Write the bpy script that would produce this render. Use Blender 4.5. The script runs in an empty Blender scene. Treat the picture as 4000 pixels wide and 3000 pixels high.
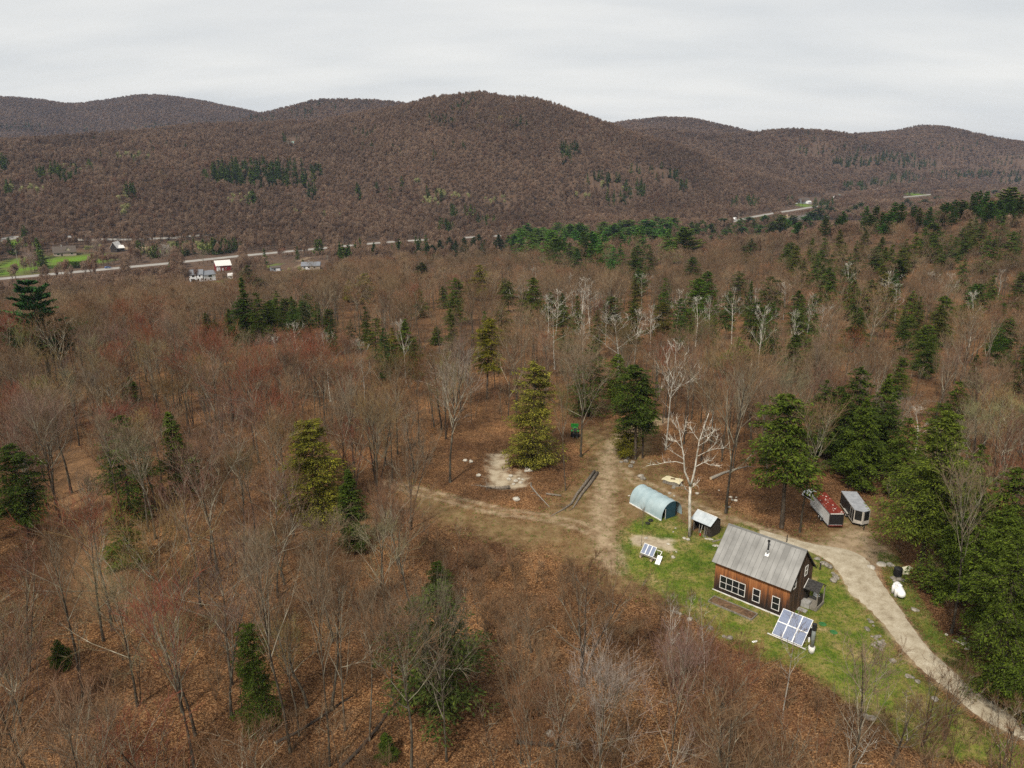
import bpy, bmesh, math, random
import numpy as np
from mathutils import Vector, Matrix

random.seed(7)
rng = np.random.default_rng(11)
R = math.radians
scene = bpy.context.scene
COL = scene.collection

# ------------------------------------------------------------------ camera
F_PX, CX, CY, HORIZON = 3022.0, 2000.0, 1500.0, 600.0
PITCH = math.atan((CY - HORIZON) / F_PX)
CAM_H = 50.0
cam_data = bpy.data.cameras.new('camera')
cam = bpy.data.objects.new('camera', cam_data)
COL.objects.link(cam)
cam.location = (0, 0, CAM_H)
cam.rotation_euler = (math.pi / 2 - PITCH, 0, 0)
cam_data.sensor_width = 36
cam_data.lens = F_PX / 4000 * 36
cam_data.clip_start = 0.5
cam_data.clip_end = 20000
scene.camera = cam

# ------------------------------------------------------------------ world, sun, exposure
SUN_EL, SUN_AZ = R(48), R(205)      # azimuth the light comes from, measured from +Y clockwise
world = bpy.data.worlds.new('World')
scene.world = world
world.use_nodes = True
wn, wl = world.node_tree.nodes, world.node_tree.links
wn.clear()
out = wn.new('ShaderNodeOutputWorld')
bg = wn.new('ShaderNodeBackground')
sky = wn.new('ShaderNodeTexSky')
sky.sky_type = 'NISHITA'
sky.sun_disc = False
sky.sun_elevation = SUN_EL
sky.sun_rotation = SUN_AZ
sky.dust_density = 2.0
sky.altitude = 300
tc = wn.new('ShaderNodeTexCoord')
sep = wn.new('ShaderNodeSeparateXYZ')
wl.new(tc.outputs['Generated'], sep.inputs[0])
# cloud layer: direction projected on a flat layer overhead, so streaks stretch towards the horizon
mz = wn.new('ShaderNodeMath'); mz.operation = 'ADD'; mz.inputs[1].default_value = 0.22
ab = wn.new('ShaderNodeMath'); ab.operation = 'ABSOLUTE'
wl.new(sep.outputs['Z'], ab.inputs[0]); wl.new(ab.outputs[0], mz.inputs[0])
cmb = wn.new('ShaderNodeCombineXYZ')
for k, ax in enumerate('XY'):
    dv = wn.new('ShaderNodeMath'); dv.operation = 'DIVIDE'
    wl.new(sep.outputs[ax], dv.inputs[0]); wl.new(mz.outputs[0], dv.inputs[1])
    wl.new(dv.outputs[0], cmb.inputs[k])
mp = wn.new('ShaderNodeMapping'); mp.inputs['Rotation'].default_value = (0, 0, R(25)); mp.inputs['Scale'].default_value = (0.5, 1.3, 1)
wl.new(cmb.outputs[0], mp.inputs[0])
nz = wn.new('ShaderNodeTexNoise'); nz.inputs['Scale'].default_value = 1.5; nz.inputs['Detail'].default_value = 5; nz.inputs['Roughness'].default_value = 0.48
wl.new(mp.outputs[0], nz.inputs['Vector'])
cr = wn.new('ShaderNodeValToRGB')
cr.color_ramp.elements[0].position = 0.30; cr.color_ramp.elements[0].color = (0.75, 0.765, 0.765, 1)
cr.color_ramp.elements[1].position = 0.66; cr.color_ramp.elements[1].color = (1.0, 0.98, 0.93, 1)
wl.new(nz.outputs['Fac'], cr.inputs[0])
sc_ = wn.new('ShaderNodeMix'); sc_.data_type = 'RGBA'; sc_.blend_type = 'MULTIPLY'; sc_.inputs[0].default_value = 1.0
sc_.inputs[7].default_value = (0.10, 0.10, 0.10, 1)
wl.new(sky.outputs[0], sc_.inputs[6])
mxw = wn.new('ShaderNodeMix'); mxw.data_type = 'RGBA'; mxw.inputs[0].default_value = 0.90
wl.new(sc_.outputs[2], mxw.inputs[6]); wl.new(cr.outputs[0], mxw.inputs[7])
wl.new(mxw.outputs[2], bg.inputs['Color'])
bg.inputs['Strength'].default_value = 0.88
wl.new(bg.outputs[0], out.inputs['Surface'])

sd = bpy.data.lights.new('sun', 'SUN')
sd.energy = 3.9
sd.angle = R(4)
sd.color = (1.0, 0.93, 0.82)
sun = bpy.data.objects.new('sun', sd)
COL.objects.link(sun)
sdir = Vector((math.sin(SUN_AZ) * math.cos(SUN_EL), math.cos(SUN_AZ) * math.cos(SUN_EL), math.sin(SUN_EL)))
sun.rotation_euler = sdir.to_track_quat('Z', 'Y').to_euler()
sun.location = sdir * 300

vs = scene.view_settings
vs.view_transform = 'Standard'; vs.look = 'None'; vs.exposure = 0.16; vs.gamma = 1.0; vs.use_curve_mapping = False
scene.cycles.max_bounces = 5
scene.cycles.diffuse_bounces = 3
scene.cycles.glossy_bounces = 3
scene.cycles.transmission_bounces = 4
scene.cycles.transparent_max_bounces = 4
scene.cycles.use_denoising = False
scene.cycles.sample_clamp_indirect = 2.0
scene.cycles.sample_clamp_direct = 6.0

# ------------------------------------------------------------------ pixel <-> world
CP, SP = math.cos(PITCH), math.sin(PITCH)
def ray(px, py):
    u = (px - CX) / F_PX; v = (py - CY) / F_PX
    return np.array([u, CP - v * SP, -SP - v * CP])
def on_z(px, py, z):
    d = ray(px, py); t = (z - CAM_H) / d[2]
    return d * t + np.array([0, 0, CAM_H])
def proj(x, y, z):
    zz = z - CAM_H
    dep = y * CP - zz * SP
    return CX + F_PX * x / dep, CY - F_PX * (y * SP + zz * CP) / dep
def at_dist(px, py, d):
    r = ray(px, py); t = d / math.hypot(r[0], r[1])
    return r * t + np.array([0, 0, CAM_H])

# ------------------------------------------------------------------ terrain
def sstep(a, b, x):
    t = np.clip((x - a) / (b - a), 0, 1)
    return t * t * (3 - 2 * t)
ROAD_PX = [(-400, 1125), (0, 1090), (126, 1078), (221, 1070), (411, 1052), (538, 1040), (700, 1026), (819, 1012), (989, 995),
           (1158, 980), (1328, 963), (1501, 946), (1900, 924), (2400, 897), (2845, 869), (2936, 848), (3026, 832), (3094, 822),
           (3175, 808), (3350, 789), (3505, 773), (3568, 767), (3650, 758), (3900, 735)]
VALLEY = -33.0
ROAD_W = np.array([on_z(a, b, VALLEY)[:2] for a, b in ROAD_PX])
def seg_dist(P, poly):
    """distance from points P (N,2) to a polyline; also arc parameter index+t and side sign"""
    best = np.full(len(P), 1e18); par = np.zeros(len(P)); side = np.zeros(len(P))
    for i in range(len(poly) - 1):
        a, b = poly[i], poly[i + 1]; ab = b - a
        t = np.clip(((P - a) @ ab) / (ab @ ab), 0, 1)
        q = a + t[:, None] * ab
        d = np.hypot(P[:, 0] - q[:, 0], P[:, 1] - q[:, 1])
        m = d < best
        best[m] = d[m]; par[m] = i + t[m]
        cr_ = ab[0] * (P[:, 1] - a[1]) - ab[1] * (P[:, 0] - a[0])
        side[m] = np.sign(cr_[m])
    return best, par, side
def crest(pts, canopy):
    o = []
    for a, b, d in pts:
        w = at_dist(a, b, d); o.append((w[0], w[1], w[2] - canopy))
    return np.array(o)
RIDGES = [  # (crest, bell width)
    (crest([(900, 470, 1560), (1266, 455, 1540), (1447, 424, 1510), (1591, 401, 1490), (1718, 371, 1470), (1808, 354, 1450), (1899, 354, 1440), (1989, 374, 1430),
            (2134, 398, 1420), (2242, 434, 1410), (2333, 470, 1400), (2405, 492, 1390), (2550, 523, 1370), (2712, 560, 1340), (2850, 610, 1300), (2984, 669, 1250), (3110, 741, 1200)], 13), 680),
    (crest([(-900, 545, 1300), (-400, 540, 1320), (0, 533, 1350), (300, 528, 1380), (542, 522, 1400), (904, 512, 1440), (1266, 465, 1500)], 13), 800),
    (crest([(-900, 400, 3300), (-300, 390, 3250), (0, 375, 3200), (127, 385, 3200), (304, 411, 3200), (443, 389, 3200), (525, 363, 3200), (665, 365, 3200), (747, 382, 3200),
            (918, 420, 3200), (1038, 449, 3200), (1200, 500, 3200)], 13), 1300),
    (crest([(900, 500, 2500), (1038, 449, 2450), (1127, 423, 2400), (1266, 395, 2350), (1392, 390, 2300), (1535, 392, 2300), (1594, 403, 2300), (1800, 430, 2300)], 13), 800),
    (crest([(2200, 540, 2700), (2385, 490, 2650), (2500, 461, 2600), (2568, 452, 2600), (2670, 456, 2600), (2805, 481, 2600), (2961, 515, 2600), (3100, 560, 2600)], 13), 900),
    (crest([(2500, 500, 2000), (2750, 508, 2050), (2961, 514, 2100), (3076, 502, 2150), (3178, 503, 2150), (3280, 512, 2150), (3381, 529, 2150), (3500, 565, 2100), (3650, 620, 2000)], 13), 800),
    (crest([(3300, 560, 2900), (3436, 525, 2850), (3517, 505, 2800), (3598, 489, 2800), (3687, 491, 2800), (3788, 512, 2800), (3924, 542, 2800), (4050, 560, 2800), (4600, 570, 2800)], 13), 1200),
    (crest([(4700, 690, 560), (4300, 705, 530), (4000, 748, 500), (3700, 805, 470), (3400, 858, 450), (3100, 905, 440), (2800, 945, 430)], 17), 270),
]
def vnoise(x, y, s, seed=0):
    v = np.zeros_like(x); k = np.random.default_rng(seed)
    for i in range(5):
        a = k.uniform(0, 6.28); f = (2 * math.pi / s) * k.uniform(0.6, 1.8); ph = k.uniform(0, 6.28)
        v += np.sin((x * math.cos(a) + y * math.sin(a)) * f + ph + 1.3 * np.sin((x * math.sin(a) - y * math.cos(a)) * f * 0.7 + ph * 2))
    return v / 5
def hz(x, y):
    x = np.atleast_1d(np.asarray(x, float)); y = np.atleast_1d(np.asarray(y, float))
    P = np.stack([x, y], 1)
    D, par, side = seg_dist(P, ROAD_W)
    near = side < 0
    wv = 590 + 300 * sstep(-60, 240, x)
    base = np.where(near, VALLEY * (1 - sstep(70, wv, D)) * sstep(130, 330, np.hypot(x, y)), VALLEY)
    z = base.copy()
    gate = np.where(near, 0.0, sstep(15, 260, D))
    for ri, (c, w) in enumerate(RIDGES):
        d, p, s = seg_dist(P, c[:, :2])
        i = np.clip(p.astype(int), 0, len(c) - 2); t = p - i
        zc = c[i, 2] * (1 - t) + c[i + 1, 2] * t
        tt = np.clip(d / w, 0, 1)
        bell = 0.5 * (1 + np.cos(math.pi * tt ** 0.92)) * (gate if ri < 7 else 1.0)
        z = np.maximum(z, base + (zc - base) * bell)
    dd = np.hypot(x, y)
    far = sstep(600, 1000, dd) * sstep(100, 400, D)
    z = z + far * (vnoise(x, y, 420, 3) * 9 + vnoise(x, y, 160, 4) * 4)
    nearm = 1 - sstep(250, 500, dd)
    z = z + nearm * (vnoise(x, y, 34, 5) * 0.10)
    return z
def axis(lo, f0, f1, hi, fine, growth=1.06, cap=70):
    a = list(np.arange(f0, f1 + 1e-6, fine))
    st = fine; x = a[-1]
    while x < hi: st = min(st * growth, cap); x += st; a.append(x)
    st = fine; x = a[0]; pre = []
    while x > lo: st = min(st * growth, cap); x -= st; pre.append(x)
    return np.array(pre[::-1] + a)
XS = axis(-3000, -52, 92, 3000, 0.65, 1.055, 60)
YS = axis(-120, 42, 172, 4200, 0.65, 1.05, 60)
gx, gy = np.meshgrid(XS, YS)
gxf, gyf = gx.ravel(), gy.ravel()
GZ = hz(gxf, gyf)
def ground_fast(x, y):
    """bilinear height of the built ground sheet"""
    x = np.asarray(x, float); y = np.asarray(y, float)
    i = np.clip(np.searchsorted(XS, x) - 1, 0, len(XS) - 2); j = np.clip(np.searchsorted(YS, y) - 1, 0, len(YS) - 2)
    u = np.clip((x - XS[i]) / (XS[i + 1] - XS[i]), 0, 1); v = np.clip((y - YS[j]) / (YS[j + 1] - YS[j]), 0, 1)
    Z = GZ.reshape(gx.shape)
    return (Z[j, i] * (1 - u) + Z[j, i + 1] * u) * (1 - v) + (Z[j + 1, i] * (1 - u) + Z[j + 1, i + 1] * u) * v

def h1(x, y):
    return float(ground_fast(x, y))
_T = np.geomspace(25, 4300, 900)
def G(px, py, up=0.0):
    """ground point seen through a pixel (first place the ray meets the terrain raised by `up`)"""
    d = ray(px, py)
    P = d[None, :] * _T[:, None]; P[:, 2] += CAM_H
    g = ground_fast(P[:, 0], P[:, 1]) + up
    k = np.argmax(P[:, 2] < g)
    if k == 0:
        return None
    t0, t1 = _T[k - 1], _T[k]
    for _ in range(14):
        tm = 0.5 * (t0 + t1); q = d * tm; q[2] += CAM_H
        if q[2] < h1(q[0], q[1]) + up: t1 = tm
        else: t0 = tm
    q = d * t1
    return np.array([q[0], q[1], h1(q[0], q[1])])
def px_per_m(P):
    return F_PX / (P[1] * CP - (P[2] - CAM_H) * SP)
def height_to(P, py):
    """height of a vertical thing at P whose top is seen at picture row py"""
    v = (py - CY) / F_PX
    # (y*SP+zz*CP) = -v*(y*CP - zz*SP)
    zz = -P[1] * (v * CP + SP) / (CP - v * SP)
    return zz + CAM_H - P[2]
def D2(x, y): return (x * 4000 / 2212, y * 4000 / 2212)
def Z1(x, y): return (2700 + x / 2.5517, 1950 + y / 2.5517)
def Z2(x, y): return (2350 + x / 3.6867, 1780 + y / 3.6867)
def Z3(x, y): return (3050 + x / 3.0167, 1850 + y / 3.0167)
def Z4(x, y): return (1800 + x / 3.6867, 1600 + y / 3.6867)
def Z5(x, y): return (x / 3.16, 850 + y / 3.16)
def Z6(x, y): return (3000 + x / 2.212, 2250 + y / 2.212)
def ZV(x, y): return (650 + x / 2.9493, 900 + y / 2.9493)
def ZR(x, y): return (2800 + x / 2.212, 700 + y / 2.212)
def GP(pts): return [G(*p) for p in pts]
def in_poly(P, poly):
    poly = np.asarray(poly)[:, :2]; x, y = P[:, 0], P[:, 1]
    c = np.zeros(len(P), bool); j = len(poly) - 1
    for i in range(len(poly)):
        xi, yi = poly[i]; xj, yj = poly[j]
        m = ((yi > y) != (yj > y)) & (x < (xj - xi) * (y - yi) / (yj - yi + 1e-12) + xi)
        c ^= m; j = i
    return c

# ------------------------------------------------------------------ mesh + object helpers
def mesh_np(name, V, Fc, smooth=False):
    """V (n,3); Fc (m,3) or (m,4) int array"""
    V = np.asarray(V, np.float32); Fc = np.asarray(Fc, np.int32)
    k = Fc.shape[1]
    me = bpy.data.meshes.new(name)
    me.vertices.add(len(V)); me.vertices.foreach_set('co', V.ravel())
    me.loops.add(Fc.size); me.loops.foreach_set('vertex_index', Fc.ravel())
    me.polygons.add(len(Fc)); me.polygons.foreach_set('loop_start', np.arange(0, Fc.size, k, dtype=np.int32))
    if smooth:
        me.polygons.foreach_set('use_smooth', np.ones(len(Fc), bool))
    me.update(calc_edges=True)
    return me
def link(name, me, mat=None, parent=None):
    o = bpy.data.objects.new(name, me)
    COL.objects.link(o)
    if mat is not None and not me.materials:
        me.materials.append(mat)
    if parent is not None:
        o.parent = parent
    return o
def tag(o, label=None, cat=None, group=None, kind=None):
    if label: o['label'] = label
    if cat: o['category'] = cat
    if group: o['group'] = group
    if kind: o['kind'] = kind
    return o
def thing(name, label, cat, loc, rz=0.0, group=None):
    o = bpy.data.objects.new(name, None)
    o.empty_display_size = 0.3
    COL.objects.link(o)
    o.location = loc; o.rotation_euler = (0, 0, rz)
    return tag(o, label, cat, group)
class MB:
    def __init__(s): s.v = []; s.f = []
    def box(s, c, d, rot=None):
        n = len(s.v); M = rot or Matrix.Identity(3)
        for a in (-.5, .5):
            for b in (-.5, .5):
                for e in (-.5, .5):
                    s.v.append(tuple(Vector(c) + M @ Vector((a * d[0], b * d[1], e * d[2]))))
        s.f += [tuple(n + i for i in q) for q in ((0, 1, 3, 2), (4, 6, 7, 5), (0, 4, 5, 1), (2, 3, 7, 6), (0, 2, 6, 4), (1, 5, 7, 3))]
        return s
    def bar(s, a, b, w, h):
        a, b = Vector(a), Vector(b); z = (b - a)
        q = z.to_track_quat('Y', 'Z').to_matrix()
        return s.box((a + b) / 2, (w, z.length, h), q)
    def tube(s, pts, rad, n=8, cap=True):
        base = len(s.v); pts = [Vector(p) for p in pts]
        for i, p in enumerate(pts):
            t = (pts[min(i + 1, len(pts) - 1)] - pts[max(i - 1, 0)]).normalized()
            q = t.to_track_quat('Z', 'Y').to_matrix()
            r = rad[i] if hasattr(rad, '__len__') else rad
            for k in range(n):
                an = 2 * math.pi * k / n
                s.v.append(tuple(p + q @ Vector((math.cos(an) * r, math.sin(an) * r, 0))))
        for i in range(len(pts) - 1):
            for k in range(n):
                a0 = base + i * n + k; a1 = base + i * n + (k + 1) % n
                s.f.append((a0, a1, a1 + n, a0 + n))
        if cap:
            s.f.append(tuple(base + k for k in reversed(range(n))))
            s.f.append(tuple(base + (len(pts) - 1) * n + k for k in range(n)))
        return s
    def prism(s, poly, off):
        """poly: list of 3D points (one face), extruded by vector off"""
        n = len(s.v); m = len(poly)
        for p in poly: s.v.append(tuple(p))
        for p in poly: s.v.append(tuple(Vector(p) + Vector(off)))
        s.f.append(tuple(n + i for i in range(m)))
        s.f.append(tuple(n + m + i for i in reversed(range(m))))
        for i in range(m):
            j = (i + 1) % m
            s.f.append((n + i, n + m + i, n + m + j, n + j))
        return s
    def face(s, pts):
        n = len(s.v); s.v += [tuple(p) for p in pts]; s.f.append(tuple(range(n, n + len(pts)))); return s
    def mesh(s, name, smooth=False, bevel=0.0):
        bm = bmesh.new()
        vs_ = [bm.verts.new(p) for p in s.v]
        for q in s.f:
            try: bm.faces.new([vs_[i] for i in q])
            except ValueError: pass
        bmesh.ops.recalc_face_normals(bm, faces=bm.faces[:])
        if bevel > 0:
            bmesh.ops.bevel(bm, geom=bm.edges[:], offset=bevel, segments=1, affect='EDGES', clamp_overlap=True)
        if smooth:
            for fc in bm.faces: fc.smooth = True
        me = bpy.data.meshes.new(name); bm.to_mesh(me); bm.free()
        return me
    def obj(s, name, mat, parent=None, smooth=False, bevel=0.0):
        return link(name, s.mesh(name, smooth, bevel), mat, parent)

# ------------------------------------------------------------------ materials
def new_mat(name):
    m = bpy.data.materials.new(name); m.use_nodes = True
    nt = m.node_tree; b = nt.nodes['Principled BSDF']
    b.inputs['Specular IOR Level'].default_value = 0.25
    return m, nt, b
def N(nt, t, **kw):
    n = nt.nodes.new(t)
    for k, v in kw.items(): setattr(n, k, v)
    return n
def ramp(nt, stops):
    n = N(nt, 'ShaderNodeValToRGB'); e = n.color_ramp.elements
    while len(e) < len(stops): e.new(0.5)
    for i, (p, c) in enumerate(stops):
        e[i].position = p; e[i].color = (*c, 1)
    return n
def mix(nt, fac, a, b, mode='MIX'):
    n = N(nt, 'ShaderNodeMix', data_type='RGBA', blend_type=mode)
    for s, v in ((0, fac), (6, a), (7, b)):
        if hasattr(v, 'links') or isinstance(v, bpy.types.NodeSocket): nt.links.new(v, n.inputs[s])
        elif isinstance(v, (int, float)): n.inputs[s].default_value = v
        else: n.inputs[s].default_value = (*v, 1)
    return n.outputs[2]
def math_(nt, op, a, b=None, clamp=False):
    n = N(nt, 'ShaderNodeMath', operation=op, use_clamp=clamp)
    for s, v in ((0, a), (1, b)):
        if v is None: continue
        if isinstance(v, bpy.types.NodeSocket): nt.links.new(v, n.inputs[s])
        else: n.inputs[s].default_value = v
    return n.outputs[0]
def coords(nt, kind='Object', scale=(1, 1, 1)):
    t = N(nt, 'ShaderNodeTexCoord'); m = N(nt, 'ShaderNodeMapping')
    m.inputs['Scale'].default_value = scale
    nt.links.new(t.outputs[kind], m.inputs[0]); return m.outputs[0]
def noise(nt, vec, scale, detail=3, rough=0.55):
    n = N(nt, 'ShaderNodeTexNoise'); n.inputs['Scale'].default_value = scale
    n.inputs['Detail'].default_value = detail; n.inputs['Roughness'].default_value = rough
    if vec is not None: nt.links.new(vec, n.inputs['Vector'])
    return n.outputs['Fac']
def vary(name, c1, c2, scale=3.0, rough=0.8, stretch=(1, 1, 1), metal=0.0, bump=0.0, detail=4, lo=0.35, hi=0.65, spec=0.25, rand=0.0):
    m, nt, b = new_mat(name)
    v = coords(nt, 'Object', stretch)
    f = noise(nt, v, scale, detail)
    r = ramp(nt, [(lo, c1), (hi, c2)]); nt.links.new(f, r.inputs[0])
    colr = r.outputs[0]
    if rand > 0:
        oi = N(nt, 'ShaderNodeObjectInfo')
        mr = N(nt, 'ShaderNodeMapRange'); mr.inputs[3].default_value = 1 - rand; mr.inputs[4].default_value = 1 + rand
        nt.links.new(oi.outputs['Random'], mr.inputs[0])
        hs = N(nt, 'ShaderNodeHueSaturation'); nt.links.new(mr.outputs[0], hs.inputs['Value']); nt.links.new(colr, hs.inputs['Color'])
        colr = hs.outputs[0]
    nt.links.new(colr, b.inputs['Base Color'])
    b.inputs['Roughness'].default_value = rough; b.inputs['Metallic'].default_value = metal
    b.inputs['Specular IOR Level'].default_value = spec
    if bump > 0:
        bp = N(nt, 'ShaderNodeBump'); bp.inputs['Strength'].default_value = bump; bp.inputs['Distance'].default_value = 0.03
        nt.links.new(f, bp.inputs['Height']); nt.links.new(bp.outputs[0], b.inputs['Normal'])
    return m
# ================================================================== ground
def wpoly(pts): return np.array([G(*p)[:2] for p in pts])
DL = wpoly([(4250, 3000)] + [Z6(*p) for p in [(2212, 1425), (1900, 1275), (1760, 1180), (1600, 1030), (1340, 835), (1190, 680), (1000, 430), (830, 260), (690, 150), (630, 20)]] + [Z3(*p) for p in [(590, 1060), (440, 965), (320, 915), (150, 865), (0, 815), (-250, 745)]])
DR = wpoly([(4250, 2880)] + [Z6(*p) for p in [(2212, 1290), (2100, 1190), (1900, 1060), (1760, 960), (1560, 770), (1430, 660), (1290, 490), (1150, 280), (1050, 140), (960, 0)]] + [Z3(*p) for p in [(1110, 1110), (1040, 1010), (900, 920), (700, 865), (500, 845), (350, 815), (200, 780), (0, 725), (-250, 655)]])
DRIVE_POLY = np.vstack([DL, DR[::-1]])
# --- areas (picture outlines dropped on the ground)
P_LAWN = wpoly([D2(*p) for p in [(1330, 1150), (1430, 1085), (1500, 1150), (1600, 1130), (1760, 1190), (1845, 1270), (1950, 1420), (2080, 1540), (2225, 1630), (2225, 1670), (2000, 1630),
                                  (1850, 1530), (1720, 1440), (1620, 1420), (1500, 1340), (1400, 1270), (1330, 1240)]])
P_VERGE = wpoly([D2(*p) for p in [(1890, 1190), (1940, 1200), (1985, 1290), (2040, 1370), (2140, 1490), (2225, 1560), (2225, 1610), (2060, 1470), (1930, 1300)]])
P_OLIVE = wpoly([D2(*p) for p in [(850, 1020), (1000, 1075), (1150, 1105), (1250, 1010), (1240, 930), (1330, 900), (1430, 905), (1430, 990), (1550, 1080), (1700, 1150), (1900, 1060), (1950, 1200),
                                   (1560, 1350), (1320, 1290), (1260, 1230), (1150, 1195), (1000, 1165), (850, 1090)]])
P_SAND = wpoly([Z4(*p) for p in [(430, 640), (600, 600), (650, 780), (640, 900), (850, 870), (930, 960), (900, 1080), (700, 1110), (430, 1100), (410, 850)]])
P_ROCK = wpoly([Z2(*p) for p in [(430, 1130), (600, 1140), (780, 1180), (1060, 1200), (1090, 1240), (1000, 1270), (1090, 1360), (1000, 1380), (760, 1330), (560, 1310), (470, 1300), (400, 1200)]])
P_APRON = wpoly([Z3(*p) for p in [(-300, 650), (0, 715), (300, 790), (520, 760), (730, 640), (850, 600), (1040, 640), (1100, 760), (1270, 900), (1330, 1010), (1240, 1110), (1120, 1140), (800, 1000), (350, 900), (0, 830)]])
P_ORANGE = wpoly([D2(*p) for p in [(130, 980), (200, 960), (235, 1060), (250, 1250), (330, 1330), (180, 1290), (130, 1100)]])
P_BRUSH = wpoly([D2(*p) for p in [(900, 1160), (1000, 1185), (1250, 1245), (1320, 1300), (1480, 1350), (1700, 1450), (1880, 1560), (2150, 1659), (1150, 1659), (1080, 1420), (1000, 1300), (900, 1200)]])
P_CLEAR = wpoly([D2(*p) for p in [(845, 1060), (860, 1000), (960, 950), (1060, 920), (1230, 905), (1300, 890), (1425, 885), (1440, 960), (1470, 1000), (1540, 1010), (1660, 1060), (1760, 1060), (1830, 1010), (1900, 1040),
                                  (1890, 1120), (1930, 1180), (1990, 1270), (2060, 1370), (2212, 1530), (2300, 1659), (1900, 1659), (1700, 1480), (1480, 1370), (1320, 1295), (1250, 1240), (1000, 1180), (860, 1130)]])
P_VLAWN = [wpoly([Z5(*p) for p in q]) for q in ([(150, 480), (600, 462), (680, 480), (1200, 465), (1200, 570), (760, 620), (620, 690), (540, 600), (150, 560)], [(-60, 560), (150, 560), (330, 600), (300, 700), (-60, 745)],
            [(1850, 340), (2212, 330), (2212, 420), (1950, 400)], [(20, 300), (240, 290), (230, 420), (120, 420)])] + \
          [wpoly([ZV(*p) for p in q]) for q in ([(60, 170), (590, 140), (560, 210), (300, 230), (60, 220)], [(1130, 380), (1230, 375), (1220, 440), (1140, 430)], [(1500, 490), (1800, 460), (1810, 500), (1690, 530), (1560, 520)],
            [(560, 560), (800, 560), (850, 590), (560, 600)])] + [wpoly([ZR(*p) for p in [(690, 215), (850, 210), (845, 235), (700, 235)]]), wpoly([ZR(*p) for p in [(1690, 130), (1770, 125), (1760, 142), (1680, 145)]])]
P_VPATCH = [wpoly([ZV(*p) for p in q]) for q in ([(580, 490), (680, 510), (720, 560), (640, 560)], [(1540, 310), (1620, 310), (1600, 390), (1480, 480), (1420, 480), (1520, 400)])] + \
           [wpoly([Z5(*p) for p in q]) for q in ([(700, 650), (760, 645), (740, 690), (660, 700)], [(1350, 430), (1900, 410), (1900, 370), (1560, 360)])] + \
           [wpoly([ZR(*p) for p in q]) for q in ([(290, 380), (420, 345), (640, 305), (740, 320), (560, 350), (420, 385)], [(1690, 165), (1800, 155), (1800, 180), (1700, 190)])]
TRACKS = [wpoly([D2(*p) for p in q]) for q in (
    [(840, 1045), (920, 1065), (1000, 1085), (1080, 1105), (1160, 1115), (1230, 1128), (1290, 1150), (1320, 1180), (1335, 1230)],
    [(1318, 1210), (1300, 1140), (1302, 1080), (1312, 1020), (1318, 980), (1335, 950), (1370, 930), (1430, 905)],
    [(1318, 1000), (1350, 1025), (1390, 1045), (1450, 1075), (1510, 1100), (1560, 1122), (1620, 1140), (1680, 1155)])]
PP = np.stack([gxf, gyf], 1)
nearmask = (np.abs(gxf) < 130) & (gyf > 30) & (gyf < 200)
def soft(poly, w, mask):
    """1 inside, fading to 0 over w metres outside/inside the outline"""
    o = np.zeros(len(gxf)); Q = PP[mask]
    pl = np.vstack([poly, poly[:1]])
    d, _, _ = seg_dist(Q, pl)
    s = np.where(in_poly(Q, poly), d, -d)
    o[mask] = np.clip(0.5 + s / (2 * w), 0, 1); return o
grass = np.maximum(soft(P_LAWN, 2.5, nearmask) * (0.76 + 0.16 * vnoise(gxf, gyf, 9, 61) + 0.14 * sstep(24, 34, gxf)), 0.66 * soft(P_VERGE, 2.0, nearmask))
olive = soft(P_OLIVE, 4, nearmask) * (0.62 + 0.22 * vnoise(gxf, gyf, 12, 71))
sand = np.maximum(soft(P_SAND, 2.2, nearmask), soft(P_ROCK, 1.1, nearmask) * 0.9)
dirt = 0.75 * soft(P_APRON, 2.0, nearmask)
for tr in TRACKS:
    d = np.full(len(gxf), 99.); d[nearmask] = seg_dist(PP[nearmask], tr)[0]
    rut = np.exp(-((d - 0.95) / 0.6) ** 2) * 0.40 + np.exp(-(d / 3.4) ** 2) * 0.26
    if tr is TRACKS[1]: rut = np.exp(-(d / 2.8) ** 2) * 0.66
    dirt = np.maximum(dirt, rut)
dirt = np.maximum(dirt, 0.95 * soft(DRIVE_POLY, 1.3, nearmask)); pale = soft(P_ORANGE, 4, nearmask)
farmask = (gyf > 350) & (gyf < 1800)
vg = np.zeros(len(gxf)); vp = np.zeros(len(gxf))
for q in P_VLAWN: vg = np.maximum(vg, soft(q, 3, farmask))
for q in P_VPATCH: vp = np.maximum(vp, soft(q, 3, farmask))
dirt = np.maximum(dirt, vp * 0.9)
# small relief: pit walls of the sand cut, a bank by the brush, rough litter
GZ = GZ + np.where(nearmask, 0.05 * vnoise(gxf, gyf, 2.1, 8) + 0.04 * vnoise(gxf, gyf, 5.0, 9), 0)
GZ = GZ - 0.7 * soft(P_SAND, 2.0, nearmask)
nx_, ny_ = len(XS), len(YS)
ii, jj = np.meshgrid(np.arange(nx_ - 1), np.arange(ny_ - 1))
a_ = (jj * nx_ + ii).ravel()
gmesh = mesh_np('ground', np.stack([gxf, gyf, GZ], 1), np.stack([a_, a_ + 1, a_ + 1 + nx_, a_ + nx_], 1), smooth=True)
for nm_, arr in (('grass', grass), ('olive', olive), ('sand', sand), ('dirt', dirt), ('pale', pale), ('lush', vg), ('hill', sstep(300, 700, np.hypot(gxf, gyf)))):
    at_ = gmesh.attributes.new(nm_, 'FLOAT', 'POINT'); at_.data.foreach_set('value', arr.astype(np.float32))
def gz(x, y): return float(ground_fast(x, y))
def GG(px, py, dz=0.0):
    q = G(px, py); q = np.array([q[0], q[1], gz(q[0], q[1]) + dz]); return q

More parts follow.
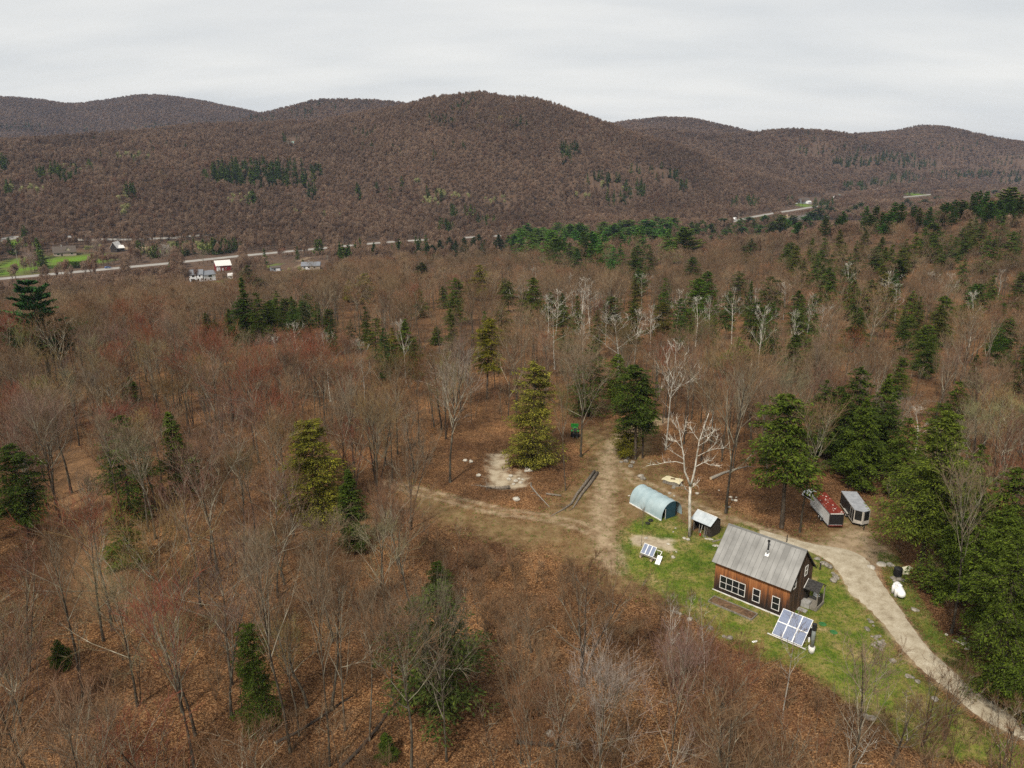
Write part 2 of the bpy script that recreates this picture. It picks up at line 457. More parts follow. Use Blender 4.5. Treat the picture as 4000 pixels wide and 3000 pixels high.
def ground_material():
    m, nt, b = new_mat('forest_floor'); L = nt.links
    v = coords(nt, 'Object')
    def att(n):
        a = N(nt, 'ShaderNodeAttribute', attribute_name=n); return a.outputs['Fac']
    vor = N(nt, 'ShaderNodeTexVoronoi'); vor.inputs['Scale'].default_value = 10.0; L.new(v, vor.inputs['Vector'])
    sepc = N(nt, 'ShaderNodeSeparateColor'); L.new(vor.outputs['Color'], sepc.inputs[0])
    n_big = noise(nt, v, 0.09, 4); n_mid = noise(nt, v, 0.6, 4, 0.6); n_fine = noise(nt, v, 6.0, 3, 0.7)
    leaf = ramp(nt, [(0.0, (0.030, 0.018, 0.011)), (0.35, (0.100, 0.052, 0.024)), (0.62, (0.215, 0.118, 0.056)), (0.84, (0.37, 0.235, 0.125)), (1.0, (0.62, 0.47, 0.31))])
    f = math_(nt, 'ADD', math_(nt, 'MULTIPLY', sepc.outputs[0], 0.78), math_(nt, 'MULTIPLY', n_fine, 0.42))
    f = math_(nt, 'SUBTRACT', f, 0.14)
    L.new(f, leaf.inputs[0])
    tint = ramp(nt, [(0.30, (0.36, 0.31, 0.28)), (0.50, (0.72, 0.66, 0.60)), (0.68, (1.12, 1.0, 0.84))]); L.new(n_big, tint.inputs[0])
    base = mix(nt, 1.0, leaf.outputs[0], tint.outputs[0], 'MULTIPLY')
    tint2 = ramp(nt, [(0.3, (0.6, 0.62, 0.62)), (0.6, (1.05, 1.0, 1.0))]); L.new(n_mid, tint2.inputs[0])
    base = mix(nt, 0.7, base, tint2.outputs[0], 'MULTIPLY')
    base = mix(nt, att('hill'), base, mix(nt, 0.75, base, (0.085, 0.060, 0.045)))  # far litter turns grey-brown, with forest shade mixed into its colour
    base = mix(nt, att('pale'), base, mix(nt, 0.5, base, (0.42, 0.25, 0.13)))
    # dry olive turf of the clearing
    tr = ramp(nt, [(0.25, (0.085, 0.050, 0.022)), (0.5, (0.165, 0.108, 0.050)), (0.75, (0.28, 0.205, 0.11))]); L.new(math_(nt, 'ADD', math_(nt, 'MULTIPLY', n_mid, 0.55), math_(nt, 'MULTIPLY', n_fine, 0.45)), tr.inputs[0])
    def edge(w, amt=0.9, hard=0.16):
        s = math_(nt, 'ADD', w, math_(nt, 'MULTIPLY', math_(nt, 'SUBTRACT', math_(nt, 'ADD', math_(nt, 'MULTIPLY', n_mid, 0.65), math_(nt, 'MULTIPLY', n_fine, 0.35)), 0.5), amt))
        r_ = N(nt, 'ShaderNodeMapRange', interpolation_type='SMOOTHSTEP'); r_.inputs[1].default_value = 0.5 - hard; r_.inputs[2].default_value = 0.5 + hard
        L.new(s, r_.inputs[0]); return r_.outputs[0]
    c = mix(nt, edge(att('olive'), 0.9, 0.25), base, tr.outputs[0])
    gr = ramp(nt, [(0.20, (0.030, 0.060, 0.006)), (0.36, (0.085, 0.130, 0.012)), (0.48, (0.165, 0.170, 0.032)), (0.60, (0.225, 0.175, 0.065)), (0.74, (0.34, 0.26, 0.13))])
    gf = math_(nt, 'ADD', math_(nt, 'MULTIPLY', noise(nt, v, 0.28, 6, 0.66), 0.78), math_(nt, 'MULTIPLY', n_fine, 0.32)); gf = math_(nt, 'MULTIPLY_ADD', gf, 1.7); nt.nodes[-1].inputs[2].default_value = -0.46; L.new(gf, gr.inputs[0])
    c = mix(nt, edge(att('grass'), 1.25, 0.2), c, gr.outputs[0])
    c = mix(nt, att('lush'), c, mix(nt, n_mid, (0.055, 0.135, 0.008), (0.14, 0.22, 0.02)))
    dr = ramp(nt, [(0.3, (0.20, 0.14, 0.085)), (0.7, (0.38, 0.29, 0.19))]); L.new(n_mid, dr.inputs[0])
    c = mix(nt, math_(nt, 'MULTIPLY', edge(att('dirt'), 0.9, 0.3), 0.85), c, dr.outputs[0])
    sr = ramp(nt, [(0.3, (0.22, 0.165, 0.105)), (0.6, (0.40, 0.335, 0.24))]); L.new(n_mid, sr.inputs[0])
    c = mix(nt, edge(att('sand'), 1.3, 0.28), c, sr.outputs[0])
    L.new(c, b.inputs['Base Color']); b.inputs['Roughness'].default_value = 0.95; b.inputs['Specular IOR Level'].default_value = 0.1
    bp = N(nt, 'ShaderNodeBump'); bp.inputs['Strength'].default_value = 0.7; bp.inputs['Distance'].default_value = 0.08
    L.new(math_(nt, 'ADD', math_(nt, 'MULTIPLY', n_fine, 1.0), math_(nt, 'MULTIPLY', n_mid, 1.2)), bp.inputs['Height']); L.new(bp.outputs[0], b.inputs['Normal'])
    return m
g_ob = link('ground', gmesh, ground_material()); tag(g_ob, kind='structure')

# ------------------------------------------------------------------ driveway, valley roads, river
def resample(pts, n):
    pts = np.asarray(pts, float); s = np.r_[0, np.cumsum(np.hypot(*np.diff(pts[:, :2], axis=0).T))]
    t = np.linspace(0, s[-1], n)
    return np.stack([np.interp(t, s, pts[:, k]) for k in range(2)], 1)
def smooth_line(p, it=2):
    for _ in range(it):
        q = p.copy(); q[1:-1] = 0.25 * p[:-2] + 0.5 * p[1:-1] + 0.25 * p[2:]; p = q
    return p
def sheet(name, Lp, Rp, n, across, mat, lift, jitter=0.0):
    Lw = smooth_line(resample(Lp, n)); Rw_ = smooth_line(resample(Rp, n))
    if jitter:
        k = np.random.default_rng(5)
        Lw += k.normal(0, jitter, Lw.shape); Rw_ += k.normal(0, jitter, Rw_.shape)
    V = []
    for i in range(n):
        for j in range(across + 1):
            t = j / across; p = Lw[i] * (1 - t) + Rw_[i] * t
            crown = 0.05 * (1 - (2 * t - 1) ** 2)
            V.append((p[0], p[1], gz(p[0], p[1]) + (lift + crown if 0 < j < across else -0.04)))
    Fq = [(i * (across + 1) + j, i * (across + 1) + j + 1, (i + 1) * (across + 1) + j + 1, (i + 1) * (across + 1) + j) for i in range(n - 1) for j in range(across)]
    o = link(name, mesh_np(name, V, Fq, True), mat); return tag(o, kind='structure')
def gravel_mat(name, cs, scale):
    m, nt, b = new_mat(name); v = coords(nt)
    f = math_(nt, 'ADD', math_(nt, 'MULTIPLY', noise(nt, v, scale * 0.12, 4), 0.55), math_(nt, 'MULTIPLY', noise(nt, v, scale, 3, 0.7), 0.45))
    r = ramp(nt, cs); nt.links.new(f, r.inputs[0]); nt.links.new(r.outputs[0], b.inputs['Base Color'])
    b.inputs['Roughness'].default_value = 0.95; b.inputs['Specular IOR Level'].default_value = 0.1
    bp = N(nt, 'ShaderNodeBump'); bp.inputs['Strength'].default_value = 0.5; bp.inputs['Distance'].default_value = 0.04
    nt.links.new(f, bp.inputs['Height']); nt.links.new(bp.outputs[0], b.inputs['Normal']); return m
M_GRAVEL = gravel_mat('driveway_gravel', [(0.30, (0.19, 0.15, 0.10)), (0.46, (0.33, 0.28, 0.20)), (0.64, (0.46, 0.41, 0.315))], 7.0)
drive = sheet('driveway', DL, DR, 110, 8, M_GRAVEL, 0.05, 0.04)
M_ROAD = gravel_mat('valley_road', [(0.3, (0.19, 0.18, 0.165)), (0.7, (0.34, 0.32, 0.29))], 1.0)
def ribbon(name, cl, w, mat, lift, n=160):
    c = smooth_line(resample(cl, n), 4); t = np.gradient(c, axis=0); t /= np.linalg.norm(t, axis=1)[:, None]
    nr = np.stack([-t[:, 1], t[:, 0]], 1)
    V = []; across = 2
    zc = [max(gz(*(c[i] + nr[i] * s)) for s in (-w / 2, 0, w / 2)) for i in range(n)]
    for i in range(n):
        for k in (-1, 1):
            for (dz) in (1,):
                p = c[i] + nr[i] * k * w / 2
                V.append((p[0], p[1], zc[i] + lift))
        for k in (-1, 1):
            p = c[i] + nr[i] * k * (w / 2 + 2.5); V.append((p[0], p[1], gz(*p) - 0.3))
    Fq = []
    for i in range(n - 1):
        a = i * 4; bq = a + 4
        Fq += [(a, a + 1, bq + 1, bq), (a + 2, a, bq, bq + 2), (a + 1, a + 3, bq + 3, bq + 1)]
    return tag(link(name, mesh_np(name, V, Fq), mat), kind='structure')
road = ribbon('road', ROAD_W, 6.2, M_ROAD, 0.5)
ribbon('lane', wpoly([Z5(*p) for p in [(-60, 290), (60, 262), (180, 245), (290, 240)]]), 5, M_ROAD, 0.4, 30)
ribbon('path', wpoly([Z5(*p) for p in [(950, 272), (1250, 268), (1600, 268), (1900, 258), (2212, 246)]] + [ZV(*p) for p in [(60, 85), (300, 62), (560, 42)]]), 2.6, M_ROAD, 0.4, 40)
def flat_poly(name, poly, mat, lift):
    c = poly.mean(0); zc = max(gz(*p) for p in np.vstack([poly, [c]])) + lift
    V = [(p[0], p[1], zc) for p in poly] + [(c[0], c[1], zc)]
    n = len(poly)
    return tag(link(name, mesh_np(name, V, [(i, (i + 1) % n, n) for i in range(n)]), mat), kind='structure')
m_w, nt_, b_ = new_mat('river_water')
b_.inputs['Base Color'].default_value = (0.20, 0.19, 0.18, 1); b_.inputs['Roughness'].default_value = 0.12; b_.inputs['Specular IOR Level'].default_value = 0.5
_v = coords(nt_); _n = noise(nt_, _v, 0.5, 3); _bp = N(nt_, 'ShaderNodeBump'); _bp.inputs['Strength'].default_value = 0.15
nt_.links.new(_n, _bp.inputs['Height']); nt_.links.new(_bp.outputs[0], b_.inputs['Normal'])
P_RIVER = wpoly([ZR(*p) for p in [(560, 345), (740, 312), (820, 298), (920, 286), (1050, 272), (1320, 258), (1420, 250), (1400, 266), (1250, 285), (1060, 310), (900, 352), (760, 366)]])
flat_poly('river', P_RIVER, m_w, 0.3)
# ================================================================== vegetation meshes
def unit(v): return v / (np.linalg.norm(v, axis=-1, keepdims=True) + 1e-9)
class TB:
    """triangle collector for vegetation"""
    def __init__(s): s.V = []; s.F = []; s.n = 0
    def add(s, V, Fc): s.V.append(np.asarray(V, np.float32)); s.F.append(np.asarray(Fc, np.int64) + s.n); s.n += len(V)
    def tube(s, pts, rad, n):
        pts = np.asarray(pts, float); k = len(pts); rad = np.asarray(rad, float)
        t = unit(np.gradient(pts, axis=0)); ref = np.where(np.abs(t[:, 2:3]) > 0.95, [[1., 0, 0]], [[0, 0, 1.]])
        a = unit(np.cross(t, ref)); b = np.cross(t, a)
        an = np.arange(n) * 2 * math.pi / n
        V = pts[:, None] + rad[:, None, None] * (np.cos(an)[None, :, None] * a[:, None] + np.sin(an)[None, :, None] * b[:, None])
        i, j = np.meshgrid(np.arange(k - 1), np.arange(n), indexing='ij')
        p = (i * n + j).ravel(); q = (i * n + (j + 1) % n).ravel()
        s.add(V.reshape(-1, 3), np.vstack([np.stack([p, q, q + n], 1), np.stack([p, q + n, p + n], 1)]))
    def slivers(s, A, B, w, g):
        """thin triangles from A (base, width w) to B"""
        d = unit(B - A); side = unit(np.cross(d, g.normal(size=d.shape)))
        w = np.broadcast_to(np.asarray(w, float), (len(A),))[:, None] * 0.5
        V = np.stack([A - side * w, A + side * w, B], 1).reshape(-1, 3)
        s.add(V, np.arange(len(V)).reshape(-1, 3))
    def leaves(s, C, D, S, L_, W_):
        """diamonds centred on C along D with side S"""
        L_ = np.asarray(L_)[:, None]; W_ = np.asarray(W_)[:, None]
        V = np.stack([C - D * L_ * .5, C + S * W_ * .5, C + D * L_ * .5, C - S * W_ * .5], 1).reshape(-1, 3)
        k = np.arange(len(C))[:, None] * 4
        s.add(V, np.vstack([k + [[0, 1, 2]], k + [[0, 2, 3]]]))
    def mesh(s, name, smooth=False): return mesh_np(name, np.vstack(s.V), np.vstack(s.F), smooth)

def curve(p0, d0, length, k, bend, g, wob=0.1):
    """polyline that starts along d0 and bends towards vector bend"""
    pts = [np.array(p0, float)]; d = np.array(d0, float)
    for i in range(k - 1):
        d = unit(d + np.asarray(bend) / (k - 1) + g.normal(0, wob, 3)); pts.append(pts[-1] + d * length / (k - 1))
    return np.array(pts)
def along(pts, t):
    s = t * (len(pts) - 1); i = np.minimum(s.astype(int), len(pts) - 2); f = (s - i)[:, None]
    return pts[i] * (1 - f) + pts[i + 1] * f, unit(pts[i + 1] - pts[i])
def spread(d, g, ang, up):
    """directions at about `ang` from d, nudged upwards"""
    r = g.normal(size=d.shape); r = unit(r - (r * d).sum(-1, keepdims=True) * d)
    return unit(d * np.cos(ang)[:, None] + r * np.sin(ang)[:, None] + np.array([0, 0, up]))

def bare_tree(seed, H=16., R_=3.2, fork=0.42, limbs=14, stems=1, twig_w=0.018, nb=7, nt=9, ns=3, detail=2, lean=0.04, droop=0.5, trunk_r=None, spread_a=(0.5, 1.0)):
    """returns (trunk mesh builder, crown mesh builder); detail 2 near, 1 middle, 0 far"""
    g = np.random.default_rng(seed); T, C, B = TB(), TB(), TB()
    tr = trunk_r or H * 0.0105
    for sidx in range(stems):
        a = g.uniform(0, 6.28); ln = lean * g.normal(0, 1, 2)
        d0 = np.array([ln[0], ln[1], 1.0]); base = np.zeros(3)
        if stems > 1:
            d0 = unit(np.array([math.cos(a + sidx * 2.1) * 0.22, math.sin(a + sidx * 2.1) * 0.22, 1.0])); base = np.array([math.cos(a + sidx * 2.1), math.sin(a + sidx * 2.1), 0]) * tr * 0.8
        Hs = H * g.uniform(0.85, 1.0) if stems > 1 else H
        k = 11 if detail == 2 else 6
        trunk = curve(base, unit(d0), Hs * 0.97, k, [0, 0, 0.15], g, 0.045)
        trunk[0, 2] -= 0.4
        tt = np.linspace(0, 1, k)
        rad = tr * (1 - 0.90 * tt ** 0.85); rad[0] *= 1.25
        T.tube(trunk, rad, 7 if detail == 2 else 4)
        nl = max(4, limbs // stems) if detail else max(4, limbs // 2)
        tl = np.sort(g.uniform(fork, 0.97, nl)); tl[0] = fork
        az = g.uniform(0, 6.28) + np.arange(nl) * 2.4 + g.normal(0, 0.4, nl)
        P0, D0 = along(trunk, tl)
        for i in range(nl):
            rel = (tl[i] - fork) / (1 - fork)
            prof = (0.75 + 0.5 * math.sin(math.pi * min(1, rel * 0.9 + 0.15))) * (1 - 0.72 * rel ** 1.6)
            L1 = R_ * prof * 1.55 * g.uniform(0.75, 1.2)
            el = g.uniform(*spread_a)
            d = np.array([math.cos(az[i]) * math.cos(el), math.sin(az[i]) * math.cos(el), math.sin(el)])
            r1 = tr * (1 - 0.9 * tl[i] ** 0.85) * g.uniform(0.45, 0.7)
            lp = curve(P0[i], d, L1, 5 if detail == 2 else 3, [0, 0, droop], g, 0.13)
            B.tube(lp, np.linspace(r1, r1 * 0.22, len(lp)), 5 if detail == 2 else 3)
            n2 = nb if detail else max(2, nb // 2)
            t2 = g.uniform(0.22, 1.0, n2); p2, e2 = along(lp, t2)
            d2 = spread(e2, g, g.uniform(0.45, 0.95, n2), 0.25)
            L2 = L1 * (0.62 - 0.28 * t2) * g.uniform(0.7, 1.3, n2)
            for j in range(n2):
                bp_ = curve(p2[j], d2[j], L2[j], 3, [0, 0, 0.35], g, 0.15)
                if detail == 2: B.tube(bp_, np.array([1, .6, .25]) * max(r1 * 0.40, 0.016), 3)
                elif detail == 1: B.slivers(bp_[:1], bp_[-1:], max(r1 * 1.0, 0.045), g)
                n3 = nt
                t3 = g.uniform(0.15, 1.0, n3); p3, e3 = along(bp_, t3)
                d3 = spread(e3, g, g.uniform(0.3, 0.9, n3), 0.22)
                L3 = L2[j] * g.uniform(0.35, 0.75, n3) + 0.18
                C.slivers(p3, p3 + d3 * L3[:, None], twig_w * 1.35, g)
                if ns:
                    q0 = np.repeat(p3, ns, 0); q1 = np.repeat(d3, ns, 0); ql = np.repeat(L3, ns)
                    tq = g.uniform(0.2, 0.95, len(q0))
                    pq = q0 + q1 * (ql * tq)[:, None]
                    dq = spread(q1, g, g.uniform(0.35, 0.9, len(q0)), 0.2)
                    C.slivers(pq, pq + dq * (ql * g.uniform(0.35, 0.7, len(q0)))[:, None], twig_w, g)
    return T, C, B

def conifer(seed, H=14., R_=2.6, base=0.08, nb=120, per=22, leaf=0.42, shape=0.85, droop=0.25, up=0.0, gaps=0.0, detail=2, trunk_r=None, ragged=0.2, wisp=0.0):
    g = np.random.default_rng(seed); T, C = TB(), TB()
    tr = trunk_r or H * 0.013
    k = 8
    trunk = curve([0, 0, 0], unit(np.array([g.normal(0, .02), g.normal(0, .02), 1])), H, k, [0, 0, 0.1], g, 0.015); trunk[0, 2] -= 0.4
    T.tube(trunk, tr * (1 - 0.93 * np.linspace(0, 1, k)), 7 if detail == 2 else 4)
    tz = np.sort(base + (1 - base) * g.uniform(0, 1, nb) ** 1.15)
    if gaps: tz = np.clip(base + np.round((tz - base) / gaps) * gaps + g.normal(0, 0.008, nb), base, 0.995)
    P0, _ = along(trunk, np.minimum(tz, 0.995)); az = g.uniform(0, 6.28, nb)
    rel = (tz - base) / (1 - base)
    lobe = 1 + ragged * 1.1 * np.sin(az * 2 + g.uniform(0, 6) + rel * 9) + ragged * 0.9 * np.sin(az * 3 + g.uniform(0, 6) - rel * 17) + g.normal(0, ragged * 0.6, nb)
    Lb = R_ * np.clip((1 - rel) ** shape * (0.55 + 0.45 * np.minimum(1, rel / 0.18)), 0.05, None) * np.clip(lobe, 0.35, 1.7)
    for i in range(nb):
        el = up + 0.25 * rel[i] + g.normal(0, 0.1)
        d = np.array([math.cos(az[i]) * math.cos(el), math.sin(az[i]) * math.cos(el), math.sin(el)])
        bp_ = curve(P0[i], d, Lb[i], 4, [0, 0, -droop], g, 0.05)
        if detail == 2 and Lb[i] > 0.8: T.tube(bp_, np.array([1, .7, .45, .2]) * max(0.012, tr * 0.16), 3)
        m = max(3, int(per * (0.3 + 0.7 * Lb[i] / R_)))
        t = g.uniform(0.12, 1.02, m) ** 0.75; t = np.minimum(t, 1)
        p, e = along(bp_, t)
        side = unit(np.cross(e, [0, 0, 1.]))
        sgn = g.choice([-1., 1.], m)[:, None]
        wdt = Lb[i] * 0.34 * (1 - 0.6 * t) + 0.10
        off = side * sgn * (wdt * g.uniform(0, 1, m))[:, None]
        dirn = unit(e * 0.75 + side * sgn * 0.65 + np.array([0, 0, -0.25 * droop - 0.05]) + g.normal(0, 0.28, (m, 3)) + np.array([0, 0, wisp]))
        c = p + off + np.array([0, 0, -0.10]) * (np.abs(off).sum(1, keepdims=True)) + g.normal(0, 0.06, (m, 3))
        nrm = unit(np.array([0, 0, 1.0]) + g.normal(0, 0.55, (m, 3)))
        sd_ = unit(np.cross(dirn, nrm))
        s = leaf * g.uniform(0.6, 1.35, m)
        C.leaves(c, dirn, sd_, s, s * g.uniform(0.26, 0.46, m))
    return T, C

def dome_tree(seed, H=14., R_=3.6, n=150, w=0.2):
    """hill tree: bole, crown of several twig domes made of small facets that face outwards, and stray twigs"""
    g = np.random.default_rng(seed); T, C = TB(), TB()
    T.tube(np.array([[0, 0, -.4], [g.normal(0, .2), g.normal(0, .2), H * .4], [g.normal(0, .3), g.normal(0, .3), H * .75]]), [0.2, 0.15, 0.07], 4)
    zc, zr = H * 0.66, H * 0.34
    for k in range(int(g.integers(5, 8))):
        a = g.uniform(0, 6.28); r = R_ * g.uniform(0.1, 0.58); c = np.array([math.cos(a) * r, math.sin(a) * r, zc + zr * (g.uniform(-0.3, 0.42) - 0.4 * r / R_)])
        m = n // 3
        d = unit(g.normal(0, 1, (m, 3)) + np.array([0, 0, 0.5])); s_ = np.array([R_ * 0.52, R_ * 0.52, zr * 0.52]) * g.uniform(0.8, 1.15)
        cc = c + d * s_ * g.uniform(0.72, 1.05, (m, 1)); nrm = unit(d + g.normal(0, .32, d.shape)); up_ = np.array([0, 0, 1.]) + d * .6 + g.normal(0, .35, d.shape); t1 = unit(up_ - (up_ * nrm).sum(1, keepdims=True) * nrm); t2 = np.cross(nrm, t1)
        C.leaves(cc, t1, t2, g.uniform(1.0, 2.2, m), g.uniform(.14, .34, m))
        m = n // 8; d = unit(g.normal(0, 1, (m, 3)) + np.array([0, 0, 0.8]))
        C.slivers(c + d * s_ * .2 - np.array([0, 0, .6]), c + d * s_ * g.uniform(.95, 1.3, (m, 1)), w * g.uniform(.5, 1.2, m), g)
    for k in range(6):
        a = g.uniform(0, 6.28); C.slivers(np.array([[0, 0, H * g.uniform(.25, .5)]]), np.array([[math.cos(a) * R_ * .7, math.sin(a) * R_ * .7, H * g.uniform(.6, .85)]]), 0.28, g)
    return T, C
# ------------------------------------------------------------------ materials for plants
def bark(name, c1, c2, c3, scale=4.0):
    m, nt, b = new_mat(name); v = coords(nt, 'Object', (1, 1, 0.35))
    f = noise(nt, v, scale, 4, 0.65); r = ramp(nt, [(0.32, c1), (0.5, c2), (0.68, c3)]); nt.links.new(f, r.inputs[0])
    oi = N(nt, 'ShaderNodeObjectInfo'); mr = N(nt, 'ShaderNodeMapRange'); mr.inputs[3].default_value = 0.7; mr.inputs[4].default_value = 1.3
    nt.links.new(oi.outputs['Random'], mr.inputs[0])
    hs = N(nt, 'ShaderNodeHueSaturation'); nt.links.new(mr.outputs[0], hs.inputs['Value']); nt.links.new(r.outputs[0], hs.inputs['Color'])
    nt.links.new(hs.outputs[0], b.inputs['Base Color']); b.inputs['Roughness'].default_value = 0.95; b.inputs['Specular IOR Level'].default_value = 0.1
    return m
M_BARK = bark('bark_grey', (0.030, 0.024, 0.018), (0.068, 0.056, 0.042), (0.15, 0.14, 0.105))
M_BARKD = bark('bark_dark', (0.030, 0.022, 0.016), (0.060, 0.046, 0.034), (0.11, 0.09, 0.07))
M_WHITE = bark('bark_birch', (0.16, 0.145, 0.115), (0.40, 0.375, 0.32), (0.60, 0.575, 0.51), 3.2)
M_PALE = bark('bark_pale', (0.14, 0.125, 0.10), (0.26, 0.245, 0.20), (0.38, 0.36, 0.30), 2.5)
def twig_mat(name, mode):
    m, nt, b = new_mat(name); oi = N(nt, 'ShaderNodeObjectInfo'); L = nt.links
    if mode == 'own':
        c = oi.outputs['Color']
    else:
        n = noise(nt, oi.outputs['Location'], 0.012 if mode == 'mid' else 0.004, 2)
        f = math_(nt, 'ADD', math_(nt, 'MULTIPLY', oi.outputs['Random'], 0.62), math_(nt, 'MULTIPLY', n, 0.55)); f = math_(nt, 'SUBTRACT', f, 0.10)
        if mode == 'mid':
            r = ramp(nt, [(0.05, (0.165, 0.110, 0.064)), (0.35, (0.138, 0.083, 0.046)), (0.6, (0.205, 0.145, 0.086)), (0.8, (0.175, 0.080, 0.044)), (0.93, (0.19, 0.150, 0.058))])
        else:
            r = ramp(nt, [(0.05, (0.108, 0.064, 0.041)), (0.35, (0.140, 0.088, 0.057)), (0.62, (0.190, 0.130, 0.088)), (0.82, (0.130, 0.069, 0.043)), (0.97, (0.21, 0.175, 0.075))])
        L.new(f, r.inputs[0])
        wn_ = N(nt, 'ShaderNodeTexWhiteNoise', noise_dimensions='1D'); L.new(oi.outputs['Random'], wn_.inputs['W'])
        big = noise(nt, oi.outputs['Location'], 0.006 if mode == 'far' else 0.012, 4, 0.65)
        vr = math_(nt, 'ADD', math_(nt, 'MULTIPLY', wn_.outputs['Value'], 0.5 if mode == 'mid' else 0.38), math_(nt, 'MULTIPLY', big, 1.6)); vr = math_(nt, 'SUBTRACT', vr, 0.12 if mode == 'mid' else 0.06)
        cb_ = N(nt, 'ShaderNodeCombineColor')
        for k_ in range(3): L.new(vr, cb_.inputs[k_])
        c = mix(nt, 1.0, r.outputs[0], cb_.outputs[0], 'MULTIPLY')
    L.new(c, b.inputs['Base Color']); b.inputs['Roughness'].default_value = 0.9; b.inputs['Specular IOR Level'].default_value = 0.1
    return m
M_BRANCH = bark('branch_pale', (0.11, 0.092, 0.064), (0.215, 0.190, 0.138), (0.36, 0.335, 0.26), 1.2)
M_BRANCHM = bark('branch_wood', (0.11, 0.088, 0.060), (0.20, 0.170, 0.118), (0.33, 0.295, 0.22), 1.2)
M_TWIG, M_TWIGM, M_TWIGF = twig_mat('twigs', 'own'), twig_mat('twigs_wood', 'mid'), twig_mat('twigs_hill', 'far')
def needle_mat(name, mode):
    m, nt, b = new_mat(name); oi = N(nt, 'ShaderNodeObjectInfo'); L = nt.links
    v = coords(nt, 'Object'); f = noise(nt, v, 0.9, 3)
    geo = N(nt, 'ShaderNodeNewGeometry')
    rpi = geo.outputs['Random Per Island']
    f = math_(nt, 'ADD', math_(nt, 'MULTIPLY', f, 0.6), math_(nt, 'MULTIPLY', rpi, 0.4))
    if mode == 'own':
        c0 = oi.outputs['Color']
    else:
        r = ramp(nt, [(0.1, (0.030, 0.056, 0.012)), (0.5, (0.052, 0.090, 0.016)), (0.9, (0.082, 0.112, 0.018))]); L.new(oi.outputs['Random'], r.inputs[0]); c0 = r.outputs[0]
    val = ramp(nt, [(0.25, (0.32, 0.32, 0.34)), (0.52, (0.85, 0.85, 0.85)), (0.82, (2.0, 1.85, 1.35))]); L.new(f, val.inputs[0])
    c = mix(nt, 1.0, c0, val.outputs[0], 'MULTIPLY')
    L.new(c, b.inputs['Base Color']); b.inputs['Roughness'].default_value = 0.8; b.inputs['Specular IOR Level'].default_value = 0.05
    return m
M_NEEDLE, M_NEEDLEF = needle_mat('needles', 'own'), needle_mat('needles_far', 'far')

# ------------------------------------------------------------------ shared mesh variants
def merged(TC, name, *mats):
    Vs, Fs, mi, n = [], [], [], 0
    for k, t in enumerate(TC):
        if not t.V: continue
        v = np.vstack(t.V); f = np.vstack(t.F); Vs.append(v); Fs.append(f + n); mi.append(np.full(len(f), k, np.int32)); n += len(v)
    me = mesh_np(name, np.vstack(Vs), np.vstack(Fs))
    for m_ in mats: me.materials.append(m_)
    me.polygons.foreach_set('material_index', np.concatenate(mi))
    return me
def pack(name, TC, tm, cm):
    t = TC[0].mesh('trunk', True); t.materials.append(tm)
    if len(TC) == 3:
        c = merged((TC[2], TC[1]), 'crown', M_WHITE if tm is M_WHITE else M_BRANCH, cm)
    else:
        c = TC[1].mesh('crown'); c.materials.append(cm)
    return (t, c)
TREES = {}     # kind -> list of (trunk mesh, crown mesh, height, radius)
def reg(kind, H, R_, TC, tm, cm): TREES.setdefault(kind, []).append(pack(kind, TC, tm, cm) + (H, R_))
for s in range(7):   # tall woods trees with long clear boles
    reg('bare', 16, 3.0, bare_tree(100 + s, 16, 3.0, fork=[.42, .5, .36, .55, .46, .4, .5][s], limbs=14, nb=6, nt=6, ns=2, twig_w=0.026, spread_a=(0.75, 1.2), droop=0.6), M_BARK, M_TWIG)
for s in range(4):   # spreading crowns
    reg('broad', 15, 4.6, bare_tree(200 + s, 15, 4.6, fork=0.28, limbs=18, nb=7, nt=7, ns=2, twig_w=0.024, spread_a=(0.45, 1.1)), M_BARK, M_TWIG)
for s in range(3):   # several stems from one foot
    reg('stems', 12, 3.0, bare_tree(300 + s, 12, 2.6, fork=0.32, limbs=18, stems=3, nb=6, nt=6, ns=2, twig_w=0.022, trunk_r=0.13), M_BARKD, M_TWIG)
for s in range(3):   # slim saplings
    reg('sapling', 7, 1.1, bare_tree(400 + s, 7, 1.1, fork=0.25, limbs=14, nb=4, nt=6, ns=2, twig_w=0.012, trunk_r=0.045), M_BARKD, M_TWIG)
for s in range(3):   # slim white birches
    reg('birch', 8, 1.0, bare_tree(500 + s, 8, 0.9, fork=0.35, limbs=12, nb=4, nt=5, ns=2, twig_w=0.011, trunk_r=0.06, lean=0.07), M_WHITE, M_TWIG)
for s in range(4):   # dead white snags, no twigs
    reg('snag', 15, 2.6, bare_tree(600 + s, 15, 2.5, fork=0.40, limbs=12, nb=5, nt=4, ns=0, twig_w=0.022, trunk_r=0.13, lean=0.06, spread_a=(0.5, 1.15)), M_WHITE, M_WHITE)
for s in range(3):   # brushy shrubs
    reg('shrub', 3.2, 1.3, bare_tree(700 + s, 3.2, 1.1, fork=0.12, limbs=18, stems=5, nb=4, nt=6, ns=2, twig_w=0.011, trunk_r=0.03), M_BARKD, M_TWIG)
for s in range(4):   # hemlock
    reg('hemlock', 14, 3.0, conifer(800 + s, 14, 3.1, base=[.06, .14, .24, .1][s], nb=225, per=84, leaf=0.31, shape=[.62, .5, .45, .7][s], droop=0.35, ragged=0.36), M_BARKD, M_NEEDLE)
for s in range(2):   # big old hemlocks, fine sprays
    reg('big_hemlock', 22, 4.6, conifer(815 + s, 22, 4.8, base=[.10, .26][s], nb=360, per=120, leaf=0.32, shape=.55, droop=0.38, ragged=0.40), M_BARKD, M_NEEDLE)
for s in range(2):   # thin shaded hemlock with gaps
    reg('thin_hemlock', 14, 3.0, conifer(820 + s, 14, 3.1, base=.08, nb=170, per=66, leaf=0.30, shape=.42, droop=0.35, ragged=0.42), M_BARKD, M_NEEDLE)
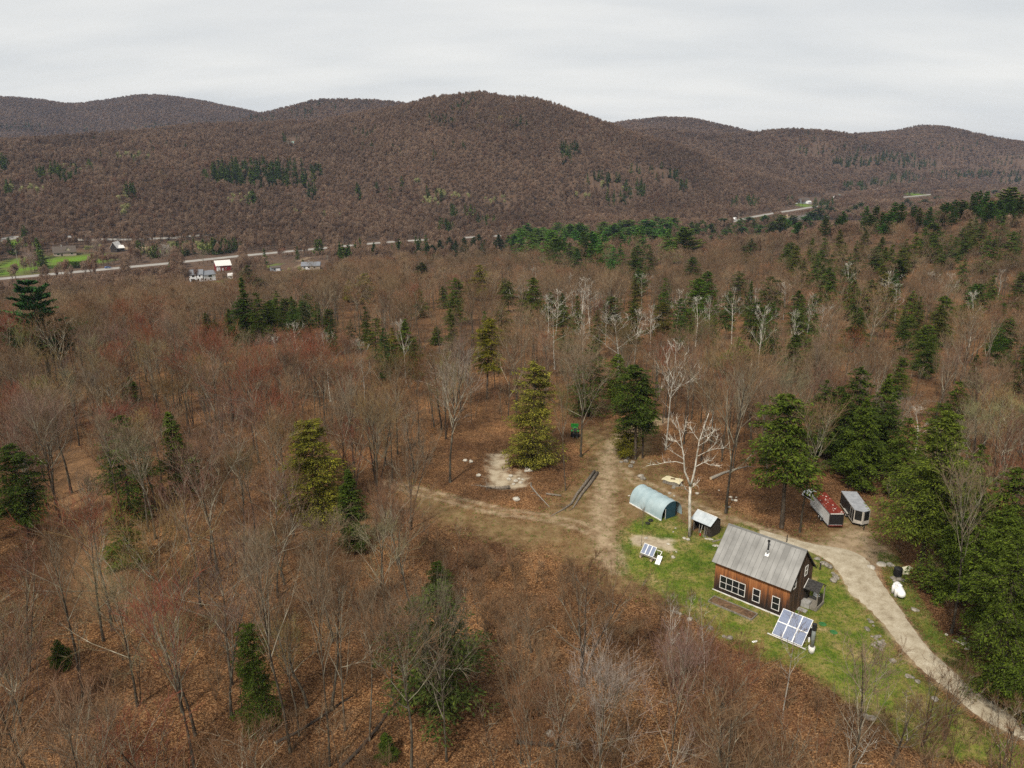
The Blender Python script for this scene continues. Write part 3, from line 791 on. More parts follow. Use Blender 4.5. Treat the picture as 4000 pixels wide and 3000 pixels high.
for s in range(2):   # full rounded cedar
    reg('cedar', 14, 3.4, conifer(825 + s, 14, 3.4, base=.03, nb=320, per=84, leaf=0.30, shape=.34, droop=0.25, ragged=0.26), M_BARKD, M_NEEDLE)
for s in range(3):   # narrow spruce / fir
    reg('spruce', 13, 1.9, conifer(830 + s, 13, 1.9, base=0.05, nb=250, per=64, leaf=0.30, shape=0.66, droop=0.3, ragged=0.22), M_BARKD, M_NEEDLE)
for s in range(3):   # white pine, tiers with gaps
    reg('pine', 22, 5.0, conifer(860 + s, 22, 5.0, base=0.30, nb=170, per=150, leaf=0.52, shape=0.5, droop=-0.35, up=0.0, gaps=0.075, ragged=0.34, wisp=0.35), M_BARKD, M_NEEDLE)
for s in range(2):   # high-crowned hemlocks on bare boles
    reg('tall_hemlock', 18, 3.0, conifer(890 + s, 18, 3.2, base=0.38, nb=200, per=84, leaf=0.36, shape=0.42, droop=0.4, ragged=0.42), M_BARKD, M_NEEDLE)
# lower detail for the mass of the woods
def hidden_coll(name, meshes):
    c = bpy.data.collections.new(name)
    for i, me in enumerate(meshes):
        o = bpy.data.objects.new('%s_%02d' % (name, i), me); c.objects.link(o)
    return c
C_MID = hidden_coll('wood_tree', [merged(bare_tree(900 + s, 15, [3.1, 2.4, 3.8, 2.7, 4.4, 3.3, 2.2][s], fork=[.35, .45, .3, .5, .4, .38][s % 6], limbs=12, nb=5, nt=6, ns=2, twig_w=0.034, detail=1, spread_a=(0.65, 1.15)), 'wood_tree', M_BARK, M_TWIGM, M_BRANCHM) for s in range(7)])
C_FAR = hidden_coll('hill_tree', [merged(dome_tree(930 + s, 14, [3.7, 4.2, 3.3, 4.5, 3.8, 3.0, 4.0][s], [150, 190, 120, 200, 160, 110, 170][s]), 'hill_tree', M_BARK, M_TWIGF) for s in range(7)])
C_CON = hidden_coll('far_conifer', [merged(conifer(950 + s, 14, 2.9, base=0.06, nb=90, per=16, leaf=1.15, shape=[.7, .85, .55][s % 3], droop=0.25, detail=0, ragged=0.25), 'far_conifer', M_BARKD, M_NEEDLEF) for s in range(5)])
M_BUD = vary('spring_buds', (0.19, 0.19, 0.07), (0.27, 0.26, 0.11), 0.2, 0.9)
C_BUD = hidden_coll('budding_tree', [merged(dome_tree(960 + s, 12, [3.5, 3.0, 3.9][s], 150), 'budding_tree', M_BARK, M_BUD) for s in range(3)])
C_SAP = hidden_coll('slim_sapling', [merged(bare_tree(985 + s, 7.5, 1.1, fork=0.3, limbs=9, nb=3, nt=5, ns=1, twig_w=0.02, detail=1, trunk_r=0.05, lean=0.09), 'slim_sapling', M_BARK, M_TWIGM, M_BRANCHM) for s in range(5)])
C_BRUSH = hidden_coll('brush_clump', [merged(bare_tree(970 + s, 2.4, 0.9, fork=0.10, limbs=14, stems=4, nb=3, nt=5, ns=2, twig_w=0.011, detail=1, trunk_r=0.018), 'brush_clump', M_BARKD, M_TWIGM, M_TWIGM) for s in range(5)])
# ================================================================== plant placement
DARK, MIDG, OLIVE, BRIGHT, YELLOW = (0.040, 0.062, 0.010), (0.062, 0.090, 0.012), (0.115, 0.108, 0.013), (0.082, 0.118, 0.015), (0.130, 0.128, 0.018)
GREY, BROWN, RED, TAN, GREENISH, PLUM = (0.165, 0.120, 0.076), (0.120, 0.069, 0.036), (0.165, 0.056, 0.031), (0.180, 0.115, 0.062), (0.155, 0.124, 0.046), (0.130, 0.078, 0.053)
PLANTS = []
def plant(kind, P, h, rad, col, name, label, cat, group=None, rot=None, var=None):
    v = TREES[kind]; i = (len(PLANTS) * 7 + int(abs(P[0]) * 13)) % len(v) if var is None else var % len(v)
    PLANTS.append(dict(kind=kind, var=i, P=P, h=h, sxy=rad / v[i][3], sz=h / v[i][2], col=col, rot=random.uniform(0, 6.28) if rot is None else rot, name=name, label=label, cat=cat, group=group))
def emit(p):
    t, c, _, _ = TREES[p['kind']][p['var']]
    r = thing(p['name'], p['label'], p['cat'], (p['P'][0], p['P'][1], p['P'][2] - 0.05), p['rot'], p['group'])
    r.scale = (p['sxy'], p['sxy'], p['sz'])
    o = bpy.data.objects.new('trunk', t); COL.objects.link(o); o.parent = r
    o = bpy.data.objects.new('crown', c); COL.objects.link(o); o.parent = r; o.color = (*p['col'], 1)
def hero(kind, top, base=None, h=14., w=60., col=MIDG, name='hemlock_tree', label='', cat='conifer', group=None, var=None, rad=None):
    """top / base in sheet coordinates (2212 wide); w = crown width there"""
    if base is not None:
        P = GG(*D2(*base)); h = height_to(P, D2(*top)[1])
    else:
        P = G(*D2(*top), up=h); P = np.array([P[0], P[1], gz(P[0], P[1])])
    r_ = rad or 0.5 * w * 4000 / 2212 / px_per_m(np.array([P[0], P[1], P[2] + h * 0.6]))
    plant(kind, P, h, r_, col, name, label, cat, group, var=var)
NAME = {'thin_hemlock': 'hemlock_tree', 'cedar': 'cedar_tree', 'big_hemlock': 'hemlock_tree', 'hemlock': 'hemlock_tree', 'spruce': 'spruce_tree', 'pine': 'pine_tree', 'tall_hemlock': 'hemlock_tree'}
CON = [
 ('pine', (72, 605), None, 25, 118, (0.028, 0.078, 0.022), 'big ragged white pine standing alone above the woods near the left edge'),
 ('hemlock', (268, 1090), (272, 1225), 0, 92, MIDG, 'small bushy hemlock beside the orange leaf-strewn lane on the left'),
 ('cedar', (548, 1342), (565, 1575), 0, 92, DARK, 'dense dark spruce in the bottom left woods'),
 ('cedar', (1148, 786), (1148, 1004), 0, 118, (0.145, 0.140, 0.024), 'tall yellow-green conifer beside the pale sand pit'),
 ('tall_hemlock', (1366, 785), (1372, 992), 0, 92, DARK, 'dark hemlock on bare trunks between the clearing track and the dead birch'),
 ('tall_hemlock', (1395, 815), (1388, 990), 0, 60, DARK, 'second dark hemlock trunk beside the clearing track'),
 ('hemlock', (1325, 900), (1352, 985), 0, 62, OLIVE, 'low olive hemlock boughs beside the track behind the dead birch'),
 ('tall_hemlock', (1692, 848), (1688, 1140), 0, 140, MIDG, 'tall hemlock just left of the red-roofed trailer'),
 ('hemlock', (1838, 795), (1840, 1010), 0, 120, DARK, 'dark hemlock looming behind the two trailers'),
 ('hemlock', (1788, 835), (1792, 1000), 0, 90, DARK, 'shaded hemlock left of the group behind the trailers'),
 ('hemlock', (1885, 805), (1888, 1000), 0, 90, MIDG, 'hemlock at the right of the group behind the trailers'),
 ('hemlock', (1762, 820), (1765, 985), 0, 85, DARK, 'shaded hemlock just behind the white truck cap'),
 ('hemlock', (1905, 850), (1908, 1020), 0, 80, DARK, 'dark hemlock behind the nose of the black trailer'),
 ('hemlock', (1815, 850), (1815, 1025), 0, 85, DARK, 'dark hemlock directly behind the red-roofed trailer'),
 ('hemlock', (1860, 880), (1862, 1035), 0, 80, DARK, 'low dark hemlock between the tops of the two trailers'),
 ('hemlock', (2070, 960), (2075, 1180), 0, 120, MIDG, 'green hemlock behind the big bright conifer'),
 ('hemlock', (1990, 930), (1998, 1110), 0, 110, MIDG, 'hemlock filling the gap right of the rounded one'),
 ('hemlock', (1945, 905), (1945, 1070), 0, 95, MIDG, 'rounded hemlock right of the black trailer'),
 ('hemlock', (2045, 822), (2045, 960), 0, 90, MIDG, 'pointed hemlock behind the big pine on the right'),
 ('big_hemlock', (2032, 885), (1985, 1235), 0, 190, (0.080, 0.105, 0.015), 'big bright green conifer right of the driveway turning place'),
 ('hemlock', (2090, 1035), (2085, 1300), 0, 110, MIDG, 'hemlock behind the leaning birch right of the white propane tank'),
 ('big_hemlock', (2135, 1155), (2150, 1520), 0, 160, (0.060, 0.086, 0.012), 'dense dark evergreen filling the right edge beside the driveway'),
 ('big_hemlock', (2200, 1180), (2240, 1560), 0, 185, (0.054, 0.080, 0.011), 'dense evergreen cut by the right edge beside the driveway'),
 ('hemlock', (2110, 1095), (2118, 1400), 0, 125, MIDG, 'evergreen between the thin light tree and the dense right-edge ones'),
 ('hemlock', (2060, 1090), (2040, 1290), 0, 115, MIDG, 'evergreen behind the thin light tree at the driveway edge'),
 ('hemlock', (2150, 1010), (2150, 1260), 0, 130, MIDG, 'tall evergreen in the right-hand wall of trees'),
 ('hemlock', (2205, 1040), (2215, 1300), 0, 130, BRIGHT, 'evergreen at the right edge above the dense ones'),
 ('hemlock', (2170, 1090), (2190, 1370), 0, 130, MIDG, 'evergreen behind the dense ones at the right edge'),
 ('hemlock', (68, 958), (62, 1160), 0, 122, DARK, 'broad dark hemlock at the left edge beyond the leafy lane'),
 ('thin_hemlock', (275, 900), (285, 1120), 0, 115, DARK, 'thin shaded hemlock behind the straight dark trunk on the left'),
 ('spruce', (430, 888), (395, 1065), 0, 85, MIDG, 'lopsided green conifer among grey twigs left of centre'),
 ('cedar', (703, 908), (692, 1120), 0, 140, YELLOW, 'feathery yellow-green hemlock left of the clearing'),
 ('spruce', (776, 1012), (765, 1190), 0, 85, DARK, 'small dark spruce below the many-stemmed tree at the clearing edge'),
 ('spruce', (285, 814), (286, 872), 0, 46, MIDG, 'little pointed conifer in the reddish woods on the left'),
 ('hemlock', (948, 1212), (950, 1310), 0, 62, DARK, 'small hemlock hidden in twigs in the brush below the clearing'),
 ('thin_hemlock', (955, 1275), (958, 1545), 0, 225, (0.048, 0.066, 0.016), 'wide thin hemlock mixed with bare boughs at bottom centre'),
 ('spruce', (130, 1380), (135, 1440), 0, 50, DARK, 'little dark conifer deep in the bottom left woods'),
 ('spruce', (835, 1585), (838, 1640), 0, 50, DARK, 'knee-high evergreen at the bottom below the fallen trunk'),
 ('spruce', (455, 676), (453, 742), 13, 40, DARK, 'leftmost spruce of the dark row beyond the red maples'),
 ('spruce', (540, 598), (538, 745), 17, 52, DARK, 'tallest spruce of the dark row beyond the red maples'),
 ('hemlock', (500, 668), (498, 742), 12, 46, DARK, 'low wide hemlock in the dark row beyond the red maples'),
 ('hemlock', (603, 628), (601, 705), 13, 42, MIDG, 'conifer in the dark row, third from its left end'),
 ('hemlock', (640, 640), (638, 705), 13, 40, MIDG, 'conifer in the dark row, fourth from its left end'),
 ('hemlock', (668, 634), (666, 695), 13, 38, MIDG, 'rightmost conifer of the dark row beyond the red maples'),
 ('hemlock', (548, 572), (546, 650), 15, 60, (0.055, 0.066, 0.02), 'olive rounded hemlock standing above the dark row'),
 ('hemlock', (788, 590), (786, 655), 14, 66, OLIVE, 'olive hemlock right of the pair below the valley ranch house'),
 ('hemlock', (757, 602), (755, 652), 12, 34, OLIVE, 'slim olive hemlock left of the pair below the valley ranch house'),
 ('spruce', (912, 566), (910, 612), 13, 48, (0.045, 0.055, 0.015), 'dark olive spruce alone below the valley road'),
 ('hemlock', (1035, 572), (1033, 648), 16, 62, OLIVE, 'tall olive hemlock below the pine stand'),
 ('hemlock', (1092, 600), (1090, 645), 12, 42, MIDG, 'short hemlock right of the tall olive one'),
 ('tall_hemlock', (1045, 686), (1052, 862), 0, 66, OLIVE, 'olive hemlock with a high crown behind the clearing'),
 ('hemlock', (878, 688), (876, 795), 14, 60, MIDG, 'bright-tipped hemlock in the middle of the woods'),
 ('hemlock', (850, 708), (848, 795), 12, 50, OLIVE, 'olive hemlock beside the bright-tipped one'),
 ('spruce', (945, 705), (943, 745), 8, 34, MIDG, 'very small dark spruce in the middle woods'),
 ('thin_hemlock', (1268, 745), (1272, 900), 0, 90, DARK, 'dark hemlock behind the forked dark tree at the clearing'),
 ('hemlock', (1325, 765), (1328, 890), 0, 70, BRIGHT, 'bright hemlock below the pale leafless crown'),
 ('hemlock', (1627, 652), (1629, 758), 17, 66, DARK, 'dark rounded hemlock on the slope above the cabin'),
 ('hemlock', (1580, 728), (1582, 818), 14, 76, BRIGHT, 'bright hemlock on the slope above the cabin'),
 ('spruce', (1702, 722), (1704, 822), 14, 68, DARK, 'dark cone-shaped hemlock on the slope above the trailers'),
 ('hemlock', (1838, 605), (1840, 692), 15, 62, MIDG, 'green conifer high on the right slope above the cone-shaped one'),
 ('hemlock', (1962, 628), (1964, 705), 14, 50, BRIGHT, 'light green conifer high on the right slope'),
 ('hemlock', (1948, 690), (1950, 765), 13, 48, DARK, 'dark conifer under the light green one on the right slope'),
 ('hemlock', (2205, 735), (2207, 850), 15, 60, DARK, 'dark conifer cut by the right edge halfway up the slope'),
 ('spruce', (2112, 765), None, 8, 30, DARK, 'tiny dark conifer on the right slope'),
 ('hemlock', (1880, 860), None, 15, 80, MIDG, 'conifer rising behind the trailers group'),
 ('hemlock', (2010, 730), None, 10, 40, DARK, 'short dark conifer on the upper right slope'),
 ('pine', (1478, 492), (1480, 568), 20, 64, BRIGHT, 'large white pine at the end of the pine stand'),
 ('hemlock', (1492, 555), (1494, 622), 14, 48, DARK, 'dark conifer below the large end pine'),
 ('hemlock', (1617, 515), (1619, 568), 14, 44, DARK, 'rounded dark conifer on the near ridge'),
 ('hemlock', (1576, 488), None, 13, 36, DARK, 'narrow dark conifer on the near ridge'),
 ('pine', (1680, 465), (1682, 515), 19, 42, BRIGHT, 'layered pine standing over the river flat'),
 ('pine', (2180, 405), None, 20, 60, BRIGHT, 'tall layered pine at the top of the right ridge'),
 ('pine', (2010, 480), (2012, 540), 17, 46, MIDG, 'dark pine on the right ridge below the skyline'),
 ('pine', (1935, 560), (1937, 625), 17, 50, MIDG, 'olive pine on the right ridge slope'),
 ('hemlock', (1905, 590), (1907, 650), 16, 46, OLIVE, 'olive hemlock at the right ridge'),
 ('hemlock', (1700, 525), None, 13, 34, MIDG, 'small pine below the layered pine'),
]
for k_, top, base, h, w, col, lab in CON:
    hero(k_, top, base, h, w if base else w * 1.22, col, NAME[k_], lab, 'conifer', var=1 if top == (2032, 885) else 0 if k_ == 'big_hemlock' else None)
# --- stands: (x0, x1, y at x0, y at x1, count, height, kind, colour, group, label) tops along a band
def band(x0, x1, ya, yb, n, h, kind, col, group, label, sp=18, w=34, cat='conifer'):
    for i in range(n):
        t = (i + random.uniform(0.1, 0.9)) / n
        x = x0 + (x1 - x0) * t; y = ya + (yb - ya) * t + random.uniform(-sp, sp)
        hh = h * random.uniform(0.8, 1.15)
        third = ('left part', 'left centre', 'right centre', 'right part')[min(3, int(4 * t))]; lab_ = label + ', ' + third
        kd_ = kind if isinstance(kind, str) else random.choice(kind)
        try: hero(kd_, (x, y), None, hh, w * random.uniform(0.75, 1.3), tuple(c * random.uniform(0.8, 1.25) for c in col), NAME[kd_], lab_, cat, group + ', ' + third)
        except TypeError: pass
band(1110, 1460, 500, 482, 46, 19, ('pine', 'cedar', 'hemlock'), (0.075, 0.150, 0.026), 'pine stand in the valley', 'bright green pine in the stand at the centre of the valley', 16, 44)
band(900, 1130, 525, 505, 16, 15, 'spruce', (0.026, 0.056, 0.016), 'dark spruces left of the pine stand', 'dark spruce in the row left of the pine stand', 10, 26)
band(1200, 1420, 530, 525, 10, 17, 'hemlock', (0.045, 0.085, 0.016), 'dark conifers below the pine stand', 'dark conifer at the near foot of the pine stand', 10, 40)
band(1430, 1720, 500, 468, 24, 15, ('pine', 'hemlock'), (0.055, 0.110, 0.022), 'pines along the near ridge', 'green pine along the near ridge by the river', 16, 34)
band(1700, 2212, 470, 410, 40, 17, 'pine', (0.055, 0.105, 0.022), 'conifers along the right ridge', 'green conifer along the skyline of the right ridge', 16, 30)
band(1700, 2212, 545, 470, 34, 16, 'hemlock', (0.066, 0.085, 0.016), 'conifers on the upper right slope', 'olive conifer scattered over the upper right slope', 34, 36)
band(1420, 2200, 640, 600, 22, 15, 'hemlock', (0.055, 0.085, 0.016), 'conifers in the mid right woods', 'conifer among bare trees of the mid right woods', 55, 36)
band(880, 1420, 640, 620, 12, 12, 'hemlock', (0.062, 0.085, 0.016), 'conifers in the middle woods', 'conifer among bare trees of the middle woods', 45, 36)
band(560, 860, 650, 690, 7, 11, 'hemlock', (0.034, 0.060, 0.015), 'hemlocks beyond the red maples', 'hemlock among bare trees beyond the red maples', 26, 40)

def stand(pts, kinds, col, group, label):
    for (x, yt, yb_, w) in pts:
        hero(random.choice(kinds), (x, yt), (x, yb_), 0, w, tuple(c * random.uniform(.8, 1.2) for c in col), 'hemlock_tree', label, 'conifer', group)
stand([(472, 690, 748, 50), (520, 648, 748, 56), (560, 632, 745, 54), (582, 650, 735, 48), (622, 645, 715, 46), (655, 650, 706, 46), (690, 655, 708, 44), (712, 668, 720, 40)], ('hemlock', 'cedar'), DARK, 'filling hemlocks of the dark row', 'hemlock filling the dark row beyond the red maples')
rs_ = random.Random(23)
stand([(x + rs_.uniform(-18, 18), y - rs_.uniform(85, 120), y, rs_.uniform(48, 70)) for x, y in ((1480, 720), (1530, 690), (1590, 675), (1660, 690), (1740, 715), (1790, 680), (1850, 760), (1905, 730), (1980, 800), (2040, 745), (2100, 700), (2150, 790), (2190, 680), (1760, 790), (1950, 860))], ('hemlock', 'cedar', 'thin_hemlock'), (0.055, 0.080, 0.012), 'large conifers on the right slope', 'large conifer among bare trees of the right slope')
stand([(x + rs_.uniform(-14, 14), y - rs_.uniform(75, 105), y, rs_.uniform(44, 62)) for x, y in ((820, 780), (905, 820), (990, 700), (1090, 735), (1145, 700), (1215, 760), (1310, 720), (1385, 690), (1420, 750))], ('hemlock', 'cedar', 'thin_hemlock'), (0.060, 0.078, 0.012), 'large conifers of the middle woods', 'large conifer among bare trees behind the clearing')
for (x0, x1, ya, yb, n, g_, l_) in ((1130, 1420, 600, 640, 9, 'pale birches in the middle woods', 'pale leafless birch among brown trees of the middle woods'), (1450, 1800, 590, 660, 9, 'pale birches on the right slope', 'pale leafless birch on the right slope'),
                                  (1820, 2200, 560, 620, 7, 'pale birches near the right edge', 'pale leafless birch high on the slope near the right edge'), (560, 900, 680, 720, 5, 'pale birches by the dark row', 'pale leafless birch beside the dark conifer row')):
    NAME['snag'] = 'birch_tree'; band(x0, x1, ya, yb, n, 15.5, 'snag', GREY, g_, l_, 40, 44, 'tree')
# --- deciduous trees that can be told apart
def dec(kind, top, base, w, col, name, label, var=None):
    hero(kind, top, base, 0, w, col, name, label, 'tree', None, var)
DEC = [
 ('bare', (600, 1150), (628, 1625), 130, GREY, 'bare_tree', 'straight dark trunk in the bottom woods, leftmost of the three tall ones'),
 ('bare', (640, 1240), (647, 1590), 80, BROWN, 'bare_tree', 'slim middle trunk between two tall trunks in the bottom woods'),
 ('bare', (660, 1230), (712, 1655), 110, GREY, 'bare_tree', 'tall trunk leaning left at the bottom edge of the woods'),
 ('broad', (720, 1240), (745, 1578), 150, BROWN, 'bare_tree', 'twin-trunked bare tree right of the three tall trunks'),
 ('bare', (815, 1230), (848, 1500), 90, BROWN, 'bare_tree', 'thin leaning tree left of the wide hemlock at bottom centre'),
 ('bare', (806, 1280), (798, 1600), 90, GREY, 'bare_tree', 'bare tree standing over the fallen trunk at the bottom'),
 ('broad', (985, 1290), (965, 1645), 160, (0.125, 0.10, 0.07), 'bare_tree', 'wide-branched bare tree in front of the hemlock at bottom centre'),
 ('broad', (1135, 1350), (1125, 1650), 90, GREY, 'bare_tree', 'knobbly thin bare tree at the bottom, right of the wide one'),
 ('bare', (225, 900), (272, 1145), 90, GREY, 'bare_tree', 'straight dark tree left of the thin hemlock'),
 ('bare', (300, 925), (322, 1148), 90, GREY, 'bare_tree', 'straight dark tree in front of the thin hemlock'),
 ('bare', (128, 830), (155, 1065), 110, GREY, 'bare_tree', 'forked dark tree on the orange leafy lane'),
 ('bare', (205, 930), (262, 1105), 60, GREY, 'bare_tree', 'slim pale stem left of the straight dark tree'),
 ('bare', (400, 900), (365, 1045), 60, GREY, 'birch_tree', 'slim light-barked tree between two conifers on the left'),
 ('broad', (445, 970), (470, 1240), 190, PLUM, 'bare_tree', 'spreading bare tree with plum-grey twigs below the lopsided conifer'),
 ('broad', (590, 1050), (600, 1290), 160, PLUM, 'bare_tree', 'spreading bare tree left of the feathery hemlock'),
 ('stems', (845, 830), (818, 1062), 130, BROWN, 'bare_tree', 'many-stemmed dark tree at the left end of the clearing track'),
 ('bare', (978, 745), (972, 1042), 105, (0.20, 0.165, 0.135), 'bare_tree', 'straight grey twin tree left of the pale sand pit'),
 ('broad', (1258, 770), (1255, 987), 150, GREY, 'bare_tree', 'dark forked tree beside the green tractor'),
 ('broad', (1600, 770), (1568, 1108), 190, TAN, 'bare_tree', 'tall tan-twigged tree behind the grey shed'),
 ('bare', (1755, 870), (1728, 1150), 90, TAN, 'bare_tree', 'twin-trunked tree left of the red-roofed trailer'),
 ('bare', (1205, 850), (1222, 1060), 50, GREENISH, 'bare_tree', 'slim white-stemmed sapling right of the yellow-green conifer'),
 ('sapling', (1183, 900), (1180, 1010), 42, GREENISH, 'sapling', 'greenish budding sapling beside the yellow-green conifer'),
 ('bare', (2095, 1020), (2055, 1368), 110, GREY, 'bare_tree', 'thin light tree at the driveway edge before the dark evergreens'),
 ('bare', (1960, 870), (1930, 1010), 100, (0.14, 0.12, 0.10), 'bare_tree', 'bare tree behind the black trailer'),
 ('broad', (2140, 880), (2150, 1060), 130, (0.21, 0.20, 0.09), 'bare_tree', 'spreading tree with fresh yellow-green buds near the right edge'),
 ('broad', (2075, 885), (2090, 1050), 80, (0.20, 0.19, 0.09), 'bare_tree', 'budding tree left of the spreading yellow-green one'),
 ('bare', (2180, 1000), (2170, 1190), 110, RED, 'bare_tree', 'red-twigged tree behind the evergreens at the right edge'),
 ('birch', (1712, 1310), (1690, 1552), 60, BROWN, 'birch_tree', 'leaning white birch in front of the large solar array'),
 ('birch', (1450, 1270), (1452, 1450), 40, BROWN, 'birch_tree', 'tall stem of the white birch clump below the lawn'),
 ('birch', (1432, 1275), (1450, 1452), 40, BROWN, 'birch_tree', 'left stem of the white birch clump below the lawn'),
 ('birch', (1475, 1270), (1471, 1458), 44, BROWN, 'birch_tree', 'right stem of the white birch clump below the lawn'),
 ('birch', (1408, 1290), (1440, 1440), 36, BROWN, 'birch_tree', 'bent outer stem of the white birch clump below the lawn'),
 ('birch', (1528, 1290), (1519, 1498), 50, BROWN, 'birch_tree', 'single straight white birch below the raised bed'),
 ('birch', (1262, 1280), (1266, 1410), 40, BROWN, 'birch_tree', 'white stem beside the dark multi-stemmed shrub'),
 ('stems', (1240, 1170), (1255, 1480), 150, BROWN, 'bare_tree', 'dark thicket tree of many stems in the brush below the clearing'),
 ('stems', (1160, 1300), (1150, 1410), 80, BROWN, 'bare_tree', 'twisted small tree left of the dark thicket tree'),
 ('broad', (1300, 1470), (1290, 1790), 230, (0.24, 0.20, 0.17), 'bare_tree', 'pale grey twig crown rising over the bottom edge'),
 ('broad', (1420, 1410), (1440, 1760), 170, (0.19, 0.12, 0.10), 'bare_tree', 'reddish-grey twig crown right of the pale one at the bottom edge'),
 ('birch', (1800, 1510), (1830, 1690), 50, BROWN, 'birch_tree', 'white stem leaning left at the bottom right'),
 ('birch', (1850, 1530), (1838, 1690), 60, BROWN, 'birch_tree', 'upright white stem at the bottom right'),
 ('birch', (1955, 1490), (1960, 1600), 40, BROWN, 'birch_tree', 'white sapling in the brush beside the driveway'),
 ('stems', (1990, 1420), (1990, 1610), 110, BROWN, 'bare_tree', 'brown bushy sapling clump overlapping the driveway'),
 ('stems', (2035, 1420), (2040, 1600), 80, BROWN, 'bare_tree', 'brown sapling clump on the near edge of the driveway'),
 ('stems', (1930, 1480), (1925, 1650), 110, BROWN, 'bare_tree', 'brown brushy tree left of the driveway clump'),
 ('stems', (2150, 1500), (2160, 1690), 100, BROWN, 'bare_tree', 'brushy stems at the bottom right corner'),
 ('snag', (1440, 735), (1437, 972), 88, GREY, 'birch_tree', 'white dead birch standing behind the dark hemlock pair'),
 ('snag', (1342, 680), None, 110, GREY, 'birch_tree', 'broad white leafless crown in the middle of the woods'),
 ('snag', (1200, 668), None, 70, GREY, 'birch_tree', 'small white leafless crown left of the broad one'),
 ('snag', (1258, 600), None, 60, GREY, 'birch_tree', 'cluster of tall white stems above the broad white crown'),
 ('snag', (1278, 615), None, 50, GREY, 'birch_tree', 'right stem of the tall white cluster'),
 ('snag', (1155, 575), None, 46, GREY, 'birch_tree', 'white forked snag below the pine stand'),
 ('snag', (1390, 590), None, 40, GREY, 'birch_tree', 'white snag right of the white cluster'),
 ('snag', (1968, 880), (1975, 990), 70, GREY, 'birch_tree', 'bone-white dead top over the hemlocks on the right'),
 ('snag', (1727, 668), None, 44, GREY, 'birch_tree', 'white birch top above the cone-shaped hemlock'),
 ('bare', (1390, 1100), (1385, 1180), 20, GREY, 'sapling', 'thin sapling left of the small solar array'),
 ('bare', (1885, 640), (1872, 825), 80, TAN, 'bare_tree', 'tan spreading birch with a white bole on the right slope'),
 ('broad', (570, 780), (560, 1000), 130, RED, 'bare_tree', 'red-budded maple left of the feathery hemlock'),
 ('broad', (480, 740), (470, 960), 140, RED, 'bare_tree', 'red-budded maple at the heart of the left woods'),
 ('broad', (318, 650), None, 150, RED, 'bare_tree', 'large brick-red maple crown in the far left woods'),
 ('broad', (250, 720), None, 110, (0.15, 0.085, 0.065), 'bare_tree', 'russet maple crown below the brick-red one'),
 ('broad', (690, 760), None, 120, RED, 'bare_tree', 'red-brown maple crown beside the bright-tipped hemlock'),
 ('bare', (170, 690), (165, 905), 100, BROWN, 'bare_tree', 'dark double-trunked tree left of the little pointed conifer'),
 ('bare', (930, 860), (895, 1020), 70, BROWN, 'bare_tree', 'brown tree between the many-stemmed tree and the twin tree'),
]
for k_, top, base, w, col, nm_, lab, in DEC:
    if base is None: hero(k_, top, None, 15, w, col, nm_, lab, 'tree')
    else: dec(k_, top, base, w, col, nm_, lab)

# ------------------------------------------------------------------ scattered woods
def cap_height(x, y, z, h):
    """limit tree tops so that open views (road, yards, river) stay open: nearer trees there are low scrub"""
    dd = np.hypot(x, y); bx, _ = proj(x, y, z)
    def lim(yb):
        v = (yb - CY) / F_PX; return -y * (v * CP + SP) / (CP - v * SP) + CAM_H - z
    h = h.copy(); rp = np.array(ROAD_PX); ry = np.interp(bx, rp[:, 0], rp[:, 1]); rd = np.interp(bx, rp[:, 0], np.hypot(ROAD_W[:, 0], ROAD_W[:, 1]))
    m = (((bx > -50) & (bx < 1960)) | ((bx > 2820) & (bx < 3200)) | ((bx > 3490) & (bx < 3660))) & (dd < rd) & (vnoise(bx, bx * 0, 130, 2) > -0.12)
    h = np.where(m, np.minimum(h, lim(ry + 5)), h)
    for (x0, x1, yb, d0) in VIEWS:
        m = (bx > x0) & (bx < x1) & (dd < d0); h = np.where(m, np.minimum(h, lim(yb)), h)
    return h
VIEWS = [(725, 875, 1104, 545), (835, 915, 1060, 600), (885, 920, 1092, 545), (1050, 1275, 1060, 600), (185, 345, 1004, 735), (415, 505, 987, 760), (260, 375, 942, 720), (0, 30, 1175, 420), (3060, 3420, 858, 1080), (3125, 3220, 798, 1330),
         (3220, 3300, 780, 1420), (1115, 1170, 572, 1220), (0, 115, 1082, 610), (160, 400, 1066, 600), (555, 680, 1000, 690)]
HERO_XY = np.array([p['P'][:2] for p in PLANTS])
def wedge(d0, d1, sp, half, jit=0.45):
    a0 = math.tan(half)
    xs = np.arange(-d1 * math.sin(half), d1 * math.sin(half), sp); ys = np.arange(0, d1, sp)
    X, Y = np.meshgrid(xs, ys); X = X.ravel() + rng.uniform(-jit, jit, X.size) * sp; Y = Y.ravel() + rng.uniform(-jit, jit, Y.size) * sp
    d = np.hypot(X, Y); m = (d >= d0) & (d < d1) & (np.abs(X) < Y * a0 + 12)
    return X[m], Y[m]
KEEP_OPEN = [P_CLEAR, P_ORANGE]
def blocked(P):
    m = np.zeros(len(P), bool)
    for q in KEEP_OPEN + [DRIVE_POLY]: m |= in_poly(P, q)
    return m
X, Y = wedge(36, 300, 4.7, R(37))
P2 = np.stack([X, Y], 1)
ok = ~blocked(P2)
brush = in_poly(P2, P_BRUSH)
ok &= ~brush | (rng.uniform(size=len(X)) < 0.05)
ok &= (vnoise(X, Y, 26, 21) > -0.42) | (rng.uniform(size=len(X)) < 0.35)      # small gaps
dmin = np.full(len(X), 9.)
for hx in HERO_XY: dmin = np.minimum(dmin, np.hypot(X - hx[0], Y - hx[1]))
ok &= dmin > 2.6
X, Y = X[ok], Y[ok]; Zg = ground_fast(X, Y); Dd = np.hypot(X, Y)
Hh = rng.uniform(12.5, 18.5, len(X)) * np.where(rng.uniform(size=len(X)) < 0.18, 0.6, 1)
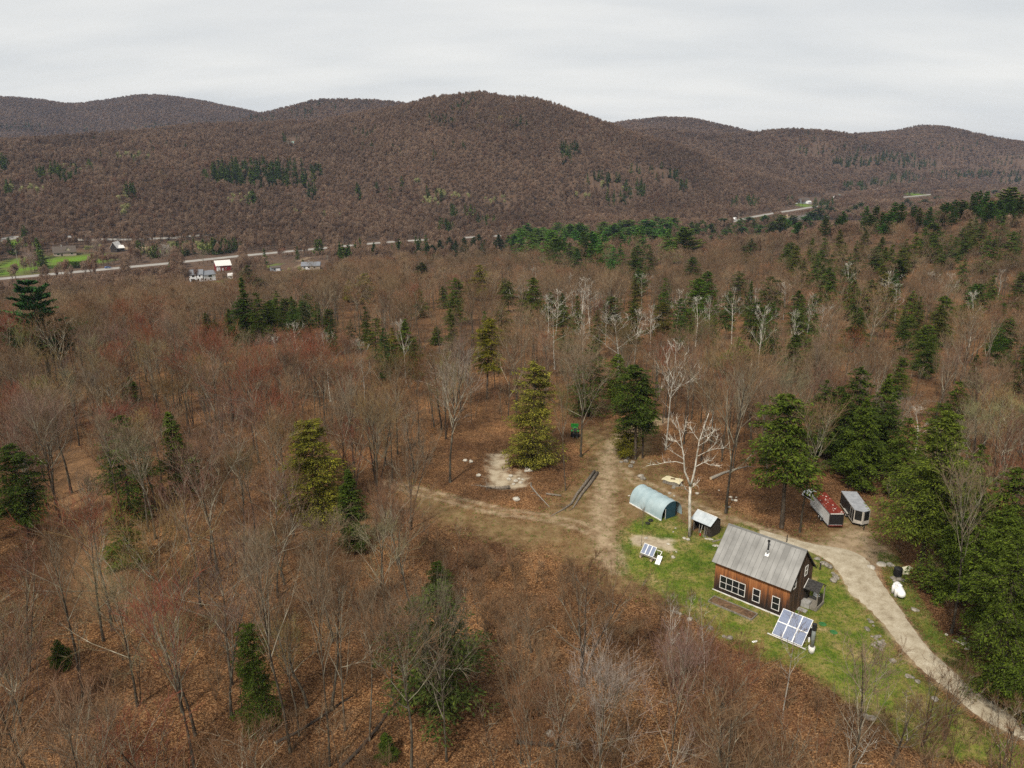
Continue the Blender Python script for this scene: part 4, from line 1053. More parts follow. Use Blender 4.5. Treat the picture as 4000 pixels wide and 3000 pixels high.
px_, py_ = proj(X, Y, Zg + Hh * 0.6)
# keep the bottom of the picture airy, as a slope of slim trunks
fg = (Dd < 85) & (rng.uniform(size=len(X)) < 0.32)
keep = ~fg
X, Y, Zg, Dd, Hh, px_, py_ = (a[keep] for a in (X, Y, Zg, Dd, Hh, px_, py_))
def cull_front(X, Y, Zg, Hh, prob):
    """trees that would stand right in front of one that shows in the photograph"""
    cull = np.zeros(len(X), bool); u_ = rng.uniform(size=len(X)); Dd = np.hypot(X, Y)
    tx, ty = proj(X, Y, Zg + Hh * 0.95); _, my = proj(X, Y, Zg + Hh * 0.6)
    for p in PLANTS:
        q = p['P']; dh = math.hypot(q[0], q[1]); con_ = p['cat'] == 'conifer'; lo = 0.12 if dh < 150 else 0.35 if con_ else 0.6
        bx, by = proj(q[0], q[1], q[2] + p['h'] * lo); _, uy = proj(q[0], q[1], q[2] + p['h'])
        rw = p['sxy'] * TREES[p['kind']][p['var']][3] * px_per_m(q) * (0.95 if con_ else 0.5)
        cull |= (Dd < dh - 1) & (np.abs(tx - bx) < rw + 14) & (ty < by) & (my > uy) & (u_ < (prob if con_ else prob * 0.8))
    for (x0, y0, x1, y1, pr) in ((2740, 1990, 3200, 2560, 1.0), (2420, 1860, 2860, 2200, 0.95), (1850, 1720, 2500, 2060, 0.85), (3150, 1900, 3480, 2080, 1.0), (3250, 2050, 3560, 2350, 0.95)):
        tw_ = Hh * 0.12 * F_PX / (Y * CP - (Zg - CAM_H) * SP); by_ = proj(X, Y, Zg)[1]
        cull |= (tx > x0 - tw_) & (tx < x1 + tw_) & (by_ > y1) & (ty < y1) & (u_ < pr)
    return cull
cull = cull_front(X, Y, Zg, Hh, 0.97)
X, Y, Zg, Dd, Hh, px_, py_ = (a[~cull] for a in (X, Y, Zg, Dd, Hh, px_, py_))
Hh = cap_height(X, Y, Zg, Hh); kp = Hh > 0.8
X, Y, Zg, Dd, Hh, px_, py_ = (a[kp] for a in (X, Y, Zg, Dd, Hh, px_, py_))
inview = (px_ > -150) & (px_ < 4150) & (py_ < 3150)
order = np.argsort(np.where(inview, -Hh / Dd, 1))
pick = order[:240]
ZONES = [(lambda x, y: y > 2350 and x < 1000, 'in the leaf-strewn woods at the bottom left'),
         (lambda x, y: y > 2250 and x < 2100, 'in the brushy woods at the bottom centre'),
         (lambda x, y: y > 2000 and x >= 2100, 'by the driveway at the bottom right'),
         (lambda x, y: x < 800, 'in the reddish woods along the left side'),
         (lambda x, y: x < 1600, 'in the woods just left of the clearing'),
         (lambda x, y: x < 2600, 'in the woods behind the sand pit and tractor'),
         (lambda x, y: x < 3300, 'in the woods behind the greenhouse tent and shed'),
         (lambda x, y: True, 'on the wooded slope behind the trailers')]
TONES = [(GREY, 'grey'), (BROWN, 'brown'), (TAN, 'tan'), (PLUM, 'plum-grey'), (RED, 'red-budded'), (GREENISH, 'greenish')]
sel = np.zeros(len(X), bool)
import re
LM = [(proj(*p['P']), re.split(r' (?:beside|in|at|between|just|behind|on|of|with|standing|among|right|left|below|under|from|cut|above|over|near|beyond|filling|directly|loom\w+|rising|scattered|leaning|alone|mixed|hidden|deep|overlapping|before)\b', p['label'])[0]) for p in PLANTS if not p['group']]
LM = [(q, s_) for q, s_ in LM if 2 <= len(s_.split()) <= 6]
cnt_ = {}
for q, s_ in LM: cnt_[s_] = cnt_.get(s_, 0) + 1
LM = [(q, s_) for q, s_ in LM if cnt_[s_] == 1]
for i in pick:
    sel[i] = True
    zone = next(z for f, z in ZONES if f(px_[i], py_[i]))
    wts = [5, 5, 3, 3, 4 if px_[i] < 1700 else 1, 1]
    (col, tone) = random.choices(TONES, wts)[0]
    col = tuple(c * random.uniform(0.85, 1.15) for c in col)
    kd = random.choices(['bare', 'broad', 'stems'], [7, 3, 1])[0]
    lab = {'bare': 'tall %s leafless tree ' % tone, 'broad': 'spreading %s leafless tree ' % tone, 'stems': 'many-stemmed %s leafless tree ' % tone}[kd] + zone
    bq = proj(X[i], Y[i], Zg[i]); near_ = min(LM, key=lambda t_: math.hypot(t_[0][0] - bq[0], 1.6 * (t_[0][1] - bq[1]))); dx_, dy_ = bq[0] - near_[0][0], bq[1] - near_[0][1]
    if math.hypot(dx_, 1.6 * dy_) < 260 and bq[1] < 2990:
        rel_ = ('just left of' if dx_ < 0 else 'just right of') if abs(dx_) > 1.6 * abs(dy_) else ('standing behind' if dy_ < 0 else 'standing in front of')
        lab = lab.split(' leafless tree ')[0] + ' leafless tree ' + rel_ + ' the ' + near_[1]; zone = 'near the ' + near_[1]
    plant(kd, (X[i], Y[i], Zg[i]), Hh[i], {'bare': random.uniform(2.2, 3.2), 'broad': random.uniform(3.2, 4.6), 'stems': 2.6}[kd], col, 'bare_tree', lab, 'tree', 'leafless trees ' + zone)
for p in PLANTS: emit(p)

# ------------------------------------------------------------------ masses nobody could count: instanced
def gn_scatter(name, coll, P, scl, rot, label):
    me = bpy.data.meshes.new(name); P = np.asarray(P, np.float32)
    me.vertices.add(len(P)); me.vertices.foreach_set('co', P.ravel())
    a = me.attributes.new('scl', 'FLOAT_VECTOR', 'POINT'); a.data.foreach_set('vector', np.asarray(scl, np.float32).ravel())
    a = me.attributes.new('rot', 'FLOAT_VECTOR', 'POINT'); r3 = np.zeros((len(P), 3), np.float32); r3[:, 2] = rot; a.data.foreach_set('vector', r3.ravel())
    a = me.attributes.new('idx', 'INT', 'POINT'); a.data.foreach_set('value', rng.integers(0, len(coll.objects), len(P)).astype(np.int32))
    ng = bpy.data.node_groups.new(name + '_scatter', 'GeometryNodeTree')
    ng.interface.new_socket('Geometry', in_out='INPUT', socket_type='NodeSocketGeometry'); ng.interface.new_socket('Geometry', in_out='OUTPUT', socket_type='NodeSocketGeometry')
    gi, go = ng.nodes.new('NodeGroupInput'), ng.nodes.new('NodeGroupOutput')
    ip = ng.nodes.new('GeometryNodeInstanceOnPoints'); ci = ng.nodes.new('GeometryNodeCollectionInfo')
    ci.inputs['Collection'].default_value = coll; ci.inputs['Separate Children'].default_value = True; ci.inputs['Reset Children'].default_value = True
    ip.inputs['Pick Instance'].default_value = True
    def na(n, t):
        q = ng.nodes.new('GeometryNodeInputNamedAttribute'); q.data_type = t; q.inputs['Name'].default_value = n; return q.outputs['Attribute']
    ng.links.new(gi.outputs[0], ip.inputs['Points']); ng.links.new(ci.outputs[0], ip.inputs['Instance'])
    ng.links.new(na('idx', 'INT'), ip.inputs['Instance Index']); ng.links.new(na('rot', 'FLOAT_VECTOR'), ip.inputs['Rotation']); ng.links.new(na('scl', 'FLOAT_VECTOR'), ip.inputs['Scale'])
    ng.links.new(ip.outputs[0], go.inputs[0])
    o = link(name, me); md = o.modifiers.new('scatter', 'NODES'); md.node_group = ng
    tag(o, label, kind='stuff'); return o
# --- the rest of the near woods
rest = ~sel
allP = [np.stack([X, Y, Zg - 0.05], 1)[rest]]; allS = [np.stack([Hh / 15 * 0.95, Hh / 15 * 0.95, Hh / 15], 1)[rest]]
# --- 300 m to 700 m, road corridor and yards kept low or open
def scrub_factor(x, y, z):
    """1 = full height, small = low scrub, 0 = nothing"""
    f = np.ones(len(x)); P = np.stack([x, y], 1)
    D, _, side = seg_dist(P, ROAD_W)
    bx, by = proj(x, y, z); rp = np.array(ROAD_PX); ry = np.interp(bx, rp[:, 0], rp[:, 1])
    vis = ((bx < 1980) | ((bx > 2760) & (bx < 3250)))
    dd = np.hypot(x, y)
    f = np.where(D < 12, 0, f)
    for (x0, y0, x1, y1, v) in OPENPX:
        f = np.where((bx > x0) & (bx < x1) & (by > y0) & (by < y1) & (dd > 350), np.minimum(f, v), f)
    for q in P_VLAWN + P_VPATCH + [P_RIVER]: f = np.where(in_poly(P, q), 0, f)
    return f
OPENPX = [(730, 1040, 860, 1108, 0.0), (830, 1010, 925, 1065, 0.0), (880, 1060, 920, 1095, 0), (1040, 1015, 1290, 1062, 0), (190, 975, 340, 1062, 0.0), (420, 955, 500, 1000, 0.0), (260, 925, 370, 945, 0.0),
          (0, 1130, 60, 1172, 0.0), (3110, 770, 3210, 806, 0.0), (3220, 755, 3300, 785, 0.0), (1105, 540, 1180, 573, 0.0), (1590, 1010, 1670, 1034, 0.0)]
X3, Y3 = wedge(300, 470, 5.6, R(36))
Z3g = ground_fast(X3, Y3); sf = scrub_factor(X3, Y3, Z3g); m = sf > 0
X3, Y3, Z3g, sf = X3[m], Y3[m], Z3g[m], sf[m]; H3 = rng.uniform(10, 15.5, len(X3)) * sf
H3 = cap_height(X3, Y3, Z3g, H3); m = (H3 > 0.8) & ~cull_front(X3, Y3, Z3g, H3, 0.85); X3, Y3, Z3g, H3 = X3[m], Y3[m], Z3g[m], H3[m]
w3 = np.maximum(H3 / 15, 0.32)
allP.append(np.stack([X3, Y3, Z3g - 0.05], 1)); allS.append(np.stack([w3 * 1.12, w3 * 1.12, H3 / 15], 1))
aP, aS = np.vstack(allP), np.vstack(allS)
gn_scatter('woods', C_MID, aP, aS, rng.uniform(0, 6.28, len(aP)), 'mass of leafless brown and grey woods over the near slopes')
# clusters (x, y, rx, ry, n, height) in sheet coordinates, feet of the trees
CL = [(30, 548, 10, 4, 3, 12), (300, 548, 14, 4, 4, 10), (510, 540, 12, 4, 4, 11), (20, 420, 10, 6, 4, 14), (690, 550, 10, 3, 3, 11), (910, 545, 12, 4, 4, 12), (470, 392, 30, 9, 14, 15), (520, 395, 40, 10, 20, 16), (575, 400, 45, 9, 20, 16), (640, 400, 40, 8, 16, 15), (620, 375, 40, 12, 16, 15), (540, 370, 40, 10, 14, 15), (500, 380, 40, 10, 12, 15), (680, 380, 18, 6, 6, 13),
      (110, 388, 30, 8, 14, 14), (150, 395, 25, 6, 8, 13), (10, 372, 14, 6, 5, 16), (190, 370, 40, 10, 6, 11), (285, 430, 10, 6, 4, 15), (405, 328, 6, 4, 2, 12), (300, 350, 60, 15, 5, 11),
      (545, 445, 12, 6, 5, 14), (670, 430, 14, 4, 4, 15), (780, 430, 14, 4, 4, 16), (845, 432, 6, 3, 2, 14), (815, 420, 4, 3, 2, 14), (870, 415, 4, 3, 1, 14),
      (960, 270, 30, 9, 14, 13), (1000, 240, 35, 8, 14, 12), (1020, 220, 14, 5, 6, 11), (1120, 278, 20, 9, 8, 12), (1235, 330, 24, 10, 10, 13), (1220, 350, 14, 5, 5, 13),
      (1300, 395, 40, 12, 12, 13), (1370, 420, 30, 12, 10, 14), (1330, 440, 30, 8, 7, 14), (1440, 390, 30, 10, 8, 13), (1480, 410, 14, 8, 5, 14), (1390, 370, 50, 8, 5, 12), (1500, 395, 6, 4, 2, 13),
      (1000, 470, 30, 6, 8, 13), (1045, 490, 22, 5, 6, 12), (940, 430, 20, 8, 3, 13), (960, 505, 20, 4, 8, 13), (1590, 450, 14, 5, 5, 14), (1620, 448, 20, 5, 6, 14), (1700, 445, 20, 5, 6, 13),
      (1850, 355, 50, 9, 30, 13), (1930, 345, 55, 9, 34, 13), (1990, 360, 50, 9, 24, 13), (1830, 330, 60, 9, 12, 12), (1750, 330, 40, 8, 8, 12), (2060, 385, 60, 8, 30, 14), (1960, 390, 40, 8, 16, 14), (2140, 380, 60, 8, 26, 14), (2190, 395, 30, 8, 12, 14),
      (1850, 410, 30, 5, 16, 15), (1900, 400, 24, 4, 8, 14), (1780, 452, 24, 5, 12, 13), (2180, 350, 40, 10, 8, 12), (2050, 315, 80, 14, 8, 12), (1720, 300, 60, 10, 5, 11),
      (330, 280, 50, 4, 16, 14), (460, 272, 60, 6, 26, 13), (560, 262, 50, 6, 22, 13), (650, 250, 50, 8, 16, 12), (50, 282, 60, 5, 22, 14), (180, 285, 60, 5, 10, 13), (700, 235, 50, 8, 10, 12), (760, 228, 50, 8, 8, 12), (790, 295, 30, 10, 6, 12),
      (900, 330, 120, 25, 12, 11), (600, 310, 60, 8, 6, 11), (250, 330, 120, 20, 8, 11), (1800, 300, 100, 20, 6, 11),
      (92, 580, 8, 4, 3, 15), (85, 560, 6, 3, 2, 15), (370, 590, 3, 2, 1, 9), (575, 572, 3, 2, 1, 11), (330, 555, 14, 4, 6, 9), (395, 552, 24, 4, 9, 10), (450, 548, 30, 3, 9, 11), (480, 545, 20, 3, 6, 11), (745, 580, 12, 4, 6, 14), (806, 565, 8, 3, 3, 13), (858, 560, 9, 3, 3, 14), (775, 555, 8, 3, 2, 13), (640, 560, 4, 2, 1, 10), (655, 580, 3, 2, 1, 9), (55, 522, 6, 2, 2, 13)]
BUDS = [(40, 530, 30, 6, 8, 8), (200, 548, 20, 4, 4, 7), (320, 555, 20, 4, 6, 8), (420, 545, 20, 5, 8, 9), (520, 440, 30, 8, 8, 10), (1080, 440, 40, 8, 10, 10), (60, 420, 40, 12, 8, 11), (700, 470, 60, 10, 8, 10), (130, 388, 28, 6, 9, 11), (290, 345, 45, 8, 12, 11), (268, 440, 8, 9, 6, 12), (930, 445, 26, 7, 10, 11), (965, 430, 22, 6, 7, 11), (1000, 432, 18, 6, 6, 11), (545, 436, 7, 4, 4, 12), (450, 548, 26, 4, 9, 9), (270, 468, 9, 7, 5, 12), (905, 402, 10, 3, 3, 11), (1330, 410, 40, 8, 6, 11), (170, 372, 30, 8, 6, 10), (350, 540, 30, 6, 6, 8), (640, 600, 40, 6, 8, 7), (1260, 432, 20, 5, 5, 11)]
# --- far hills, only slopes that face the camera
def visible(x, y, z):
    t = np.linspace(0.06, 0.985, 64)
    vis = np.ones(len(x), bool)
    for k in t:
        zz = CAM_H + (z - CAM_H) * k
        vis &= ground_fast(x * k, y * k) < zz + 3
    return vis
XA, YA = wedge(470, 1700, 5.9, R(35.5)); XB, YB = wedge(1700, 3500, 9.0, R(35.5))
XF, YF = np.r_[XA, XB], np.r_[YA, YB]; ZF = ground_fast(XF, YF)
sf = scrub_factor(XF, YF, ZF); m = (sf > 0) & visible(XF, YF, ZF + 13)
XF, YF, ZF, sf = XF[m], YF[m], ZF[m], sf[m]
dF = np.hypot(XF, YF); gs = np.where(dF > 1700, 1.2, 0.88)
HF = rng.uniform(8.5, 15, len(XF)) * np.maximum(sf, 0.15) * np.where(dF > 1700, 1.1, 1)
fbx, fby = proj(XF, YF, ZF); inq = np.zeros(len(XF), bool)
for (x, y, rx, ry, n, h) in CL + BUDS:
    if n >= 3 and y > 300 and rx < 60: q_ = D2(x, y); inq |= ((fbx - q_[0]) / (rx * 1.81 + 4)) ** 2 + ((fby - q_[1] - 4) / (ry * 1.81 + 9)) ** 2 < 1
HF = cap_height(XF, YF, ZF, HF) * np.where((dF < 900) & cull_front(XF, YF, ZF, HF, 0.85), 0, 1) * np.where(rng.uniform(size=len(XF)) < 0.8, np.where(inq, 0, 1), 1); m = HF > 0.8; XF, YF, ZF, HF, gs = XF[m], YF[m], ZF[m], HF[m], gs[m]
wF = np.maximum(HF / 14, 0.3) * gs
gn_scatter('hillside_forest', C_FAR, np.stack([XF, YF, ZF - 0.1], 1), np.stack([wF, wF, HF / 14], 1), rng.uniform(0, 6.28, len(XF)), 'distant leafless forest covering the hills')
# --- conifers on the far hills and in the valley: clusters (x, y, rx, ry, n, height) in sheet coordinates, feet of the trees
CX_, CS_ = [], []
for (x, y, rx, ry, n, h) in CL:
    for _ in range(int(n * 1.4)):
        a = random.uniform(0, 6.28); rr = math.sqrt(random.random())
        q = G(*D2(x + rx * rr * math.cos(a), y + ry * rr * math.sin(a)))
        if q is None: continue
        hh = h * random.uniform(0.8, 1.35); CX_.append((q[0], q[1], gz(q[0], q[1]) - 0.1)); CS_.append((hh / 14 * random.uniform(0.85, 1.25),) * 2 + (hh / 14,))
gn_scatter('far_conifers', C_CON, CX_, CS_, rng.uniform(0, 6.28, len(CX_)), 'dark evergreens scattered over the far hills and valley')
BX, BS = [], []
for (x, y, rx, ry, n, h) in BUDS:
    for _ in range(n):
        a_2 = random.uniform(0, 6.28); rr = math.sqrt(random.random()); q = G(*D2(x + rx * rr * math.cos(a_2), y + ry * rr * math.sin(a_2)))
        if q is None: continue
        hh = h * random.uniform(.7, 1.2); BX.append((q[0], q[1], gz(q[0], q[1]) - .1)); BS.append((hh / 12,) * 3)
gn_scatter('budding_trees', C_BUD, BX, BS, rng.uniform(0, 6.28, len(BX)), 'yellow-green budding trees dotted over the far slopes')
# --- undergrowth
def scatter_in(poly, n):
    lo, hi = poly.min(0), poly.max(0); o = np.zeros((0, 2))
    while len(o) < n:
        q = rng.uniform(lo, hi, (n * 2, 2)); o = np.vstack([o, q[in_poly(q, poly)]])
    return o[:n]
U = [scatter_in(P_BRUSH, 230)]
Xu, Yu = wedge(40, 190, 3.1, R(36)); Pu = np.stack([Xu, Yu], 1); Pu = Pu[~blocked(Pu) & (vnoise(Xu, Yu, 18, 31) > -0.1)]; U.append(Pu)
U = np.vstack(U); U = U[~in_poly(U, DRIVE_POLY)]
hu = rng.uniform(0.3, 1.0, len(U)) * np.where(rng.uniform(size=len(U)) < 0.2, 1.7, 1)
gn_scatter('undergrowth', C_BRUSH, np.c_[U, ground_fast(U[:, 0], U[:, 1]) - 0.03], np.stack([hu, hu, hu * rng.uniform(0.8, 1.3, len(U))], 1), rng.uniform(0, 6.28, len(U)), 'thin brown brush and saplings on the leaf litter')
Xs, Ys = wedge(38, 230, 3.9, R(36)); Ps = np.stack([Xs, Ys], 1); Ps = Ps[~blocked(Ps) & ~(in_poly(Ps, P_BRUSH) & (rng.uniform(size=len(Ps)) < .8)) & (vnoise(Xs, Ys, 22, 51) > -0.35)]
hs = rng.uniform(0.45, 1.25, len(Ps)); hc = cap_height(Ps[:, 0], Ps[:, 1], ground_fast(Ps[:, 0], Ps[:, 1]), hs * 7.5); zs = ground_fast(Ps[:, 0], Ps[:, 1])
ks = (hc > .8) & ~cull_front(Ps[:, 0], Ps[:, 1], zs, hs * 7.5, 0.85); Ps, hs, zs = Ps[ks], hs[ks], zs[ks]
gn_scatter('sapling_thicket', C_SAP, np.c_[Ps, zs - .05], np.stack([hs, hs, hs], 1), rng.uniform(0, 6.28, len(Ps)), 'thin grey saplings standing between the larger trees')
print('plants', len(PLANTS), 'woods', len(aP), 'hill', len(XF), 'con', len(CX_), 'under', len(U))
# ================================================================== materials for built things
def flat(name, c, rough=0.6, metal=0.0, spec=0.3, var=0.12, scale=2.0):
    a = tuple(x * (1 - var) for x in c); b = tuple(min(1, x * (1 + var)) for x in c)
    return vary(name, a, b, scale, rough, metal=metal, spec=spec)
M_ROOF = vary('galvanised_roof', (0.18, 0.176, 0.165), (0.28, 0.275, 0.26), 0.7, 0.5, (1, 0.3, 1), metal=0.15, spec=0.4, rand=0.10)
M_SEAM = flat('roof_seam', (0.13, 0.13, 0.125), 0.6, 0.1)
M_WTRIM = flat('white_paint', (0.68, 0.66, 0.62), 0.6)
M_WHITE_P = flat('white_panel', (0.78, 0.78, 0.77), 0.5)
M_GLASS_D = flat('dark_pane', (0.012, 0.014, 0.015), 0.08, spec=0.5)
M_BLACK = flat('black_metal', (0.015, 0.015, 0.016), 0.5)
M_STEEL = flat('grey_steel', (0.30, 0.31, 0.31), 0.45, 0.4)
M_CONC = vary('concrete', (0.24, 0.235, 0.22), (0.36, 0.35, 0.33), 3, 0.9)
M_STONE = vary('fieldstone', (0.11, 0.095, 0.075), (0.30, 0.27, 0.225), 2.5, 0.9, bump=0.4, rand=0.25)
M_PSTONE = vary('pale_stone', (0.28, 0.25, 0.20), (0.46, 0.43, 0.37), 2.5, 0.9, bump=0.4, rand=0.15)
M_DWOOD = vary('old_dark_wood', (0.020, 0.016, 0.013), (0.060, 0.048, 0.038), 4, 0.9, (4, 4, 0.4))
M_GWOOD = vary('grey_wood', (0.13, 0.115, 0.095), (0.27, 0.245, 0.205), 4, 0.9, (3, 3, 0.5))
M_LOG = vary('log_bark', (0.07, 0.055, 0.042), (0.22, 0.185, 0.145), 5, 0.95, (1, 1, 1), bump=0.4)
M_CUT = flat('cut_wood', (0.42, 0.32, 0.20), 0.9)
M_RUBBER = flat('rubber', (0.012, 0.012, 0.012), 0.85)
M_SHINGLE = vary('dark_shingle', (0.020, 0.019, 0.018), (0.055, 0.052, 0.048), 5, 0.9)
def board_material():
    """sun-bleached orange under the eaves, rain-blackened lower down with streaks"""
    m, nt, b = new_mat('cabin_board'); L = nt.links
    v = coords(nt, 'Object', (9, 9, 0.7)); n = noise(nt, v, 1.0, 4, 0.65)
    t = N(nt, 'ShaderNodeTexCoord'); sp = N(nt, 'ShaderNodeSeparateXYZ'); L.new(t.outputs['Object'], sp.inputs[0])
    h = math_(nt, 'DIVIDE', sp.outputs['Z'], 4.4)
    oi = N(nt, 'ShaderNodeObjectInfo')
    f = math_(nt, 'ADD', math_(nt, 'ADD', math_(nt, 'MULTIPLY', h, 0.95), math_(nt, 'MULTIPLY', n, 0.62)), math_(nt, 'MULTIPLY', oi.outputs['Random'], 0.26))
    r = ramp(nt, [(0.36, (0.022, 0.015, 0.012)), (0.58, (0.085, 0.040, 0.022)), (0.82, (0.28, 0.105, 0.036)), (1.0, (0.36, 0.155, 0.060))])
    L.new(math_(nt, 'SUBTRACT', f, 0.22), r.inputs[0]); L.new(r.outputs[0], b.inputs['Base Color'])
    b.inputs['Roughness'].default_value = 0.85; return m
M_BOARD = board_material()
M_GBOARD = vary('cabin_gable_board', (0.028, 0.019, 0.014), (0.115, 0.066, 0.038), 1.2, 0.88, (6, 6, 0.6), rand=0.3)
def solar_material():
    m, nt, b = new_mat('solar_cells'); L = nt.links
    v = coords(nt, 'Object')
    br = N(nt, 'ShaderNodeTexBrick'); br.offset = 0.0; br.inputs['Scale'].default_value = 1.0
    br.inputs['Color1'].default_value = (0.14, 0.17, 0.25, 1); br.inputs['Color2'].default_value = (0.17, 0.20, 0.285, 1); br.inputs['Mortar'].default_value = (0.28, 0.30, 0.38, 1)  # cell blues lifted: the sky's reflection is put into the base colour
    br.inputs['Brick Width'].default_value = 0.17; br.inputs['Row Height'].default_value = 0.17; br.inputs['Mortar Size'].default_value = 0.006
    L.new(v, br.inputs['Vector']); L.new(br.outputs[0], b.inputs['Base Color'])
    b.inputs['Roughness'].default_value = 0.28; b.inputs['Specular IOR Level'].default_value = 0.6
    return m
M_SOLAR = solar_material()

def window(parent, c, w, h, cols, rows, fr=0.07, nrm='y', name='window', deep=0.05):
    """window centred at c in the parent's frame; faces -y ('y') or +x ('x')"""
    mb = MB()
    def bx(a, z, da, dz, t):
        if nrm == 'y': mb.box((c[0] + a, c[1], c[2] + z), (da, t, dz))
        else: mb.box((c[0], c[1] + a, c[2] + z), (t, da, dz))
    for s in (-1, 1):
        bx(s * (w / 2), 0, fr, h + fr, deep); bx(0, s * (h / 2), w - fr - 0.002, fr, deep - 0.002)
    for i in range(1, cols): bx(-w / 2 + w * i / cols, 0, fr * 0.8, h - fr - 0.002, deep - 0.004)
    for j in range(1, rows):
        for i in range(cols): bx(-w / 2 + w * (i + .5) / cols, -h / 2 + h * j / rows, w / cols - fr - 0.004, fr * 0.6, deep - 0.008)
    o = mb.obj(name, M_WTRIM, parent)
    for i in range(cols):
        for j in range(rows):
            p = MB(); a = -w / 2 + w * (i + .5) / cols; z = -h / 2 + h * (j + .5) / rows
            sz = (w / cols - 0.02, h / rows - 0.02)
            if nrm == 'y': p.box((c[0] + a, c[1] + 0.012, c[2] + z), (sz[0], 0.012, sz[1]))
            else: p.box((c[0] - 0.012, c[1] + a, c[2] + z), (0.012, sz[0], sz[1]))
            p.obj('pane', M_GLASS_D, o)
    return o

# ------------------------------------------------------------------ cabin
L_, W_, HE, HR = 9.17, 6.05, 4.33, 7.42
cab = thing('cabin', 'rustic wooden cabin with grey metal roof and white-framed windows', 'cabin', (24.12, 81.80, gz(27, 82) - 0.02), R(-42.8))
core = MB(); prof = [(0.05, 0.05, 0), (0.05, W_ - .05, 0), (0.05, W_ - .05, HE - .04), (0.05, W_ / 2, HR - .08), (0.05, 0.05, HE - .04)]
core.prism(prof, (L_ - .1, 0, 0)).obj('wall', M_DWOOD, cab)
k = random.Random(3)
def boards_front(y0, side, mat):
    x = 0.0
    while x < L_ - 0.01:
        w = min(k.uniform(0.19, 0.27), L_ - x)
        pr = k.uniform(0.0, 0.012)
        MB().box((x + w / 2, y0 + side * (0.018 + pr / 2), HE / 2 - 0.02 + k.uniform(-.02, 0)), (w - 0.012, 0.03 + pr, HE - 0.06)).obj('board', mat, cab); x += w
boards_front(0.05, -1, M_BOARD); boards_front(W_ - 0.05, 1, M_GBOARD)
def boards_gable(x0, side):
    y = 0.0
    while y < W_ - 0.01:
        w = min(k.uniform(0.19, 0.27), W_ - y); pr = k.uniform(0, 0.012)
        def top(q): return HE - 0.03 + (HR - HE) * (1 - abs(q - W_ / 2) / (W_ / 2)) - 0.06
        a, b_2 = y + 0.006, y + w - 0.006
        pl = [(x0, a, 0), (x0, b_2, 0), (x0, b_2, top(b_2)), (x0, a, top(a))]
        if a < W_ / 2 < b_2: pl.insert(3, (x0, W_ / 2, top(W_ / 2)))
        MB().prism(pl, (side * (0.03 + pr), 0, 0)).obj('board', M_GBOARD, cab); y += w
boards_gable(L_ - 0.05, 1); boards_gable(0.05, -1)
sl = (HR - HE) / (W_ / 2); OE, OG = 0.5, 0.22
def rz_(y): return HE + sl * y if y <= W_ / 2 else HE + sl * (W_ - y)
rf = MB()
for s in (0, 1):
    ys = (-OE, W_ / 2) if s == 0 else (W_ / 2, W_ + OE)
    rf.prism([(-OG, ys[0], rz_(ys[0])), (-OG, ys[1], rz_(ys[1])), (-OG, ys[1], rz_(ys[1]) + .06), (-OG, ys[0], rz_(ys[0]) + .06)], (L_ + 2 * OG, 0, 0))
roof = rf.obj('roof', M_DWOOD, cab)
NP = 16; pw = (L_ + 2 * OG) / NP
for s in (0, 1):
    ys = (-OE - .03, W_ / 2 - .01) if s == 0 else (W_ + OE + .03, W_ / 2 + .01)
    for i in range(NP):
        x0 = -OG + i * pw; m_ = MB(); za, zb = rz_(ys[0]) + .065, rz_(ys[1]) + .065
        dz = k.uniform(0, 0.006)
        m_.prism([(x0 + .004, ys[0], za + dz), (x0 + .004, ys[1], zb + dz), (x0 + .004, ys[1], zb + .012 + dz), (x0 + .004, ys[0], za + .012 + dz)], (pw - .008, 0, 0))
        m_.obj('roof_panel', M_ROOF, roof)
        MB().prism([(x0 - .022, ys[0], za), (x0 - .022, ys[1], zb), (x0 - .022, ys[1], zb + .05), (x0 - .022, ys[0], za + .05)], (.026, 0, 0)).obj('seam', M_SEAM, roof)
MB().prism([(-OG - .01, W_ / 2 - .16, HR - .02), (-OG - .01, W_ / 2, HR + .13), (-OG - .01, W_ / 2 + .16, HR - .02)], (L_ + 2 * OG + .02, 0, 0)).obj('ridge_cap', M_SEAM, roof)
for xx in (-OG, L_ + OG):
    for s in (-1, 1):
        y0 = -OE if s < 0 else W_ + OE
        MB().bar((xx, y0, rz_(y0) - .06), (xx, W_ / 2, HR - .06), 0.05, 0.16).obj('barge_board', M_DWOOD, roof)
window(cab, (2.37, -0.04, 1.43), 3.15, 1.62, 4, 2)
window(cab, (5.35, -0.04, 1.42), 0.84, 1.60, 1, 2)
window(cab, (7.68, -0.04, 1.39), 0.85, 1.60, 1, 2)
window(cab, (L_ + 0.045, 3.93, 4.48), 0.72, 1.15, 1, 2, 0.06, 'x')
window(cab, (L_ + 0.045, 0.95, 4.25 - 0.25), 0.7, 1.0, 1, 2, 0.06, 'x')
MB().box((L_ / 2 - .05, -0.10, 0.05), (L_ + .1, 0.12, 0.11)).obj('sill_board', M_WTRIM, cab)
cm = MB(); cz = rz_(1.74) + .05
cm.tube([(5.43, 1.74, cz - .1), (5.43, 1.74, cz + 1.45)], 0.085, 10)
pipe = cm.obj('stovepipe', M_BLACK, cab, True)
MB().tube([(5.43, 1.74, cz + 1.45), (5.43, 1.74, cz + 1.50), (5.43, 1.74, cz + 1.66)], [0.10, 0.17, 0.13], 10).obj('cap', M_BLACK, pipe)
MB().tube([(5.43, 1.74, cz - .1), (5.43, 1.74, cz + .32), (5.43, 1.74, cz + .40)], [0.17, 0.15, 0.09], 10).obj('flashing', M_STEEL, pipe)
